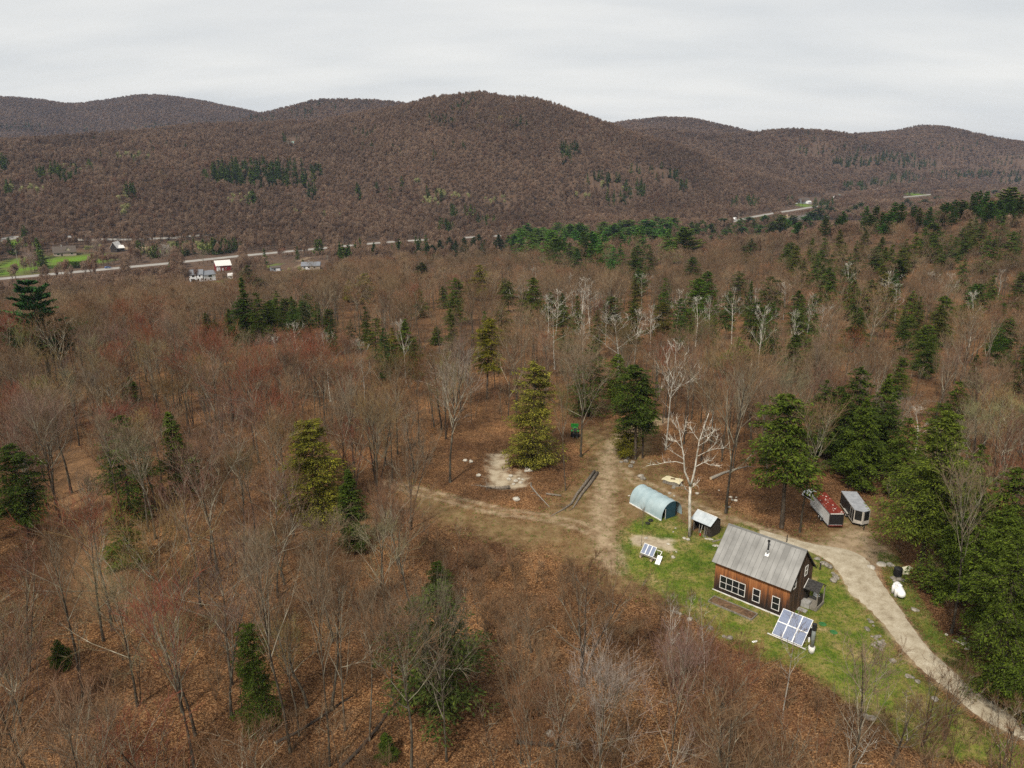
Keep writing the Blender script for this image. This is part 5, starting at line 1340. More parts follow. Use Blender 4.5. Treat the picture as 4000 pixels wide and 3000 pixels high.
MB().bar((5.43, 1.42, rz_(1.42) + .13), (5.43, 1.74, rz_(1.74) + .13), 0.42, 0.012).obj('flashing_plate', M_WHITE_P, pipe)
# gable porch
po = MB(); PV, PW, PO, PZ, PE = 4.75, 1.15, 1.75, 3.1, 2.35
for s in (-1, 1):
    po.prism([(L_ + .09, PV, PZ), (L_ + .09, PV + s * PW, PE), (L_ + .09, PV + s * PW, PE + .07), (L_ + .09, PV, PZ + .07)], (PO, 0, 0))
porch = po.obj('porch_roof', M_SHINGLE, cab)
MB().bar((L_ + .12, PV - PW, PE + .04), (L_ + .12, PV, PZ + .04), 0.05, 0.14).obj('trim_board', M_WTRIM, porch)
for s in (-1, 1): MB().box((L_ + PO - .05, PV + s * (PW - .12), PE / 2), (0.12, 0.12, PE)).obj('post', M_GWOOD, porch)
MB().box((L_ + PO / 2 + .09, PV, 0.22), (PO - .1, 2 * PW - .1, 0.40)).obj('deck', M_GWOOD, porch)
MB().box((L_ + PO - .05, PV - .15, 1.0), (0.04, 1.7, 1.0)).obj('rail_panel', M_DWOOD, porch)
MB().box((L_ + .07, PV, 1.42), (0.05, 0.9, 2.0)).obj('door', M_DWOOD, cab)
def local(o, x, y, z=0.0):
    c, s = math.cos(o.rotation_euler[2]), math.sin(o.rotation_euler[2])
    X_, Y_ = o.location[0] + c * x - s * y, o.location[1] + s * x + c * y
    return (X_, Y_, gz(X_, Y_) + z)

def jit_stone(name, P, sx, sy, sz, mat, label=None, group=None, seed=0, cat='rock'):
    g = random.Random(seed); bm = bmesh.new(); bmesh.ops.create_icosphere(bm, subdivisions=2, radius=0.5)
    ph = [g.uniform(0, 6) for _ in range(6)]
    for v in bm.verts:
        c = v.co; f = 1 + 0.13 * math.sin(c.x * 7 + ph[0]) * math.cos(c.y * 6 + ph[1]) + 0.10 * math.sin(c.z * 9 + ph[2] + c.x * 5) + g.uniform(-.04, .04)
        v.co = Vector((c.x * sx, c.y * sy, c.z * sz)) * f
        if v.co.z < -sz * 0.28: v.co.z = -sz * 0.28
    me = bpy.data.meshes.new(name); bm.to_mesh(me); bm.free()
    o = link(name, me, mat); o.location = (P[0], P[1], P[2] + sz * 0.2); o.rotation_euler = (0, 0, g.uniform(0, 6.28))
    if label: tag(o, label, cat, group)
    return o
def simple(name, mb, mat, loc, rz, label, cat, group=None, bevel=0.0, smooth=False):
    o = mb.obj(name, mat, None, smooth, bevel); o.location = loc; o.rotation_euler = (0, 0, rz); return tag(o, label, cat, group)
simple('concrete_block', MB().box((0, 0, .38), (1.0, 0.8, 0.8)), M_CONC, GG(*Z1(1140, 1068)), R(-42.8), 'grey concrete block step beside the cabin gable', 'block', bevel=0.02)
simple('stone_slab', MB().box((0, 0, .07), (1.1, 0.6, 0.16)), M_CONC, GG(*Z1(1102, 1108)), R(-42.8), 'pale flat slab on the grass near the cabin corner', 'slab', bevel=0.02)
simple('stone_slab', MB().box((0, 0, .05), (0.6, 0.5, 0.12)), M_CONC, GG(*Z1(1212, 1026)), R(-30), 'small pale slab below the cabin porch', 'slab', bevel=0.02)
ch = thing('garden_chair', 'white garden chair behind the cabin gable', 'chair', local(cab, L_ + .7, W_ + 0.3), R(20))
MB().box((0, 0, .42), (.55, .55, .06)).obj('seat', M_WHITE_P, ch); MB().box((0, .27, .75), (.55, .06, .62)).obj('backrest', M_WHITE_P, ch)
for a in (-.23, .23):
    for b2 in (-.23, .23): MB().box((a, b2, .2), (.06, .06, .4)).obj('leg', M_WHITE_P, ch)
    MB().box((a, 0, .62), (.06, .5, .05)).obj('armrest', M_WHITE_P, ch)
simple('fence_post', MB().tube([(0, 0, -.2), (0, 0, .95)], .09, 8), M_DWOOD, GG(*Z1(1283, 705)), 0, 'short dark post on the grass behind the cabin', 'post')
simple('fence_post', MB().tube([(0, 0, -.2), (0, 0, 1.1)], .07, 8), M_DWOOD, GG(*Z1(951, 432)), 0, 'thin dark post beside the drive behind the cabin roof', 'post')
# raised bed
rb = thing('garden_bed', 'low timber-edged garden bed in front of the cabin', 'garden bed', GG(*Z1(410, 1090)), R(-42.8))
for (c_, d_) in (((0, .75, .1), (5.4, .07, .24)), ((0, -.75, .1), (5.4, .07, .24)), ((2.7, 0, .1), (.07, 1.42, .24)), ((-2.7, 0, .1), (.07, 1.42, .24))): MB().box(c_, d_).obj('plank', M_GWOOD, rb)
MB().box((0, 0, .06), (5.3, 1.4, .14)).obj('soil', vary('bed_soil', (0.06, 0.035, 0.02), (0.17, 0.10, 0.055), 3, .95, bump=.5), rb)

# ------------------------------------------------------------------ solar arrays
def solar_array(name, label, P, rz, wd, up, z0, tilt, cols, rows, extra, legs=True):
    a = thing(name, label, 'solar panels', (P[0], P[1], gz(P[0], P[1])), rz)
    ct, st = math.cos(tilt), math.sin(tilt); cw, rh = wd / cols, up / rows
    rot = Matrix.Rotation(tilt, 3, 'X')
    for i in range(cols):
        for j in range(rows):
            c = Vector((cw * (i + .5), rh * (j + .5) * ct, z0 + rh * (j + .5) * st))
            fr = MB()
            for s in (-1, 1):
                fr.box((0, s * (rh / 2 - .03), 0), (cw - .008, .05, .045)); fr.box((s * (cw / 2 - .03), 0, 0), (.05, rh - .108, .045))
            o = fr.obj('solar_panel', M_WHITE_P, a); o.location = c; o.rotation_euler = (tilt, 0, 0)
            g = MB().box((0, 0, .004), (cw - .10, rh - .10, .02)).obj('cells', M_SOLAR, o)
    for t in (0.22, 0.78):
        MB().bar((-.12, up * t * ct + .04 * st, z0 + up * t * st - .06), (wd + .12, up * t * ct + .04 * st, z0 + up * t * st - .06), .06, .06).obj('rail', M_STEEL, a)
    MB().bar((-extra, -.06, z0 - .10), (wd + extra, -.06, z0 - .10), .09, .09).obj('base_rail', M_GWOOD if not legs else M_WTRIM, a)
    if legs:
        for xx in (.3, wd - .3):
            MB().bar((xx, up * .85 * ct, -.2), (xx, up * .85 * ct, z0 + up * .85 * st - .08), .09, .09).obj('leg', M_GWOOD, a)
            MB().bar((xx, .1, -.2), (xx, .1, z0 - .02), .09, .09).obj('leg', M_GWOOD, a)
            MB().bar((xx, .1, .05), (xx, up * .85 * ct, .05), .08, .08).obj('skid', M_GWOOD, a)
    return a
solar_array('solar_array', 'large tilted rack of six solar panels at the cabin corner', (28.06, 72.40), R(-42.7), 3.33, 3.17, 0.30, math.atan2(1.95, 2.48), 3, 2, 0.45)
sm_ = solar_array('solar_array', 'small rack of three solar panels on logs by the pale rock', (16.63, 89.76), R(-42.5), 1.86, 1.38, 0.5, math.atan2(1.04, .913), 3, 1, 0.12, False)
MB().bar((1.86, .05, .45), (2.75, .05, .45), .07, .07).obj('rail_end', M_WTRIM, sm_); MB().bar((2.6, .0, .45), (2.6, .95, 1.15), .07, .07).obj('side_rail', M_WTRIM, sm_); MB().bar((1.86, .93, 1.2), (2.65, .93, 1.2), .07, .07).obj('rail_end', M_WTRIM, sm_)
for xx in (.25, 2.1):
    MB().bar((xx, .75, -.1), (xx, .75, 1.1), .09, .09).obj('leg', M_GWOOD, sm_); MB().bar((xx, .1, .1), (xx, .1, .45), .09, .09).obj('leg', M_GWOOD, sm_)
for i, (zx, zy, lab) in enumerate([(570, 1462, 'left log propping the small solar rack'), (722, 1520, 'right log propping the small solar rack')]):
    q = GG(*Z2(zx, zy)); lg = thing('log', lab, 'log', q, R(-42.5))
    MB().tube([(0, -.25, .2), (0, .8, .2)], .19, 10).obj('trunk', M_LOG, lg); MB().tube([(0, -.262, .2), (0, -.25, .2)], .165, 10).obj('cut_end', M_CUT, lg)
q = GG(*Z2(820, 1545))
pb = MB().box((0, 0, 0), (.62, .04, 1.25)); o = simple('white_board', pb, M_WHITE_P, (q[0], q[1], q[2] + .40), R(-15), 'white board leaning against the small solar rack', 'board'); o.rotation_euler = (R(-52), 0, R(-32))
# standpipe
q = GG(*Z1(1195, 1530)); st_ = thing('standpipe', 'grey pipe with black cap standing in a white bucket by the solar array', 'pipe', q, 0)
MB().tube([(0, 0, 0), (0, 0, .75)], [.30, .34], 14).obj('bucket', M_WTRIM, st_, True); MB().tube([(0, 0, .6), (0.02, 0, 3.05)], .20, 12).obj('pipe', flat('pvc_grey', (.16, .18, .17)), st_, True)
MB().tube([(0.02, 0, 2.75), (0.02, 0, 3.45)], .25, 12).obj('cap', M_BLACK, st_); MB().box((-.35, .1, 1.5), (.14, .1, .5)).obj('box', M_WHITE_P, st_)
q = GG(*Z1(1195, 1385)); ct_ = thing('utility_cabinet', 'black cabinet with white lid beside the large solar array', 'cabinet', q, R(-42))
MB().box((0, 0, .65), (.55, .5, 1.3)).obj('body', M_BLACK, ct_, bevel=.02); MB().box((.02, 0, 1.36), (.32, .4, .12)).obj('lid', M_WHITE_P, ct_, bevel=.02)
for zx, zy, lab in ((1310, 1247, 'green septic lid in the grass, the one nearer the cabin'), (1420, 1327, 'green septic lid in the grass, the one nearer the driveway')):
    s_ = thing('septic_lid', lab, 'lid', GG(*Z1(zx, zy)), 0)
    m_gl = bpy.data.materials.get('green_lid') or flat('green_lid', (.03, .13, .035)); MB().tube([(0, 0, -.05), (0, 0, .06), (0, 0, .10)], [.42, .42, .32], 16).obj('lid', m_gl, s_); MB().tube([(-.1, 0, .13), (.1, 0, .13)], .025, 6).obj('handle', m_gl, s_)
jit_stone('stone', GG(*Z1(635, 1421)), .75, .32, .16, M_WHITE_P, 'long white stone lying on the grass below the raised bed', seed=4)

# ------------------------------------------------------------------ greenhouse tent
NLp, FLp = np.array([21.206, 99.747]), np.array([17.565, 105.552]); ax = (NLp - FLp) / np.linalg.norm(NLp - FLp)
gh = thing('hoop_tent', 'pale blue plastic hoop greenhouse with open dark end', 'greenhouse', (FLp[0], FLp[1], gz(19, 103)), math.atan2(ax[1], ax[0]))
GL, GWd, GHt = 6.85, 3.91, 2.52
V, Fq = [], []; ns, na_ = 31, 21
for i in range(ns):
    t = i / (ns - 1); sag = 1 - 0.022 * abs(math.sin(math.pi * t * 6)) 
    for j in range(na_):
        an = math.pi * j / (na_ - 1)
        cy_ = -math.cos(an); sz_ = math.sin(an) ** 0.8 if 0 < j < na_ - 1 else 0
        V.append((GL * t, GWd / 2 + GWd / 2 * cy_ * (sag if sz_ > .2 else 1), GHt * sz_ * sag + (0.02 * math.sin(t * 40 + j) if sz_ < .3 else 0)))
for i in range(ns - 1):
    for j in range(na_ - 1): a = i * na_ + j; Fq.append((a, a + 1, a + 1 + na_, a + na_))
M_TARP = vary('blue_grey_plastic', (0.26, 0.345, 0.37), (0.35, 0.435, 0.455), .8, .5, spec=.3)
link('cover', mesh_np('cover', V, Fq, True), M_TARP, gh)
def arch(x, sc=1.0, n=17): return [(x, GWd / 2 - GWd / 2 * sc * math.cos(math.pi * j / (n - 1)), GHt * sc * max(math.sin(math.pi * j / (n - 1)), 0) ** .8) for j in range(n)]
for i in range(7): MB().tube(arch(GL * i / 6 + (.02 if i == 6 else 0 if i else -.02), 1.002), .016, 6).obj('hoop', M_TARP, gh)
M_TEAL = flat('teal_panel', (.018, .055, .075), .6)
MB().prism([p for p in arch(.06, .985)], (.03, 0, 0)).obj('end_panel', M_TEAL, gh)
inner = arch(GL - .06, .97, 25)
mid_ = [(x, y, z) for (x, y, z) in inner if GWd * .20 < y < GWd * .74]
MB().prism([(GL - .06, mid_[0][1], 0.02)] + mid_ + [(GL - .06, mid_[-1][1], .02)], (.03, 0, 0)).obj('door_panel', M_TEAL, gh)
MB().bar((GL - .02, GWd * .19, 0), (GL - .02, GWd * .19, 1.6), .05, .04).obj('door_post', M_WTRIM, gh); MB().bar((GL - .02, GWd * .75, 0), (GL - .02, GWd * .75, 2.1), .05, .04).obj('door_post', M_DWOOD, gh)
MB().bar((0, -.06, .06), (GL, -.06, .06), .10, .14).obj('base_board', M_WTRIM, gh)
for zx, zy, lab in ((708, 940, 'dark tyre nearer the hoop greenhouse'), (664, 982, 'dark tyre farther from the hoop greenhouse')):
    q = GG(*Z2(zx, zy)); bm = MB(); n1, n2 = 16, 8
    ring = []
    t_ = TB(); th_ = np.arange(n1) * 2 * math.pi / n1; ph_ = np.arange(n2) * 2 * math.pi / n2
    vv = [((.27 + .10 * math.cos(b)) * math.cos(a), (.27 + .10 * math.cos(b)) * math.sin(a), .10 + .10 * math.sin(b)) for a in th_ for b in ph_]
    ff = [(i * n2 + j, ((i + 1) % n1) * n2 + j, ((i + 1) % n1) * n2 + (j + 1) % n2, i * n2 + (j + 1) % n2) for i in range(n1) for j in range(n2)]
    o = link('tyre', mesh_np('tyre', vv, ff, True), M_RUBBER); o.location = q; tag(o, lab, 'tyre')

# ------------------------------------------------------------------ grey shed
SL, SW, SE, SR = 2.95, 2.06, 2.05, 2.72
sh = thing('tool_shed', 'small dark wooden shed with pale metal roof behind the cabin', 'shed', (25.05, 97.0, gz(26, 96.5)), R(-50))
MB().prism([(SL, 0.04, 0), (SL, SW, 0), (SL, SW, SE), (SL, SW / 2, SR - .04), (SL, 0.04, SE)], (-.05, 0, 0)).obj('end_wall', M_DWOOD, sh)
MB().prism([(0, 0, 0), (0, SW, 0), (0, SW, SE), (0, SW / 2, SR - .04), (0, 0, SE)], (.05, 0, 0)).obj('end_wall', M_DWOOD, sh)
MB().box((SL / 2, SW - .03, SE / 2), (SL - .1, .05, SE)).obj('back_wall', M_DWOOD, sh); MB().box((SL * .82, .03, SE / 2), (SL * .3, .05, SE - .05)).obj('front_wall', M_DWOOD, sh)
for i in range(9): MB().box((SL + .015, .12 + i * .23, .95 + .0), (.02, .20, 1.85)).obj('board', M_DWOOD, sh)
for xx in (.1, SL * .35, SL * .64): MB().box((xx, .05, SE / 2), (.09, .09, SE)).obj('post', M_GWOOD, sh)
sr = MB(); ssl = (SR - SE) / (SW / 2); M_SROOF = vary('shed_roof', (.36, .40, .42), (.47, .51, .53), 1.2, .45, metal=.1)
for i in range(6):
    for s in (0, 1):
        x0 = -.18 + i * (SL + .36) / 6
        y0, y1 = (-.42, SW / 2) if s == 0 else (SW + .42, SW / 2); z0_, z1_ = SE - ssl * .42 + .04, SR + .04
        m_ = MB().prism([(x0 + .003, y0, z0_), (x0 + .003, y1, z1_), (x0 + .003, y1, z1_ + .03), (x0 + .003, y0, z0_ + .03)], ((SL + .36) / 6 - .006, 0, 0))
        m_.obj('roof_panel', M_SROOF, sh)
MB().box((SL / 2, SW / 2, SR + .075), (SL + .4, .12, .03)).obj('ridge_cap', M_WTRIM, sh)
for i, (xx, c_, lab) in enumerate([(1.55, M_WTRIM, 'pale long-handled tool leaning at the shed front'), (2.2, M_GWOOD, 'wooden handle leaning at the shed front'), (2.45, M_GWOOD, 'second wooden handle leaning near the shed corner')]):
    a = local(sh, xx, -.45); t_ = thing('garden_tool', lab, 'tool', a, R(-50))
    MB().tube([(0, 0, .1), (0.05, .35, 1.5)], .022, 6).obj('handle', c_, t_); MB().box((0, -.02, .08), (.2, .05, .22)).obj('blade', M_STEEL, t_)
q = local(sh, 1.7, -.6); cn = thing('fuel_can', 'small red fuel can at the shed front', 'can', q, 0)
M_RED = flat('red_plastic', (.35, .03, .025)); MB().box((0, 0, .16), (.24, .16, .32)).obj('body', M_RED, cn, bevel=.02); MB().box((0, 0, .38), (.16, .03, .04)).obj('handle', M_RED, cn); MB().tube([(.08, 0, .32), (.12, 0, .42)], .02, 6).obj('spout', M_BLACK, cn)
simple('timber', MB().box((0, 0, .07), (1.5, .14, .13)), M_GWOOD, GG(*Z2(1660, 1230)), R(25), 'weathered timber on the ground below the shed', 'timber')
jit_stone('flat_stone', GG(*Z2(1560, 1205)), .9, .6, .2, M_PSTONE, 'flat pale stone at the shed corner', seed=11)
jit_stone('flat_stone', GG(*Z2(1650, 1300)), 1.0, .6, .2, M_PSTONE, 'flat pale stone between shed and cabin roof', seed=12)

# ------------------------------------------------------------------ trailers
def wheel(parent, c, r=.34, w=.2, axis='y'):
    d = Vector((0, w / 2, 0)); c = Vector(c)
    o = MB().tube([c - d, c + d], r, 16).obj('wheel', M_RUBBER, parent)
    MB().tube([c - d * 1.05, c + d * 1.05], r * .55, 12).obj('rim', M_WTRIM, o); return o
TLw, TWw, THw = 6.92, 2.02, 2.28
tw = thing('cargo_trailer', 'white box trailer with rusty red roof and open dark rear end', 'trailer', (44.03, 104.46, gz(44.5, 101)), -1.575)
M_TSIDE = vary('trailer_side', (.52, .52, .51), (.68, .68, .66), 1.5, .5, (1, 1, 3)); M_RUST = vary('rusty_red_roof', (.085, .015, .010), (.19, .032, .020), 2.2, .9, lo=.3, hi=.65, spec=.1)
bd = MB(); t = .05
for y_ in (t / 2, TWw - t / 2): bd.box((TLw / 2, y_, .4 + (THw - .4) / 2), (TLw, t, THw - .4))
bd.box((t / 2, TWw / 2, .4 + (THw - .4) / 2), (t, TWw - 2 * t, THw - .4)); bd.box((TLw / 2, TWw / 2, .45), (TLw - .02, TWw - 2 * t, .08))
body = bd.obj('body', M_TSIDE, tw)
MB().box((TLw / 2 + .02, TWw / 2, .4 + (THw - .4) / 2 + .04), (TLw - .16, TWw - 2 * t - .02, THw - .56)).obj('interior_shade', M_BLACK, tw)  # added black block, makes the open rear look dark as if shaded inside
MB().box((TLw / 2, TWw / 2, THw + .02), (TLw + .02, TWw + .02, .05)).obj('roof', M_RUST, tw)
kk = random.Random(5); M_FLAKE = flat('paint_flake', (.62, .55, .48))
fk = MB()
for i in range(26):
    x_, y_, s_ = kk.uniform(.4, TLw - .2), kk.uniform(.15, TWw - .15), kk.uniform(.05, .17)
    fk.face([(x_ + s_ * math.cos(a) * kk.uniform(.6, 1.3), y_ + s_ * .7 * math.sin(a) * kk.uniform(.6, 1.3), THw + .0485) for a in (0, 1, 2, 3.1, 4.2, 5.3)])
o = fk.obj('paint_flakes', M_FLAKE, tw); o['kind'] = 'stuff'
for y_ in (0.0, TWw): MB().box((TLw / 2, y_, THw - .04), (TLw, .06, .09)).obj('top_rail', M_STEEL, tw); MB().box((TLw / 2, y_, .42), (TLw, .055, .12)).obj('bottom_rail', M_STEEL, tw)
for y_ in (0.05, TWw - .05): MB().box((TLw + .012, y_, .4 + (THw - .4) / 2), (.06, .1, THw - .4)).obj('door_post', M_DWOOD, tw)
MB().box((TLw + .012, TWw / 2, THw - .07), (.06, TWw - .22, .12)).obj('door_header', M_WTRIM, tw); MB().box((TLw + .02, TWw / 2, .42), (.08, TWw, .14)).obj('sill', M_RUST, tw)
for x_ in (TLw * .56, TLw * .56 + .78):
    for y_ in (-.02, TWw + .02): wheel(tw, (x_, y_ + (-.06 if y_ < 1 else .06), .34))
for y_ in (-.14, TWw + .14): MB().box((TLw * .56 + .39, y_, .74), (1.7, .22, .05)).obj('fender', M_STEEL, tw)
MB().bar((0, TWw * .2, .45), (-1.2, TWw / 2, .45), .09, .09).obj('tongue', M_BLACK, tw); MB().bar((0, TWw * .8, .45), (-1.2, TWw / 2, .45), .09, .09).obj('tongue', M_BLACK, tw)
MB().box((1.1, -.013, 1.25), (.6, .02, .6)).obj('hatch', M_TSIDE, tw)
TLb, TWb, THb = 6.2, 2.14, 2.38
tb = thing('enclosed_trailer', 'black enclosed trailer with silver roof and pointed front', 'trailer', (48.45, 104.54, gz(48.5, 101)), -1.682)
M_SROOF2 = vary('silver_roof', (.26, .27, .29), (.36, .37, .39), 1.5, .4, metal=.1); nose = .62
foot = [(0, 0), (0, TWb), (TLb, TWb), (TLb + nose, TWb / 2), (TLb, 0)]
MB().prism([(x, y, .42) for x, y in foot], (0, 0, THb - .42)).obj('body', M_BLACK, tb)
MB().prism([(x, y, THb + .003) for x, y in [(-.02, -.02), (-.02, TWb + .02), (TLb + .02, TWb + .02), (TLb + nose + .04, TWb / 2), (TLb + .02, -.02)]], (0, 0, .05)).obj('roof', M_SROOF2, tb)
M_ALU = flat('aluminium', (.52, .49, .44), .35, .3)
for s in (0, 1):
    p0 = Vector((TLb + .006, 0 if s == 0 else TWb, 0)); p1 = Vector((TLb + nose + .006, TWb / 2, 0)); dv = (p1 - p0); nv = Vector((dv.y, -dv.x, 0)).normalized() * (1 if s == 0 else -1)
    if nv.x < 0: nv = -nv
    for (t0, t1, z0_, z1_, m2, nm_) in ((.01, .99, .45, .95, M_ALU, 'nose_guard'), (.01, .10, .95, THb - .02, M_ALU, 'corner_trim'), (.86, .995, .95, THb - .02, M_ALU, 'corner_trim'), (.10, .86, 1.0, THb - .1, M_GLASS_D, 'nose_panel')):
        a, b2 = p0 + dv * t0, p0 + dv * t1
        MB().prism([(a.x, a.y, z0_), (b2.x, b2.y, z0_), (b2.x, b2.y, z1_), (a.x, a.y, z1_)], nv * .015).obj(nm_, m2, tb)
for y_ in (-.012, TWb + .012):
    MB().box((TLb / 2, y_, .46), (TLb - .02, .03, .12)).obj('bottom_rail', M_ALU, tb); MB().box((TLb / 2, y_, THb - .05), (TLb - .02, .03, .06)).obj('top_rail', M_ALU, tb)
dr = MB()
for a in (-.42, .42): dr.box((5.1 + a, -.014, 1.35), (.04, .02, 1.7))
dr.box((5.1, -.014, 2.18), (.80, .02, .04)); dr.obj('side_door', M_ALU, tb); MB().box((5.35, -.035, 1.3), (.04, .03, .14)).obj('handle', M_STEEL, tb)
for x_ in (TLb * .45, TLb * .45 + .78):
    for y_ in (-.08, TWb + .08): wheel(tb, (x_, y_, .34))
for y_ in (-.14, TWb + .14): MB().box((TLb * .45 + .39, y_, .76), (1.7, .24, .06)).obj('fender', M_ALU, tb)
MB().bar((TLb + .2, TWb * .3, .46), (TLb + nose + 1.0, TWb / 2, .46), .08, .08).obj('tongue', M_BLACK, tb); MB().bar((TLb + .2, TWb * .7, .46), (TLb + nose + 1.0, TWb / 2, .46), .08, .08).obj('tongue', M_BLACK, tb)
MB().tube([(TLb + nose + .8, TWb / 2, .02), (TLb + nose + .8, TWb / 2, .95)], .05, 8).obj('jack', M_BLACK, tb)
q = GG(*Z3(360, 290)); cp = thing('truck_cap', 'white pickup cap lying beyond the red-roofed trailer', 'truck cap', q, R(-70))
MB().prism([(-1.3, -.8, .15), (1.3, -.8, .15), (1.1, -.65, .95), (-1.1, -.65, .95)], (0, 1.5, 0)).obj('shell', M_WHITE_P, cp, bevel=.04); MB().box((0, -.82, .5), (1.7, .02, .4)).obj('window', M_GLASS_D, cp)

# ------------------------------------------------------------------ propane, barrel, crate
a, b2 = np.array([45.90, 81.5]), np.array([45.42, 79.35]); pr_ = thing('propane_tank', 'large white horizontal propane tank beside the driveway', 'tank', (a[0], a[1], gz(*a)), math.atan2(*(b2 - a)[::-1]))
M_TANK = flat('tank_white', (.80, .80, .79), .35, spec=.4, var=.05)
MB().tube([(-.36, 0, .72), (-.30, 0, .72), (-.16, 0, .72), (0, 0, .72), (2.0, 0, .72), (2.2, 0, .72), (2.34, 0, .72), (2.4, 0, .72)], [.05, .24, .41, .47, .47, .41, .24, .05], 20).obj('body', M_TANK, pr_, True)
MB().tube([(.95, 0, 1.15), (.95, 0, 1.34), (.95, 0, 1.40)], [.26, .25, .1], 14).obj('valve_hood', M_TANK, pr_, True)
for x_ in (.35, 1.6): MB().box((x_, 0, .13), (.15, .7, .26)).obj('foot', M_CONC, pr_)
for zx, zy, lab in ((1318, 1412, 'upright white gas cylinder farther up the drive'), (1350, 1455, 'upright white gas cylinder nearer the camera')):
    c_ = thing('gas_cylinder', lab, 'cylinder', GG(*Z3(zx, zy)), 0)
    MB().tube([(0, 0, .04), (0, 0, 1.0), (0, 0, 1.12), (0, 0, 1.18)], [.19, .19, .14, .05], 14).obj('body', M_TANK, c_, True); MB().tube([(0, 0, 1.16), (0, 0, 1.34)], [.12, .12], 12).obj('collar', M_TANK, c_); MB().tube([(0, 0, 0), (0, 0, .05)], .16, 12).obj('foot_ring', M_STEEL, c_)
q = GG(*Z3(1375, 1205)); br_ = thing('culvert_barrel', 'black ribbed plastic barrel beside the driveway', 'barrel', q, 0)
pz = []; rd = []
for i in range(21): pz.append((0, 0, .0 + i * .055)); rd.append(.50 if i % 2 else .455)
MB().tube(pz, rd, 22).obj('body', flat('black_plastic', (.014, .014, .014), .45), br_, True)
for i in range(1, 20, 4): MB().tube([(0, 0, i * .055 - .012), (0, 0, i * .055 + .012)], .507, 22).obj('rib', M_BLACK, br_)
q = GG(*Z3(1460, 1180)); cr_ = thing('plastic_crate', 'cream-coloured box with open lid next to the black barrel', 'box', q, R(12))
M_CREAM = flat('cream_plastic', (.62, .60, .44)); MB().box((0, 0, .35), (.75, .6, .62)).obj('body', M_CREAM, cr_, bevel=.02); MB().box((.35, .1, .70), (1.0, .7, .05), Matrix.Rotation(R(-6), 3, 'Y')).obj('lid', M_CREAM, cr_)

# ------------------------------------------------------------------ tractor seen from behind
q = GG(*Z4(1645, 415)); tr_ = thing('tractor', 'green tractor with loader bucket parked beyond the forked dark tree', 'tractor', q, math.atan2(6.4, .6) - math.pi / 2 + R(2))
M_JG = flat('tractor_green', (.02, .20, .03), .45, spec=.4); M_JY = flat('rim_yellow', (.55, .42, .03)); M_TARPG = flat('seat_dark', (.05, .05, .05))
def twheel(x, y, r, w):
    o = MB().tube([(x - w / 2, y, r), (x + w / 2, y, r)], r, 18).obj('wheel', M_RUBBER, tr_); MB().tube([(x - w / 2 - .01, y, r), (x + w / 2 + .01, y, r)], r * .55, 12).obj('rim', M_JY, o)
    for i in range(14):
        an = i * 2 * math.pi / 14; MB().box((x, y + math.cos(an) * r, r + math.sin(an) * r), (w * .9, .05, .07), Matrix.Rotation(an, 3, 'X')).obj('lug', M_RUBBER, o)
for s in (-1, 1): twheel(s * .62, 1.0, .55, .3); twheel(s * .55, 2.75, .36, .22)
MB().box((0, 2.4, .95), (.52, 1.35, .5)).obj('hood', M_JG, tr_, bevel=.05); MB().box((0, 1.3, .62), (.5, 1.6, .35)).obj('chassis', M_BLACK, tr_)
for s in (-1, 1): MB().box((s * .58, 1.0, 1.14), (.36, .95, .06)).obj('fender', M_JG, tr_, bevel=.02)
MB().box((0, .85, 1.12), (.5, .45, .12)).obj('seat', M_JG, tr_, bevel=.03); MB().box((0, .62, 1.42), (.5, .1, .5)).obj('seat_back', M_TARPG, tr_, bevel=.03)
ro = MB()
for s in (-1, 1): ro.tube([(s * .55, .45, .8), (s * .55, .45, 2.15)], .035, 8)
ro.tube([(-.55, .45, 2.15), (.55, .45, 2.15)], .035, 8); ro.obj('roll_bar', M_BLACK, tr_)
MB().tube([(0, 1.55, 1.35), (0, 1.62, 1.37)], .19, 14).obj('steering_wheel', M_BLACK, tr_)
for s in (-1, 1): MB().bar((s * .42, 1.9, 1.2), (s * .42, 3.9, 1.1), .08, .12).obj('loader_arm', M_JG, tr_)
bk = MB(); bk.prism([(-.72, 3.9, 1.5), (-.72, 4.1, .7), (-.72, 4.65, .62), (-.72, 4.6, .70), (-.72, 4.16, .77), (-.72, 3.97, 1.5)], (1.44, 0, 0))
for s in (-.71, .69): bk.prism([(s, 3.9, 1.5), (s, 4.1, .7), (s, 4.65, .62)], (.02, 0, 0))
bk.obj('bucket', M_JG, tr_)
for s in (-.35, .35): MB().box((s, -.25, .35), (.07, .9, .05)).obj('fork', M_STEEL, tr_)
MB().box((0, .2, .6), (1.1, .3, .5)).obj('rear_hitch', M_BLACK, tr_)

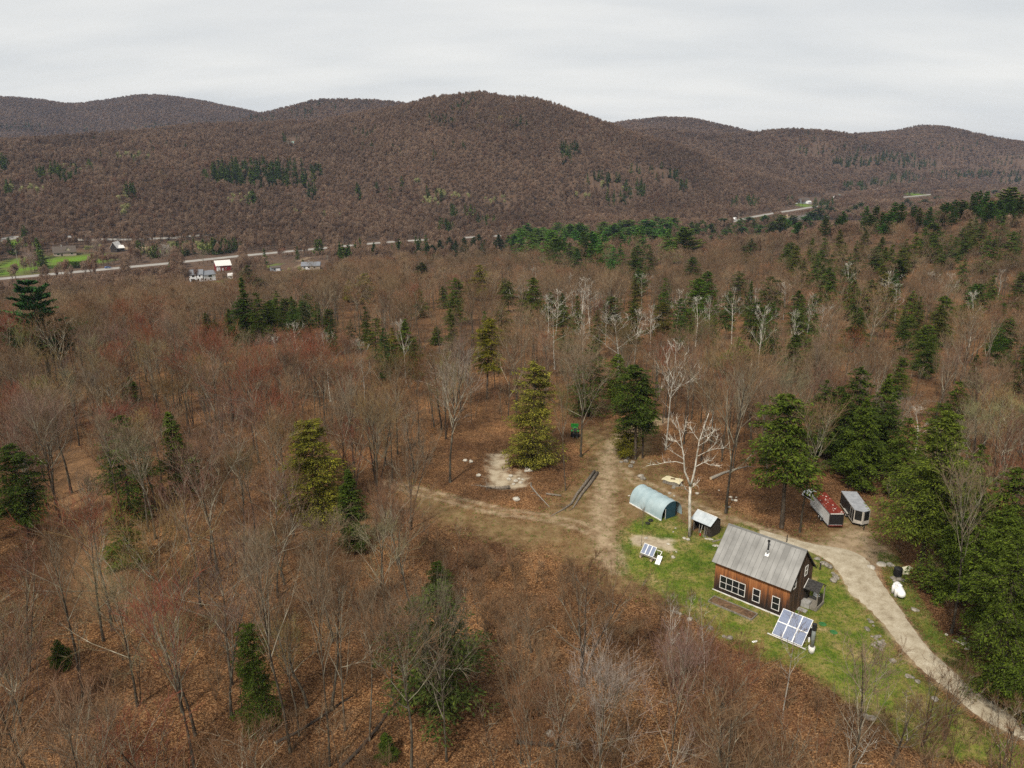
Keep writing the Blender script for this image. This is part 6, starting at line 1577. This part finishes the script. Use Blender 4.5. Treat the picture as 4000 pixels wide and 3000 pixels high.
# ------------------------------------------------------------------ logs, brush, stones
def log_line(name, pts, rads, label, cat='log', mat=None, fn=Z4, twigs=0):
    W = [GG(*fn(*p)) for p in pts]; W = [np.array([w[0], w[1], w[2] + r * .8]) for w, r in zip(W, rads)]
    root = thing(name, label, cat, tuple(W[0]), 0)
    MB().tube([tuple(w - W[0]) for w in W], rads, 9).obj('trunk', mat or M_LOG, root, True)
    MB().tube([tuple((W[0] - W[0]) - (W[1] - W[0]) / np.linalg.norm(W[1] - W[0]) * .015), (0, 0, 0)], rads[0] * .86, 9).obj('cut_end', M_CUT, root)
    g = np.random.default_rng(len(label))
    for i in range(twigs):
        t = g.uniform(.35, 1); n_ = len(W) - 1; k_ = min(int(t * n_), n_ - 1); p = W[k_] + (W[k_ + 1] - W[k_]) * (t * n_ - k_) - W[0]
        d = unit(g.normal(0, 1, 3) + (W[-1] - W[0]) / np.linalg.norm(W[-1] - W[0]) * 1.2); d[2] = abs(d[2]) * .6
        cv = curve(p, unit(d), g.uniform(.8, 2.4), 4, [0, 0, .1], g, .15); MB().tube([tuple(c) for c in cv], [.04, .03, .02, .008], 5).obj('branch', mat or M_LOG, root)
    return root
log_line('felled_log', [(1925, 905), (1790, 1080), (1665, 1240), (1590, 1370), (1480, 1440), (1300, 1535)], [.26, .24, .22, .17, .12, .05], 'long felled log on the left of the pair by the track', twigs=4)
log_line('felled_log', [(1968, 925), (1850, 1090), (1745, 1220), (1680, 1320), (1615, 1425)], [.27, .25, .21, .16, .08], 'long felled log on the right of the pair by the track', twigs=3)
log_line('short_log', [(1228, 1222), (1445, 1250)], [.16, .15], 'short pale log lying between the felled logs and the sand pit')
log_line('dead_branch', [(1012, 1060), (1010, 1110), (1100, 1220), (1280, 1410)], [.10, .11, .10, .05], 'bent grey dead branch below the sand pit', 'branch', M_GWOOD, twigs=5)
log_line('fallen_tree', [(700, 1140), (590, 1150), (470, 1140), (330, 1110), (150, 1090)], [.32, .28, .2, .1, .04], 'fallen tree with bare branches at the foot of the sand pit', 'fallen tree', twigs=12)
log_line('fallen_tree', [(1570, 345), (1760, 260), (1950, 200), (2140, 150)], [.26, .22, .16, .08], 'fallen grey tree behind the shed', 'fallen tree', M_GWOOD, Z2, 7)
ZB = lambda x, y: (1000 + x / 2.212, 2250 + y / 2.212)
log_line('fallen_log', [(730, 1670), (900, 1500), (1050, 1320), (1150, 1170), (1270, 1050)], [.16, .15, .13, .10, .05], 'long dark fallen trunk at the bottom woods', 'fallen tree', M_DWOOD, ZB, 5)
log_line('fallen_log', [(165, 1450), (350, 1360), (540, 1240), (720, 1110), (850, 1030)], [.14, .13, .11, .08, .04], 'dark fallen trunk lying between the tall bottom trunks', 'fallen tree', M_DWOOD, ZB, 3)
ZC = lambda x, y: (2000 + x / 2.212, 2250 + y / 2.212)
log_line('fallen_log', [(30, 1445), (170, 1455), (355, 1470)], [.16, .17, .17], 'short dark log at the bottom edge', 'log', M_DWOOD, ZC)
# tarp pile
q = GG(*Z2(1020, 395)); tp_ = thing('lumber_pile', 'stack of old boards under a tan tarp near the dead birch', 'lumber pile', q, R(-35))
for i in range(5):
    for j in range(3): MB().box((random.uniform(-.2, .2), -.75 + i * .36, .12 + j * .17), (2.6 + random.uniform(-.4, .4), .30, .13)).obj('board', M_GWOOD, tp_)
tv = [(-1.5 + 3.0 * i / 8, -.95 + 1.9 * j / 6, .66 + .06 * math.sin(i * 1.3 + j) - .05 * (abs(j - 3) > 2) - .05 * (i in (0, 8))) for i in range(9) for j in range(7)]
link('tarp', mesh_np('tarp', tv, [(i * 7 + j, i * 7 + j + 1, (i + 1) * 7 + j + 1, (i + 1) * 7 + j) for i in range(8) for j in range(6)], True), vary('tan_tarp', (.48, .42, .26), (.60, .54, .36), 1, .6), tp_)
MB().box((.0, .1, .70), (.7, .5, .05), Matrix.Rotation(.4, 3, 'Z')).obj('leaf_pile', vary('wet_leaves', (.07, .04, .02), (.16, .10, .05), 6, .9), tp_)
simple('plank', MB().box((0, 0, .06), (.5, 1.5, .07)), M_GWOOD, GG(*Z2(1040, 450)), R(-20), 'loose plank in front of the tarp-covered boards', 'plank')
rs = random.Random(9)
def rocks(pts, fn, lo, hi, mat, label, group, sink=0.0):
    for i, p in enumerate(pts):
        s = rs.uniform(lo, hi); q = GG(*fn(*p)); q[2] -= sink * s
        jit_stone('rock', q, s * rs.uniform(.9, 1.4), s, s * rs.uniform(.5, .8), mat, label if isinstance(label, str) else label[i], group, rs.randint(0, 999))
rocks([(597, 338), (565, 303)], Z2, .9, 1.1, M_STONE, ['larger grey boulder beside the ruts left of the tarp pile', 'smaller grey boulder touching the larger one left of the tarp pile'], None)
rocks([(280, 97), (350, 90), (450, 102), (372, 42), (420, 160)], Z2, .6, .95, M_STONE, 'grey boulder in the group under the dark hemlock trunks', 'boulders under the dark hemlock trunks')
rocks([(800, 1300)], Z4, 1.1, 1.1, M_PSTONE, ['pale round boulder below the sand pit'], None)
rocks([(840, 1000), (890, 1010), (790, 1030), (720, 960), (940, 890), (990, 880), (1025, 885), (950, 850), (760, 1080), (860, 1060), (690, 1010), (255, 955), (145, 755), (65, 740)], Z4, .4, .8, M_PSTONE, 'pale stone scattered around the sand pit', 'stones around the sand pit')
rocks([(430, 1012), (500, 1062), (545, 1085), (580, 1110), (618, 1182), (640, 1215), (655, 1240), (620, 1270)], Z3, .55, .95, M_STONE, 'stone edging the drive behind the cabin', 'stones along the drive behind the cabin')
rocks([(1062, 1108), (1180, 1072), (1290, 1076)], Z3, .9, 1.2, M_PSTONE, ['flat pale stone at the drive turning place, nearest the cabin', 'flat pale stone at the drive turning place, middle of three', 'flat pale stone at the drive turning place, nearest the barrel'], None, .15)
rocks([(1350, 1268), (1400, 1250), (1440, 1265), (1330, 1240)], Z3, .5, .8, M_STONE, 'stone between the black barrel and the propane tank', 'stones by the propane tank')
SP_ = [(870, 380), (890, 400), (910, 432), (862, 470), (850, 455), (930, 545), (925, 578), (965, 575), (990, 560), (985, 610), (960, 600), (935, 620), (975, 640), (910, 600), (900, 525), (940, 530), (965, 520), (1000, 590)]
rocks(SP_, Z6, .28, .52, M_STONE, 'brown fieldstone in the heap on the lawn beside the driveway', 'heap of fieldstones by the driveway')
rocks([(1245, 880), (1290, 915), (1210, 870), (1440, 1070), (1075, 740), (840, 1210), (890, 1235), (1265, 295), (1290, 300)], Z6, .4, .8, M_STONE, 'stone lying in the grass along the driveway', 'stones in the grass by the driveway')
rocks([(1610, 560), (1640, 575), (1665, 560), (1700, 545), (1720, 590), (1735, 610), (1715, 630), (1680, 590), (1540, 510)], Z6, .25, .5, M_PSTONE, 'pale stone at the foot of the dark evergreens', 'pale stones by the dark evergreens')
rocks([(1375, 548), (1880, 640), (1930, 650), (1840, 745), (1330, 412), (1690, 500), (1860, 600), (1940, 605), (1800, 740), (640, 1190), (955, 1280), (1190, 1195), (1245, 1212), (1505, 1200), (1075, 1390), (1030, 1470), (980, 545), (400, 580), (1045, 585), (1065, 1050), (1030, 1100)], Z2, .25, .6, M_PSTONE, 'pale stone strewn on the ground around the shed and greenhouse', 'pale stones around the shed')
rocks([(1400, 310), (1425, 320), (1450, 330), (1535, 380), (1715, 455), (1830, 525), (1855, 535), (1880, 540), (330, 1370 - 0)], lambda x, y: (2000 + x / 2.212, 2250 + y / 2.212), .4, .75, M_STONE, 'grey stone in the old row across the lower lawn', 'row of stones across the lower lawn')

# ------------------------------------------------------------------ hero dead birch by the greenhouse, traced limb by limb
def traced_tree(name, label, base, limbs, mat, fn, depth=.5, seed=1, twig=None, tw_col=GREY):
    P = GG(*fn(*base)); g = np.random.default_rng(seed)
    root = thing(name, label, 'tree', tuple(P), 0)
    def pt(p, dep):
        px, py = fn(*p); d = math.hypot(P[0], P[1]) + dep
        r = ray(px, py); t = d / math.hypot(r[0], r[1]); q = r * t; q[2] += CAM_H; return q - P
    mb, cb, tw = MB(), MB(), TB()
    for i, (pts, r0, r1) in enumerate(limbs):
        dep0 = 0 if i == 0 else g.uniform(-depth, depth)
        W = [pt(p, dep0 * (j / max(1, len(pts) - 1)) * (0 if i == 0 else 1) * 2) for j, p in enumerate(pts)]
        if i == 0: W[0][2] -= .3
        rad = np.linspace(r0, r1, len(W)); (mb if i < 3 else cb).tube([tuple(w) for w in W], list(rad), 8 if i < 3 else 5)
        if i > 0:      # side twigs
            for _ in range(5 if twig is None else twig):
                t = g.uniform(.3, 1); k_ = min(int(t * (len(W) - 1)), len(W) - 2); p = W[k_] + (W[k_ + 1] - W[k_]) * (t * (len(W) - 1) - k_)
                d = unit(unit(W[-1] - W[0]) + g.normal(0, .7, 3) + np.array([0, 0, .4])); cv = curve(p, d, g.uniform(.5, 1.5), 4, [0, 0, .4], g, .2)
                cb.tube([tuple(c) for c in cv], [.022, .016, .011, .005], 4)
    mb.obj('trunk', mat, root, True); cb.obj('crown', mat, root)
    return root
Z8 = lambda x, y: (2000 + x / 2.212, 1100 + y / 2.212)
bz = ((1268 / 3.6867 + 350) * 2.212, (1168 / 3.6867 + 680) * 2.212)
fk_ = (1540, 1770)
traced_tree('birch_tree', 'white dead birch with two leaders between the greenhouse and the shed', bz,
  [([bz, (1537, 2060), (1535, 1900), fk_], .22, .17),
   ([fk_, (1518, 1700), (1492, 1640), (1482, 1500), (1462, 1380), (1440, 1240), (1420, 1170)], .15, .03),
   ([fk_, (1565, 1690), (1580, 1620), (1598, 1500), (1618, 1380), (1655, 1270), (1700, 1140)], .16, .03),
   ([(1488, 1575), (1420, 1555), (1330, 1562), (1250, 1580), (1160, 1590)], 0.060, 0.018),
   ([(1480, 1530), (1400, 1480), (1340, 1440), (1330, 1400)], 0.048, 0.012), ([(1470, 1440), (1420, 1380), (1340, 1365)], 0.042, 0.012), ([(1460, 1370), (1490, 1290), (1500, 1200)], 0.036, 0.012), ([(1450, 1300), (1400, 1230), (1380, 1170)], 0.036, 0.012),
   ([(1600, 1510), (1680, 1470), (1760, 1445), (1830, 1440)], 0.054, 0.012), ([(1690, 1465), (1760, 1400), (1780, 1330)], 0.036, 0.012), ([(1585, 1600), (1660, 1560), (1730, 1540)], 0.048, 0.012), ([(1660, 1560), (1720, 1590), (1780, 1590)], 0.030, 0.009),
   ([(1620, 1380), (1560, 1300), (1540, 1250)], 0.042, 0.012), ([(1640, 1310), (1690, 1280), (1720, 1200)], 0.036, 0.012), ([(1625, 1360), (1690, 1330), (1760, 1280)], 0.036, 0.012), ([(1610, 1420), (1680, 1380), (1750, 1290)], 0.036, 0.012),
   ([(1538, 1830), (1500, 1790), (1450, 1740)], 0.042, 0.018), ([(1540, 1790), (1600, 1740)], 0.030, 0.012)], M_WHITE, Z8, .9, 3, 16)
ZT = lambda x, y: (2000 + x / 2.212, 1100 + y / 2.212)
# ================================================================== the valley: houses, barn, vehicles, hedges
M_HW = flat('house_white', (.66, .67, .68), .7); M_HTAN = flat('house_tan', (.33, .27, .21), .8); M_HGREY = flat('house_grey', (.22, .25, .28), .8); M_BARNRED = flat('barn_red', (.17, .015, .02), .8)
M_RGREY = flat('roof_grey', (.16, .17, .19), .8); M_RWHITE = flat('roof_white', (.60, .58, .55), .6); M_RBROWN = flat('roof_brown', (.085, .068, .055), .9); M_RGREEN = flat('roof_green', (.17, .23, .20), .7); M_DARKW = flat('dark_barn', (.03, .025, .022), .9)
def house(name, label, bl, br, depth, hw, hr, wall, roof_m, wins=(), doors=(), ov=.4, cat='house', chim=False, ridge='x'):
    """gabled house whose front wall foot runs from pixel bl to pixel br"""
    A, B = GG(*bl), GG(*br); u = (B - A)[:2]; ln = np.hypot(*u); th = math.atan2(u[1], u[0])
    z0 = min(A[2], B[2]) - .2
    o = thing(name, label, cat, (A[0], A[1], z0), th); sl_ = (hr - hw) / (depth / 2)
    if ridge == 'x':
        MB().prism([(0, 0, 0), (0, depth, 0), (0, depth, hw), (0, depth / 2, hr), (0, 0, hw)], (ln, 0, 0)).obj('wall', wall, o)
        rf = MB()
        for s in (0, 1):
            y0 = -ov if s == 0 else depth + ov; z_ = hw - sl_ * ov
            rf.prism([(-ov, y0, z_ + .03), (-ov, depth / 2, hr + .03), (-ov, depth / 2, hr + .25), (-ov, y0, z_ + .25)], (ln + 2 * ov, 0, 0))
    else:
        s2 = (hr - hw) / (ln / 2)
        MB().prism([(0, 0, 0), (ln, 0, 0), (ln, 0, hw), (ln / 2, 0, hr), (0, 0, hw)], (0, depth, 0)).obj('wall', wall, o)
        rf = MB()
        for s in (0, 1):
            x0 = -ov if s == 0 else ln + ov; z_ = hw - s2 * ov
            rf.prism([(x0, -ov, z_ + .03), (ln / 2, -ov, hr + .03), (ln / 2, -ov, hr + .25), (x0, -ov, z_ + .25)], (0, depth + 2 * ov, 0))
    r = rf.obj('roof', roof_m, o)
    if chim: MB().box((ln * .4, depth * .5, hr + .5), (.7, .7, 1.6)).obj('chimney', M_CONC, r)
    for (fx, z, w, h) in wins:
        wo = MB().box((ln * fx, -.02, z), (w + .2, .06, h + .2)).obj('window', M_WTRIM, o); MB().box((ln * fx, -.06, z), (w, .04, h)).obj('pane', M_GLASS_D, wo)
    for (fx, w, h, m2) in doors: MB().box((ln * fx, -.04, h / 2), (w, .08, h)).obj('door', m2, o)
    for fy in (.3, .7):
        MB().box((ln + .02, depth * fy, hw * .6), (.06, 1.0, 1.2)).obj('window', M_GLASS_D, o)
    return o
wh = house('farmhouse', 'white two-storey house with grey roof below the valley road, left wing', ZV(270, 598), ZV(425, 590), 8, 5.2, 7.8, M_HW, M_RGREY, [(.3, 4.3, 1.6, 1.3), (.78, 4.3, .9, 1.3), (.66, 2.0, .9, 1.1), (.92, 2.0, .9, 1.1)], [(.25, 2.4, 2.3, M_GLASS_D)])
house('farmhouse', 'white lower house wing with grey roof beside the two-storey house', ZV(437, 588), ZV(572, 572), 7, 4.4, 6.6, M_HW, M_RGREY, [(.55, 3.4, 2.2, 1.4), (.1, 1.5, .9, 1.2), (.55, 1.5, .9, 1.2)])
q = GG(*ZV(345, 600)); dk = thing('deck', 'small dark deck against the white two-storey house', 'deck', q, .2); MB().box((0, 0, .8), (4.2, 2.2, .2)).obj('platform', M_DWOOD, dk)
for s in (-1.9, 0, 1.9): MB().box((s, -1, .4), (.15, .15, 1.0)).obj('post', M_DWOOD, dk)
MB().box((0, -1.05, 1.4), (4.2, .06, .9)).obj('railing', M_DWOOD, dk)
house('barn', 'red barn with white roof beside the valley road', ZV(582, 470), ZV(748, 458), 9, 4.2, 7.2, M_BARNRED, M_RWHITE, [(.65, 1.9, .8, 1.0)], [(.12, 2.6, 3.0, M_HW), (.42, 1.1, 2.2, M_HW)], .6, 'barn')
house('garden_shed', 'small white shed right of the white houses', ZV(713, 560), ZV(775, 556), 3.5, 2.4, 3.8, M_HW, M_RWHITE, [(.5, 1.5, .8, .8)], [], .3, 'shed')
house('garage', 'low dark garage with white trim left of the ranch house in the valley', ZV(1215, 474), ZV(1318, 466), 6.5, 2.8, 3.7, M_HGREY, M_RBROWN, [(.3, 1.7, 1.2, .9)], [(.7, 2.6, 2.2, M_HW)], .4, 'garage')
house('ranch_house', 'long pale ranch house with grey roof on a green lawn in the valley', ZV(1560, 456), ZV(1768, 448), 8, 3.2, 5.4, M_HTAN, M_RGREY, [(.15, 1.9, 1.6, 1.2), (.4, 1.9, 1.4, 1.2), (.7, 1.9, 1.6, 1.2)], [(.28, 5.0, 2.6, M_HW)], .5, chim=True)
house('ranch_house', 'brown-roofed house with a gabled front behind the dark hedge', Z5(668, 478), Z5(945, 466), 10, 3.4, 7.6, M_HTAN, M_RBROWN, [(.2, 1.9, 1.8, 1.2), (.8, 1.9, 1.8, 1.2)], [(.35, 1.2, 2.1, M_DWOOD)], .6, chim=True)
house('house_wing', 'pale gabled front wing of the brown-roofed house', Z5(808, 470), Z5(888, 466), 5, 4.0, 7.0, flat('pale_siding', (.42, .36, .27)), M_RBROWN, [(.5, 2.6, 2.2, 2.4)], [], .4, 'house', ridge='y')
house('barn', 'dark barn with bright metal roof, left gable', Z5(1370, 425), Z5(1450, 428), 11, 4.2, 8.5, M_DARKW, M_RWHITE, [], [(.5, 2.4, 2.8, M_DWOOD)], .5, 'barn', ridge='y')
house('barn_wing', 'low dark wing with bright metal roof right of the dark barn', Z5(1452, 424), Z5(1540, 418), 8, 3.4, 5.2, M_DARKW, M_RWHITE, [], [(.4, 2.6, 2.4, M_DWOOD)], .5, 'barn')
house('hay_shed', 'little white-roofed shed on the lane, the left one', Z5(855, 282), Z5(915, 278), 5, 2.6, 3.8, M_DARKW, M_RWHITE, [], [], .5, 'shed')
house('hay_shed', 'little white-roofed shed on the lane, the right one', Z5(1045, 266), Z5(1115, 262), 5, 2.6, 3.8, M_DARKW, M_RWHITE, [], [], .5, 'shed')
house('glasshouse', 'grey-white glasshouse roof at the far left edge', Z5(-30, 1022), Z5(72, 1015), 6, 2.0, 3.6, M_HGREY, M_RWHITE, [(.6, 1.2, 1.4, 1.0)], [], .3, 'glasshouse')
house('hill_house', 'lone house with a pale green roof high on the wooded hill', (1126, 570), (1154, 568), 9, 3.5, 7, M_HTAN, M_RGREEN, [], [], .6)
house('roadside_house', 'blue-grey house on a green patch above the far road', ZR(735, 210), ZR(805, 207), 9, 4.5, 9, M_HGREY, M_RBROWN, [(.3, 2, 1.4, 1.2), (.7, 2, 1.4, 1.2)], [], .4)
house('roadside_garage', 'low white building right of the blue-grey house', ZR(790, 211), ZR(818, 209), 6, 3, 4.5, M_HW, M_RWHITE, [], [], .3, 'garage')
house('roadside_house', 'pale gabled house among trees above the river, the left one', ZR(955, 176), ZR(1000, 174), 9, 4, 8, M_HW, M_RBROWN, [(.5, 2, 1.4, 1.2)], [], .4)
house('roadside_house', 'pale house with green roof among trees above the river', ZR(1040, 172), ZR(1078, 170), 9, 4, 8, M_HW, M_RGREEN, [(.5, 2, 1.4, 1.2)], [], .4)
house('roadside_house', 'pale house half hidden in the far valley trees', ZR(1370, 105), ZR(1395, 103), 9, 4, 9, M_HW, M_RWHITE, [], [], .4)
house('ranch_house', 'low roof half hidden by bright pines at the valley centre', (1602, 1032), (1660, 1028), 7, 2.6, 4, M_HTAN, M_RBROWN, [], [], .5)
# hedge
hd = [GG(*Z5(x, y)) for x, y in ((755, 628), (850, 628), (950, 625), (1050, 618), (1110, 612))]
hr_ = thing('hedge', 'clipped dark evergreen hedge along the valley road', 'hedge', tuple(hd[0]), 0)
g = np.random.default_rng(77); T = TB(); hp = np.array(hd) - hd[0]
c, e = along(hp, g.uniform(0, 1, 2600)); side = unit(np.cross(e, [0, 0, 1.])); c = c + side * g.uniform(-2.2, 2.2, (2600, 1)); c[:, 2] = g.uniform(0, 1, 2600) ** .7 * 5.0
dn = unit(g.normal(0, 1, c.shape)); sd2 = unit(np.cross(dn, g.normal(0, 1, c.shape))); T.leaves(c, dn, sd2, g.uniform(.5, 1.1, 2600), g.uniform(.3, .7, 2600))
o = link('foliage', T.mesh('foliage'), M_NEEDLE, hr_); o.color = (*DARK, 1)
MB().box((hp[2][0], hp[2][1], hp[2][2] + .9), (hp[4][0] * .9, 1.2, 1.6), Matrix.Rotation(math.atan2(hp[4][1], hp[4][0]), 3, 'Z')).obj('branches', M_DWOOD, hr_)
# vehicles
def on_road(px, py):
    q = on_z(px, py, VALLEY); d, par, _ = seg_dist(np.array([q[:2]]), ROAD_W); i = int(par[0]); t = par[0] - i; i = min(i, len(ROAD_W) - 2)
    c = ROAD_W[i] * (1 - t) + ROAD_W[i + 1] * t; dv = ROAD_W[i + 1] - ROAD_W[i]; return (c[0], c[1], gz(*c) + .62), math.atan2(dv[1], dv[0])
p_, th = on_road(*ZR(150, 362)); tk = thing('box_truck', 'white box truck driving on the valley highway', 'truck', p_, th)
MB().box((1.2, 0, 2.3), (6.2, 2.5, 2.9)).obj('cargo_box', M_WHITE_P, tk, bevel=.05); MB().box((-3.2, 0, 1.6), (1.9, 2.3, 2.1)).obj('cab', M_WHITE_P, tk, bevel=.12); MB().box((-4.14, 0, 2.0), (.06, 2.0, .8)).obj('windscreen', M_GLASS_D, tk); MB().box((.2, 0, .7), (8.2, 1.2, .3)).obj('chassis', M_BLACK, tk)
for x_ in (-3.2, 2.6):
    for y_ in (-1.1, 1.1): wheel(tk, (x_, y_, .5), .5, .3)
def car(px, py, col, label, name='parked_car', on=True):
    if on: p_, th = on_road(px, py)
    else:
        q = GG(px, py); p_, th = (q[0], q[1], q[2] + .03), .3
    c_ = thing(name, label, 'car', p_, th); m2 = flat('car_paint_%d' % int(px), col, .3, spec=.5)
    MB().prism([(-2.2, -.85, .35), (2.2, -.85, .35), (2.2, -.85, .85), (1.2, -.85, .95), (.6, -.85, 1.45), (-1.2, -.85, 1.45), (-2.0, -.85, .95), (-2.2, -.85, .9)], (0, 1.7, 0)).obj('body', m2, c_, bevel=.05)
    MB().box((-.3, 0, 1.2), (1.9, 1.72, .36)).obj('windows', M_GLASS_D, c_)
    for x_ in (-1.4, 1.4):
        for y_ in (-.8, .8): wheel(c_, (x_, y_, .33), .33, .2)
    for s in (-.6, .6): MB().box((2.21, s, .7), (.03, .3, .14)).obj('headlight', M_WTRIM, c_)
car(*Z5(1310, 628), (.06, .11, .25), 'blue car on the valley road near the hedge', 'blue_car')
car(*ZV(1425, 472), (.015, .016, .018), 'dark car on the drive left of the ranch house', 'dark_car', False)
car(*ZV(690, 545), (.40, .40, .40), 'pale car beside the small white shed', 'pale_car', False)
car(*ZR(690, 214), (.7, .7, .7), 'white car left of the blue-grey house', 'white_car', False)
# bare yard trees and poles in the valley
for (x, y, h, col, lab) in [(1690, 525, 11, GREY, 'bare yard tree on the lawn before the ranch house'), (1470, 490, 9, GREY, 'bare yard tree beside the ranch house drive'), (1360, 370, 10, RED, 'bare reddish tree on the road side of the garage'), (440, 420, 12, GREY, 'bare tree behind the white house wing')]:
    q = GG(*ZV(x, y)); i = len(lab) % 4; t_, c2, Hn, Rn = TREES['broad'][i]; r = thing('yard_tree', lab, 'tree', q, 1.0); r.scale = (h / Hn,) * 3
    o = bpy.data.objects.new('trunk', t_); COL.objects.link(o); o.parent = r; o = bpy.data.objects.new('crown', c2); COL.objects.link(o); o.parent = r; o.color = (*col, 1)
for (x, y, h, col, lab) in [(1190, 500, 15, (.30, .22, .18), 'big round bare tree right of the hedge'), (2080, 550, 13, (.34, .32, .29), 'pale bare tree at the road right of the dark barn'), (630, 640, 11, GREY, 'bare lawn tree left of the hedge'), (400, 700, 14, (.26, .19, .16), 'broad bare tree at the roadside by the left lawn')]:
    q = GG(*Z5(x, y)); i = len(lab) % 4; t_, c2, Hn, Rn = TREES['broad'][i]; r = thing('yard_tree', lab, 'tree', q, 2.0); r.scale = (h / Hn,) * 3
    o = bpy.data.objects.new('trunk', t_); COL.objects.link(o); o.parent = r; o = bpy.data.objects.new('crown', c2); COL.objects.link(o); o.parent = r; o.color = (*col, 1)
for (fx, lab) in [((ZV(1555, 232)), 'pale pole beside the valley road above the ranch house'), ((Z5(220, 560)), 'pale utility pole on the far left lawn'), ((ZV(600, 262)), 'pale pole among the conifers by the valley road'), ((ZV(1862, 440)), 'pole right of the ranch house'), (ZR(188, 355), 'pole behind the white box truck')]:
    q = GG(*fx); po_ = thing('utility_pole', lab, 'pole', q, .3); MB().tube([(0, 0, -.3), (0, 0, 10)], [.16, .11], 8).obj('post', M_PALE, po_); MB().box((0, 0, 9.3), (2.2, .12, .14)).obj('crossarm', M_PALE, po_)

# ------------------------------------------------------------------ grass tufts and dry stems on the lawn, nobody could count them
def tuft(seed, n=9, h=.22):
    g = np.random.default_rng(seed); T = TB(); A = g.normal(0, .10, (n, 3)); A[:, 2] = -.02; B = A + np.c_[g.normal(0, .09, (n, 2)), g.uniform(.5, 1.2, n) * h]; T.slivers(A, B, .035, g); return T
m_gt, nt_, b_ = new_mat('grass_blades'); oi = N(nt_, 'ShaderNodeObjectInfo'); nn = noise(nt_, oi.outputs['Location'], .25, 4)
r_ = ramp(nt_, [(.2, (.045, .10, .010)), (.5, (.09, .15, .018)), (.75, (.22, .20, .06)), (.95, (.36, .30, .16))]); nt_.links.new(math_(nt_, 'ADD', math_(nt_, 'MULTIPLY', oi.outputs['Random'], .5), math_(nt_, 'MULTIPLY', nn, .5)), r_.inputs[0]); nt_.links.new(r_.outputs[0], b_.inputs['Base Color']); b_.inputs['Roughness'].default_value = .8
def tuft_mesh(s):
    me = tuft(s).mesh('grass_tuft'); me.materials.append(m_gt); return me
C_TUFT = hidden_coll('grass_tuft', [tuft_mesh(40 + s) for s in range(5)])
gp = np.vstack([scatter_in(P_LAWN, 16000), scatter_in(P_VERGE, 2500), scatter_in(P_OLIVE, 5000)])
gp = gp[~in_poly(gp, DRIVE_POLY) & ~in_poly(gp, P_ROCK)]
cl_ = cab; c0, s0 = math.cos(R(42.8)), math.sin(R(42.8)); lx = (gp[:, 0] - 24.12) * c0 - (gp[:, 1] - 81.8) * s0; ly = (gp[:, 0] - 24.12) * s0 + (gp[:, 1] - 81.8) * c0
gp = gp[~((lx > -.2) & (lx < L_ + .2) & (ly > -.2) & (ly < W_ + .2))]
sg = rng.uniform(.5, 1.2, len(gp)); gn_scatter('grass', C_TUFT, np.c_[gp, ground_fast(gp[:, 0], gp[:, 1])], np.stack([sg, sg, sg * rng.uniform(.6, 1.3, len(gp))], 1), rng.uniform(0, 6.28, len(gp)), 'short patchy spring grass of the lawn and verges')

# ------------------------------------------------------------------ haze: one closed box of thin air round everything
hzm = bpy.data.materials.new('thin_air'); hzm.use_nodes = True; nt_ = hzm.node_tree; nt_.nodes.clear()
ho = nt_.nodes.new('ShaderNodeOutputMaterial'); pv = nt_.nodes.new('ShaderNodeVolumePrincipled')
pv.inputs['Color'].default_value = (0.58, 0.72, 1.0, 1); pv.inputs['Density'].default_value = 0.000055; pv.inputs['Anisotropy'].default_value = 0.2
nt_.links.new(pv.outputs[0], ho.inputs['Volume'])
top = float(max(GZ.max() + 40, 120)); bot = float(GZ.min() - 1.5)
x0, x1, y0, y1 = XS[0] - 20, XS[-1] + 20, YS[0] - 20, YS[-1] + 20
tag(MB().box(((x0 + x1) / 2, (y0 + y1) / 2, (top + bot) / 2), (x1 - x0, y1 - y0, top - bot)).obj('haze', hzm), 'thin blue haze over the valley', kind='stuff')
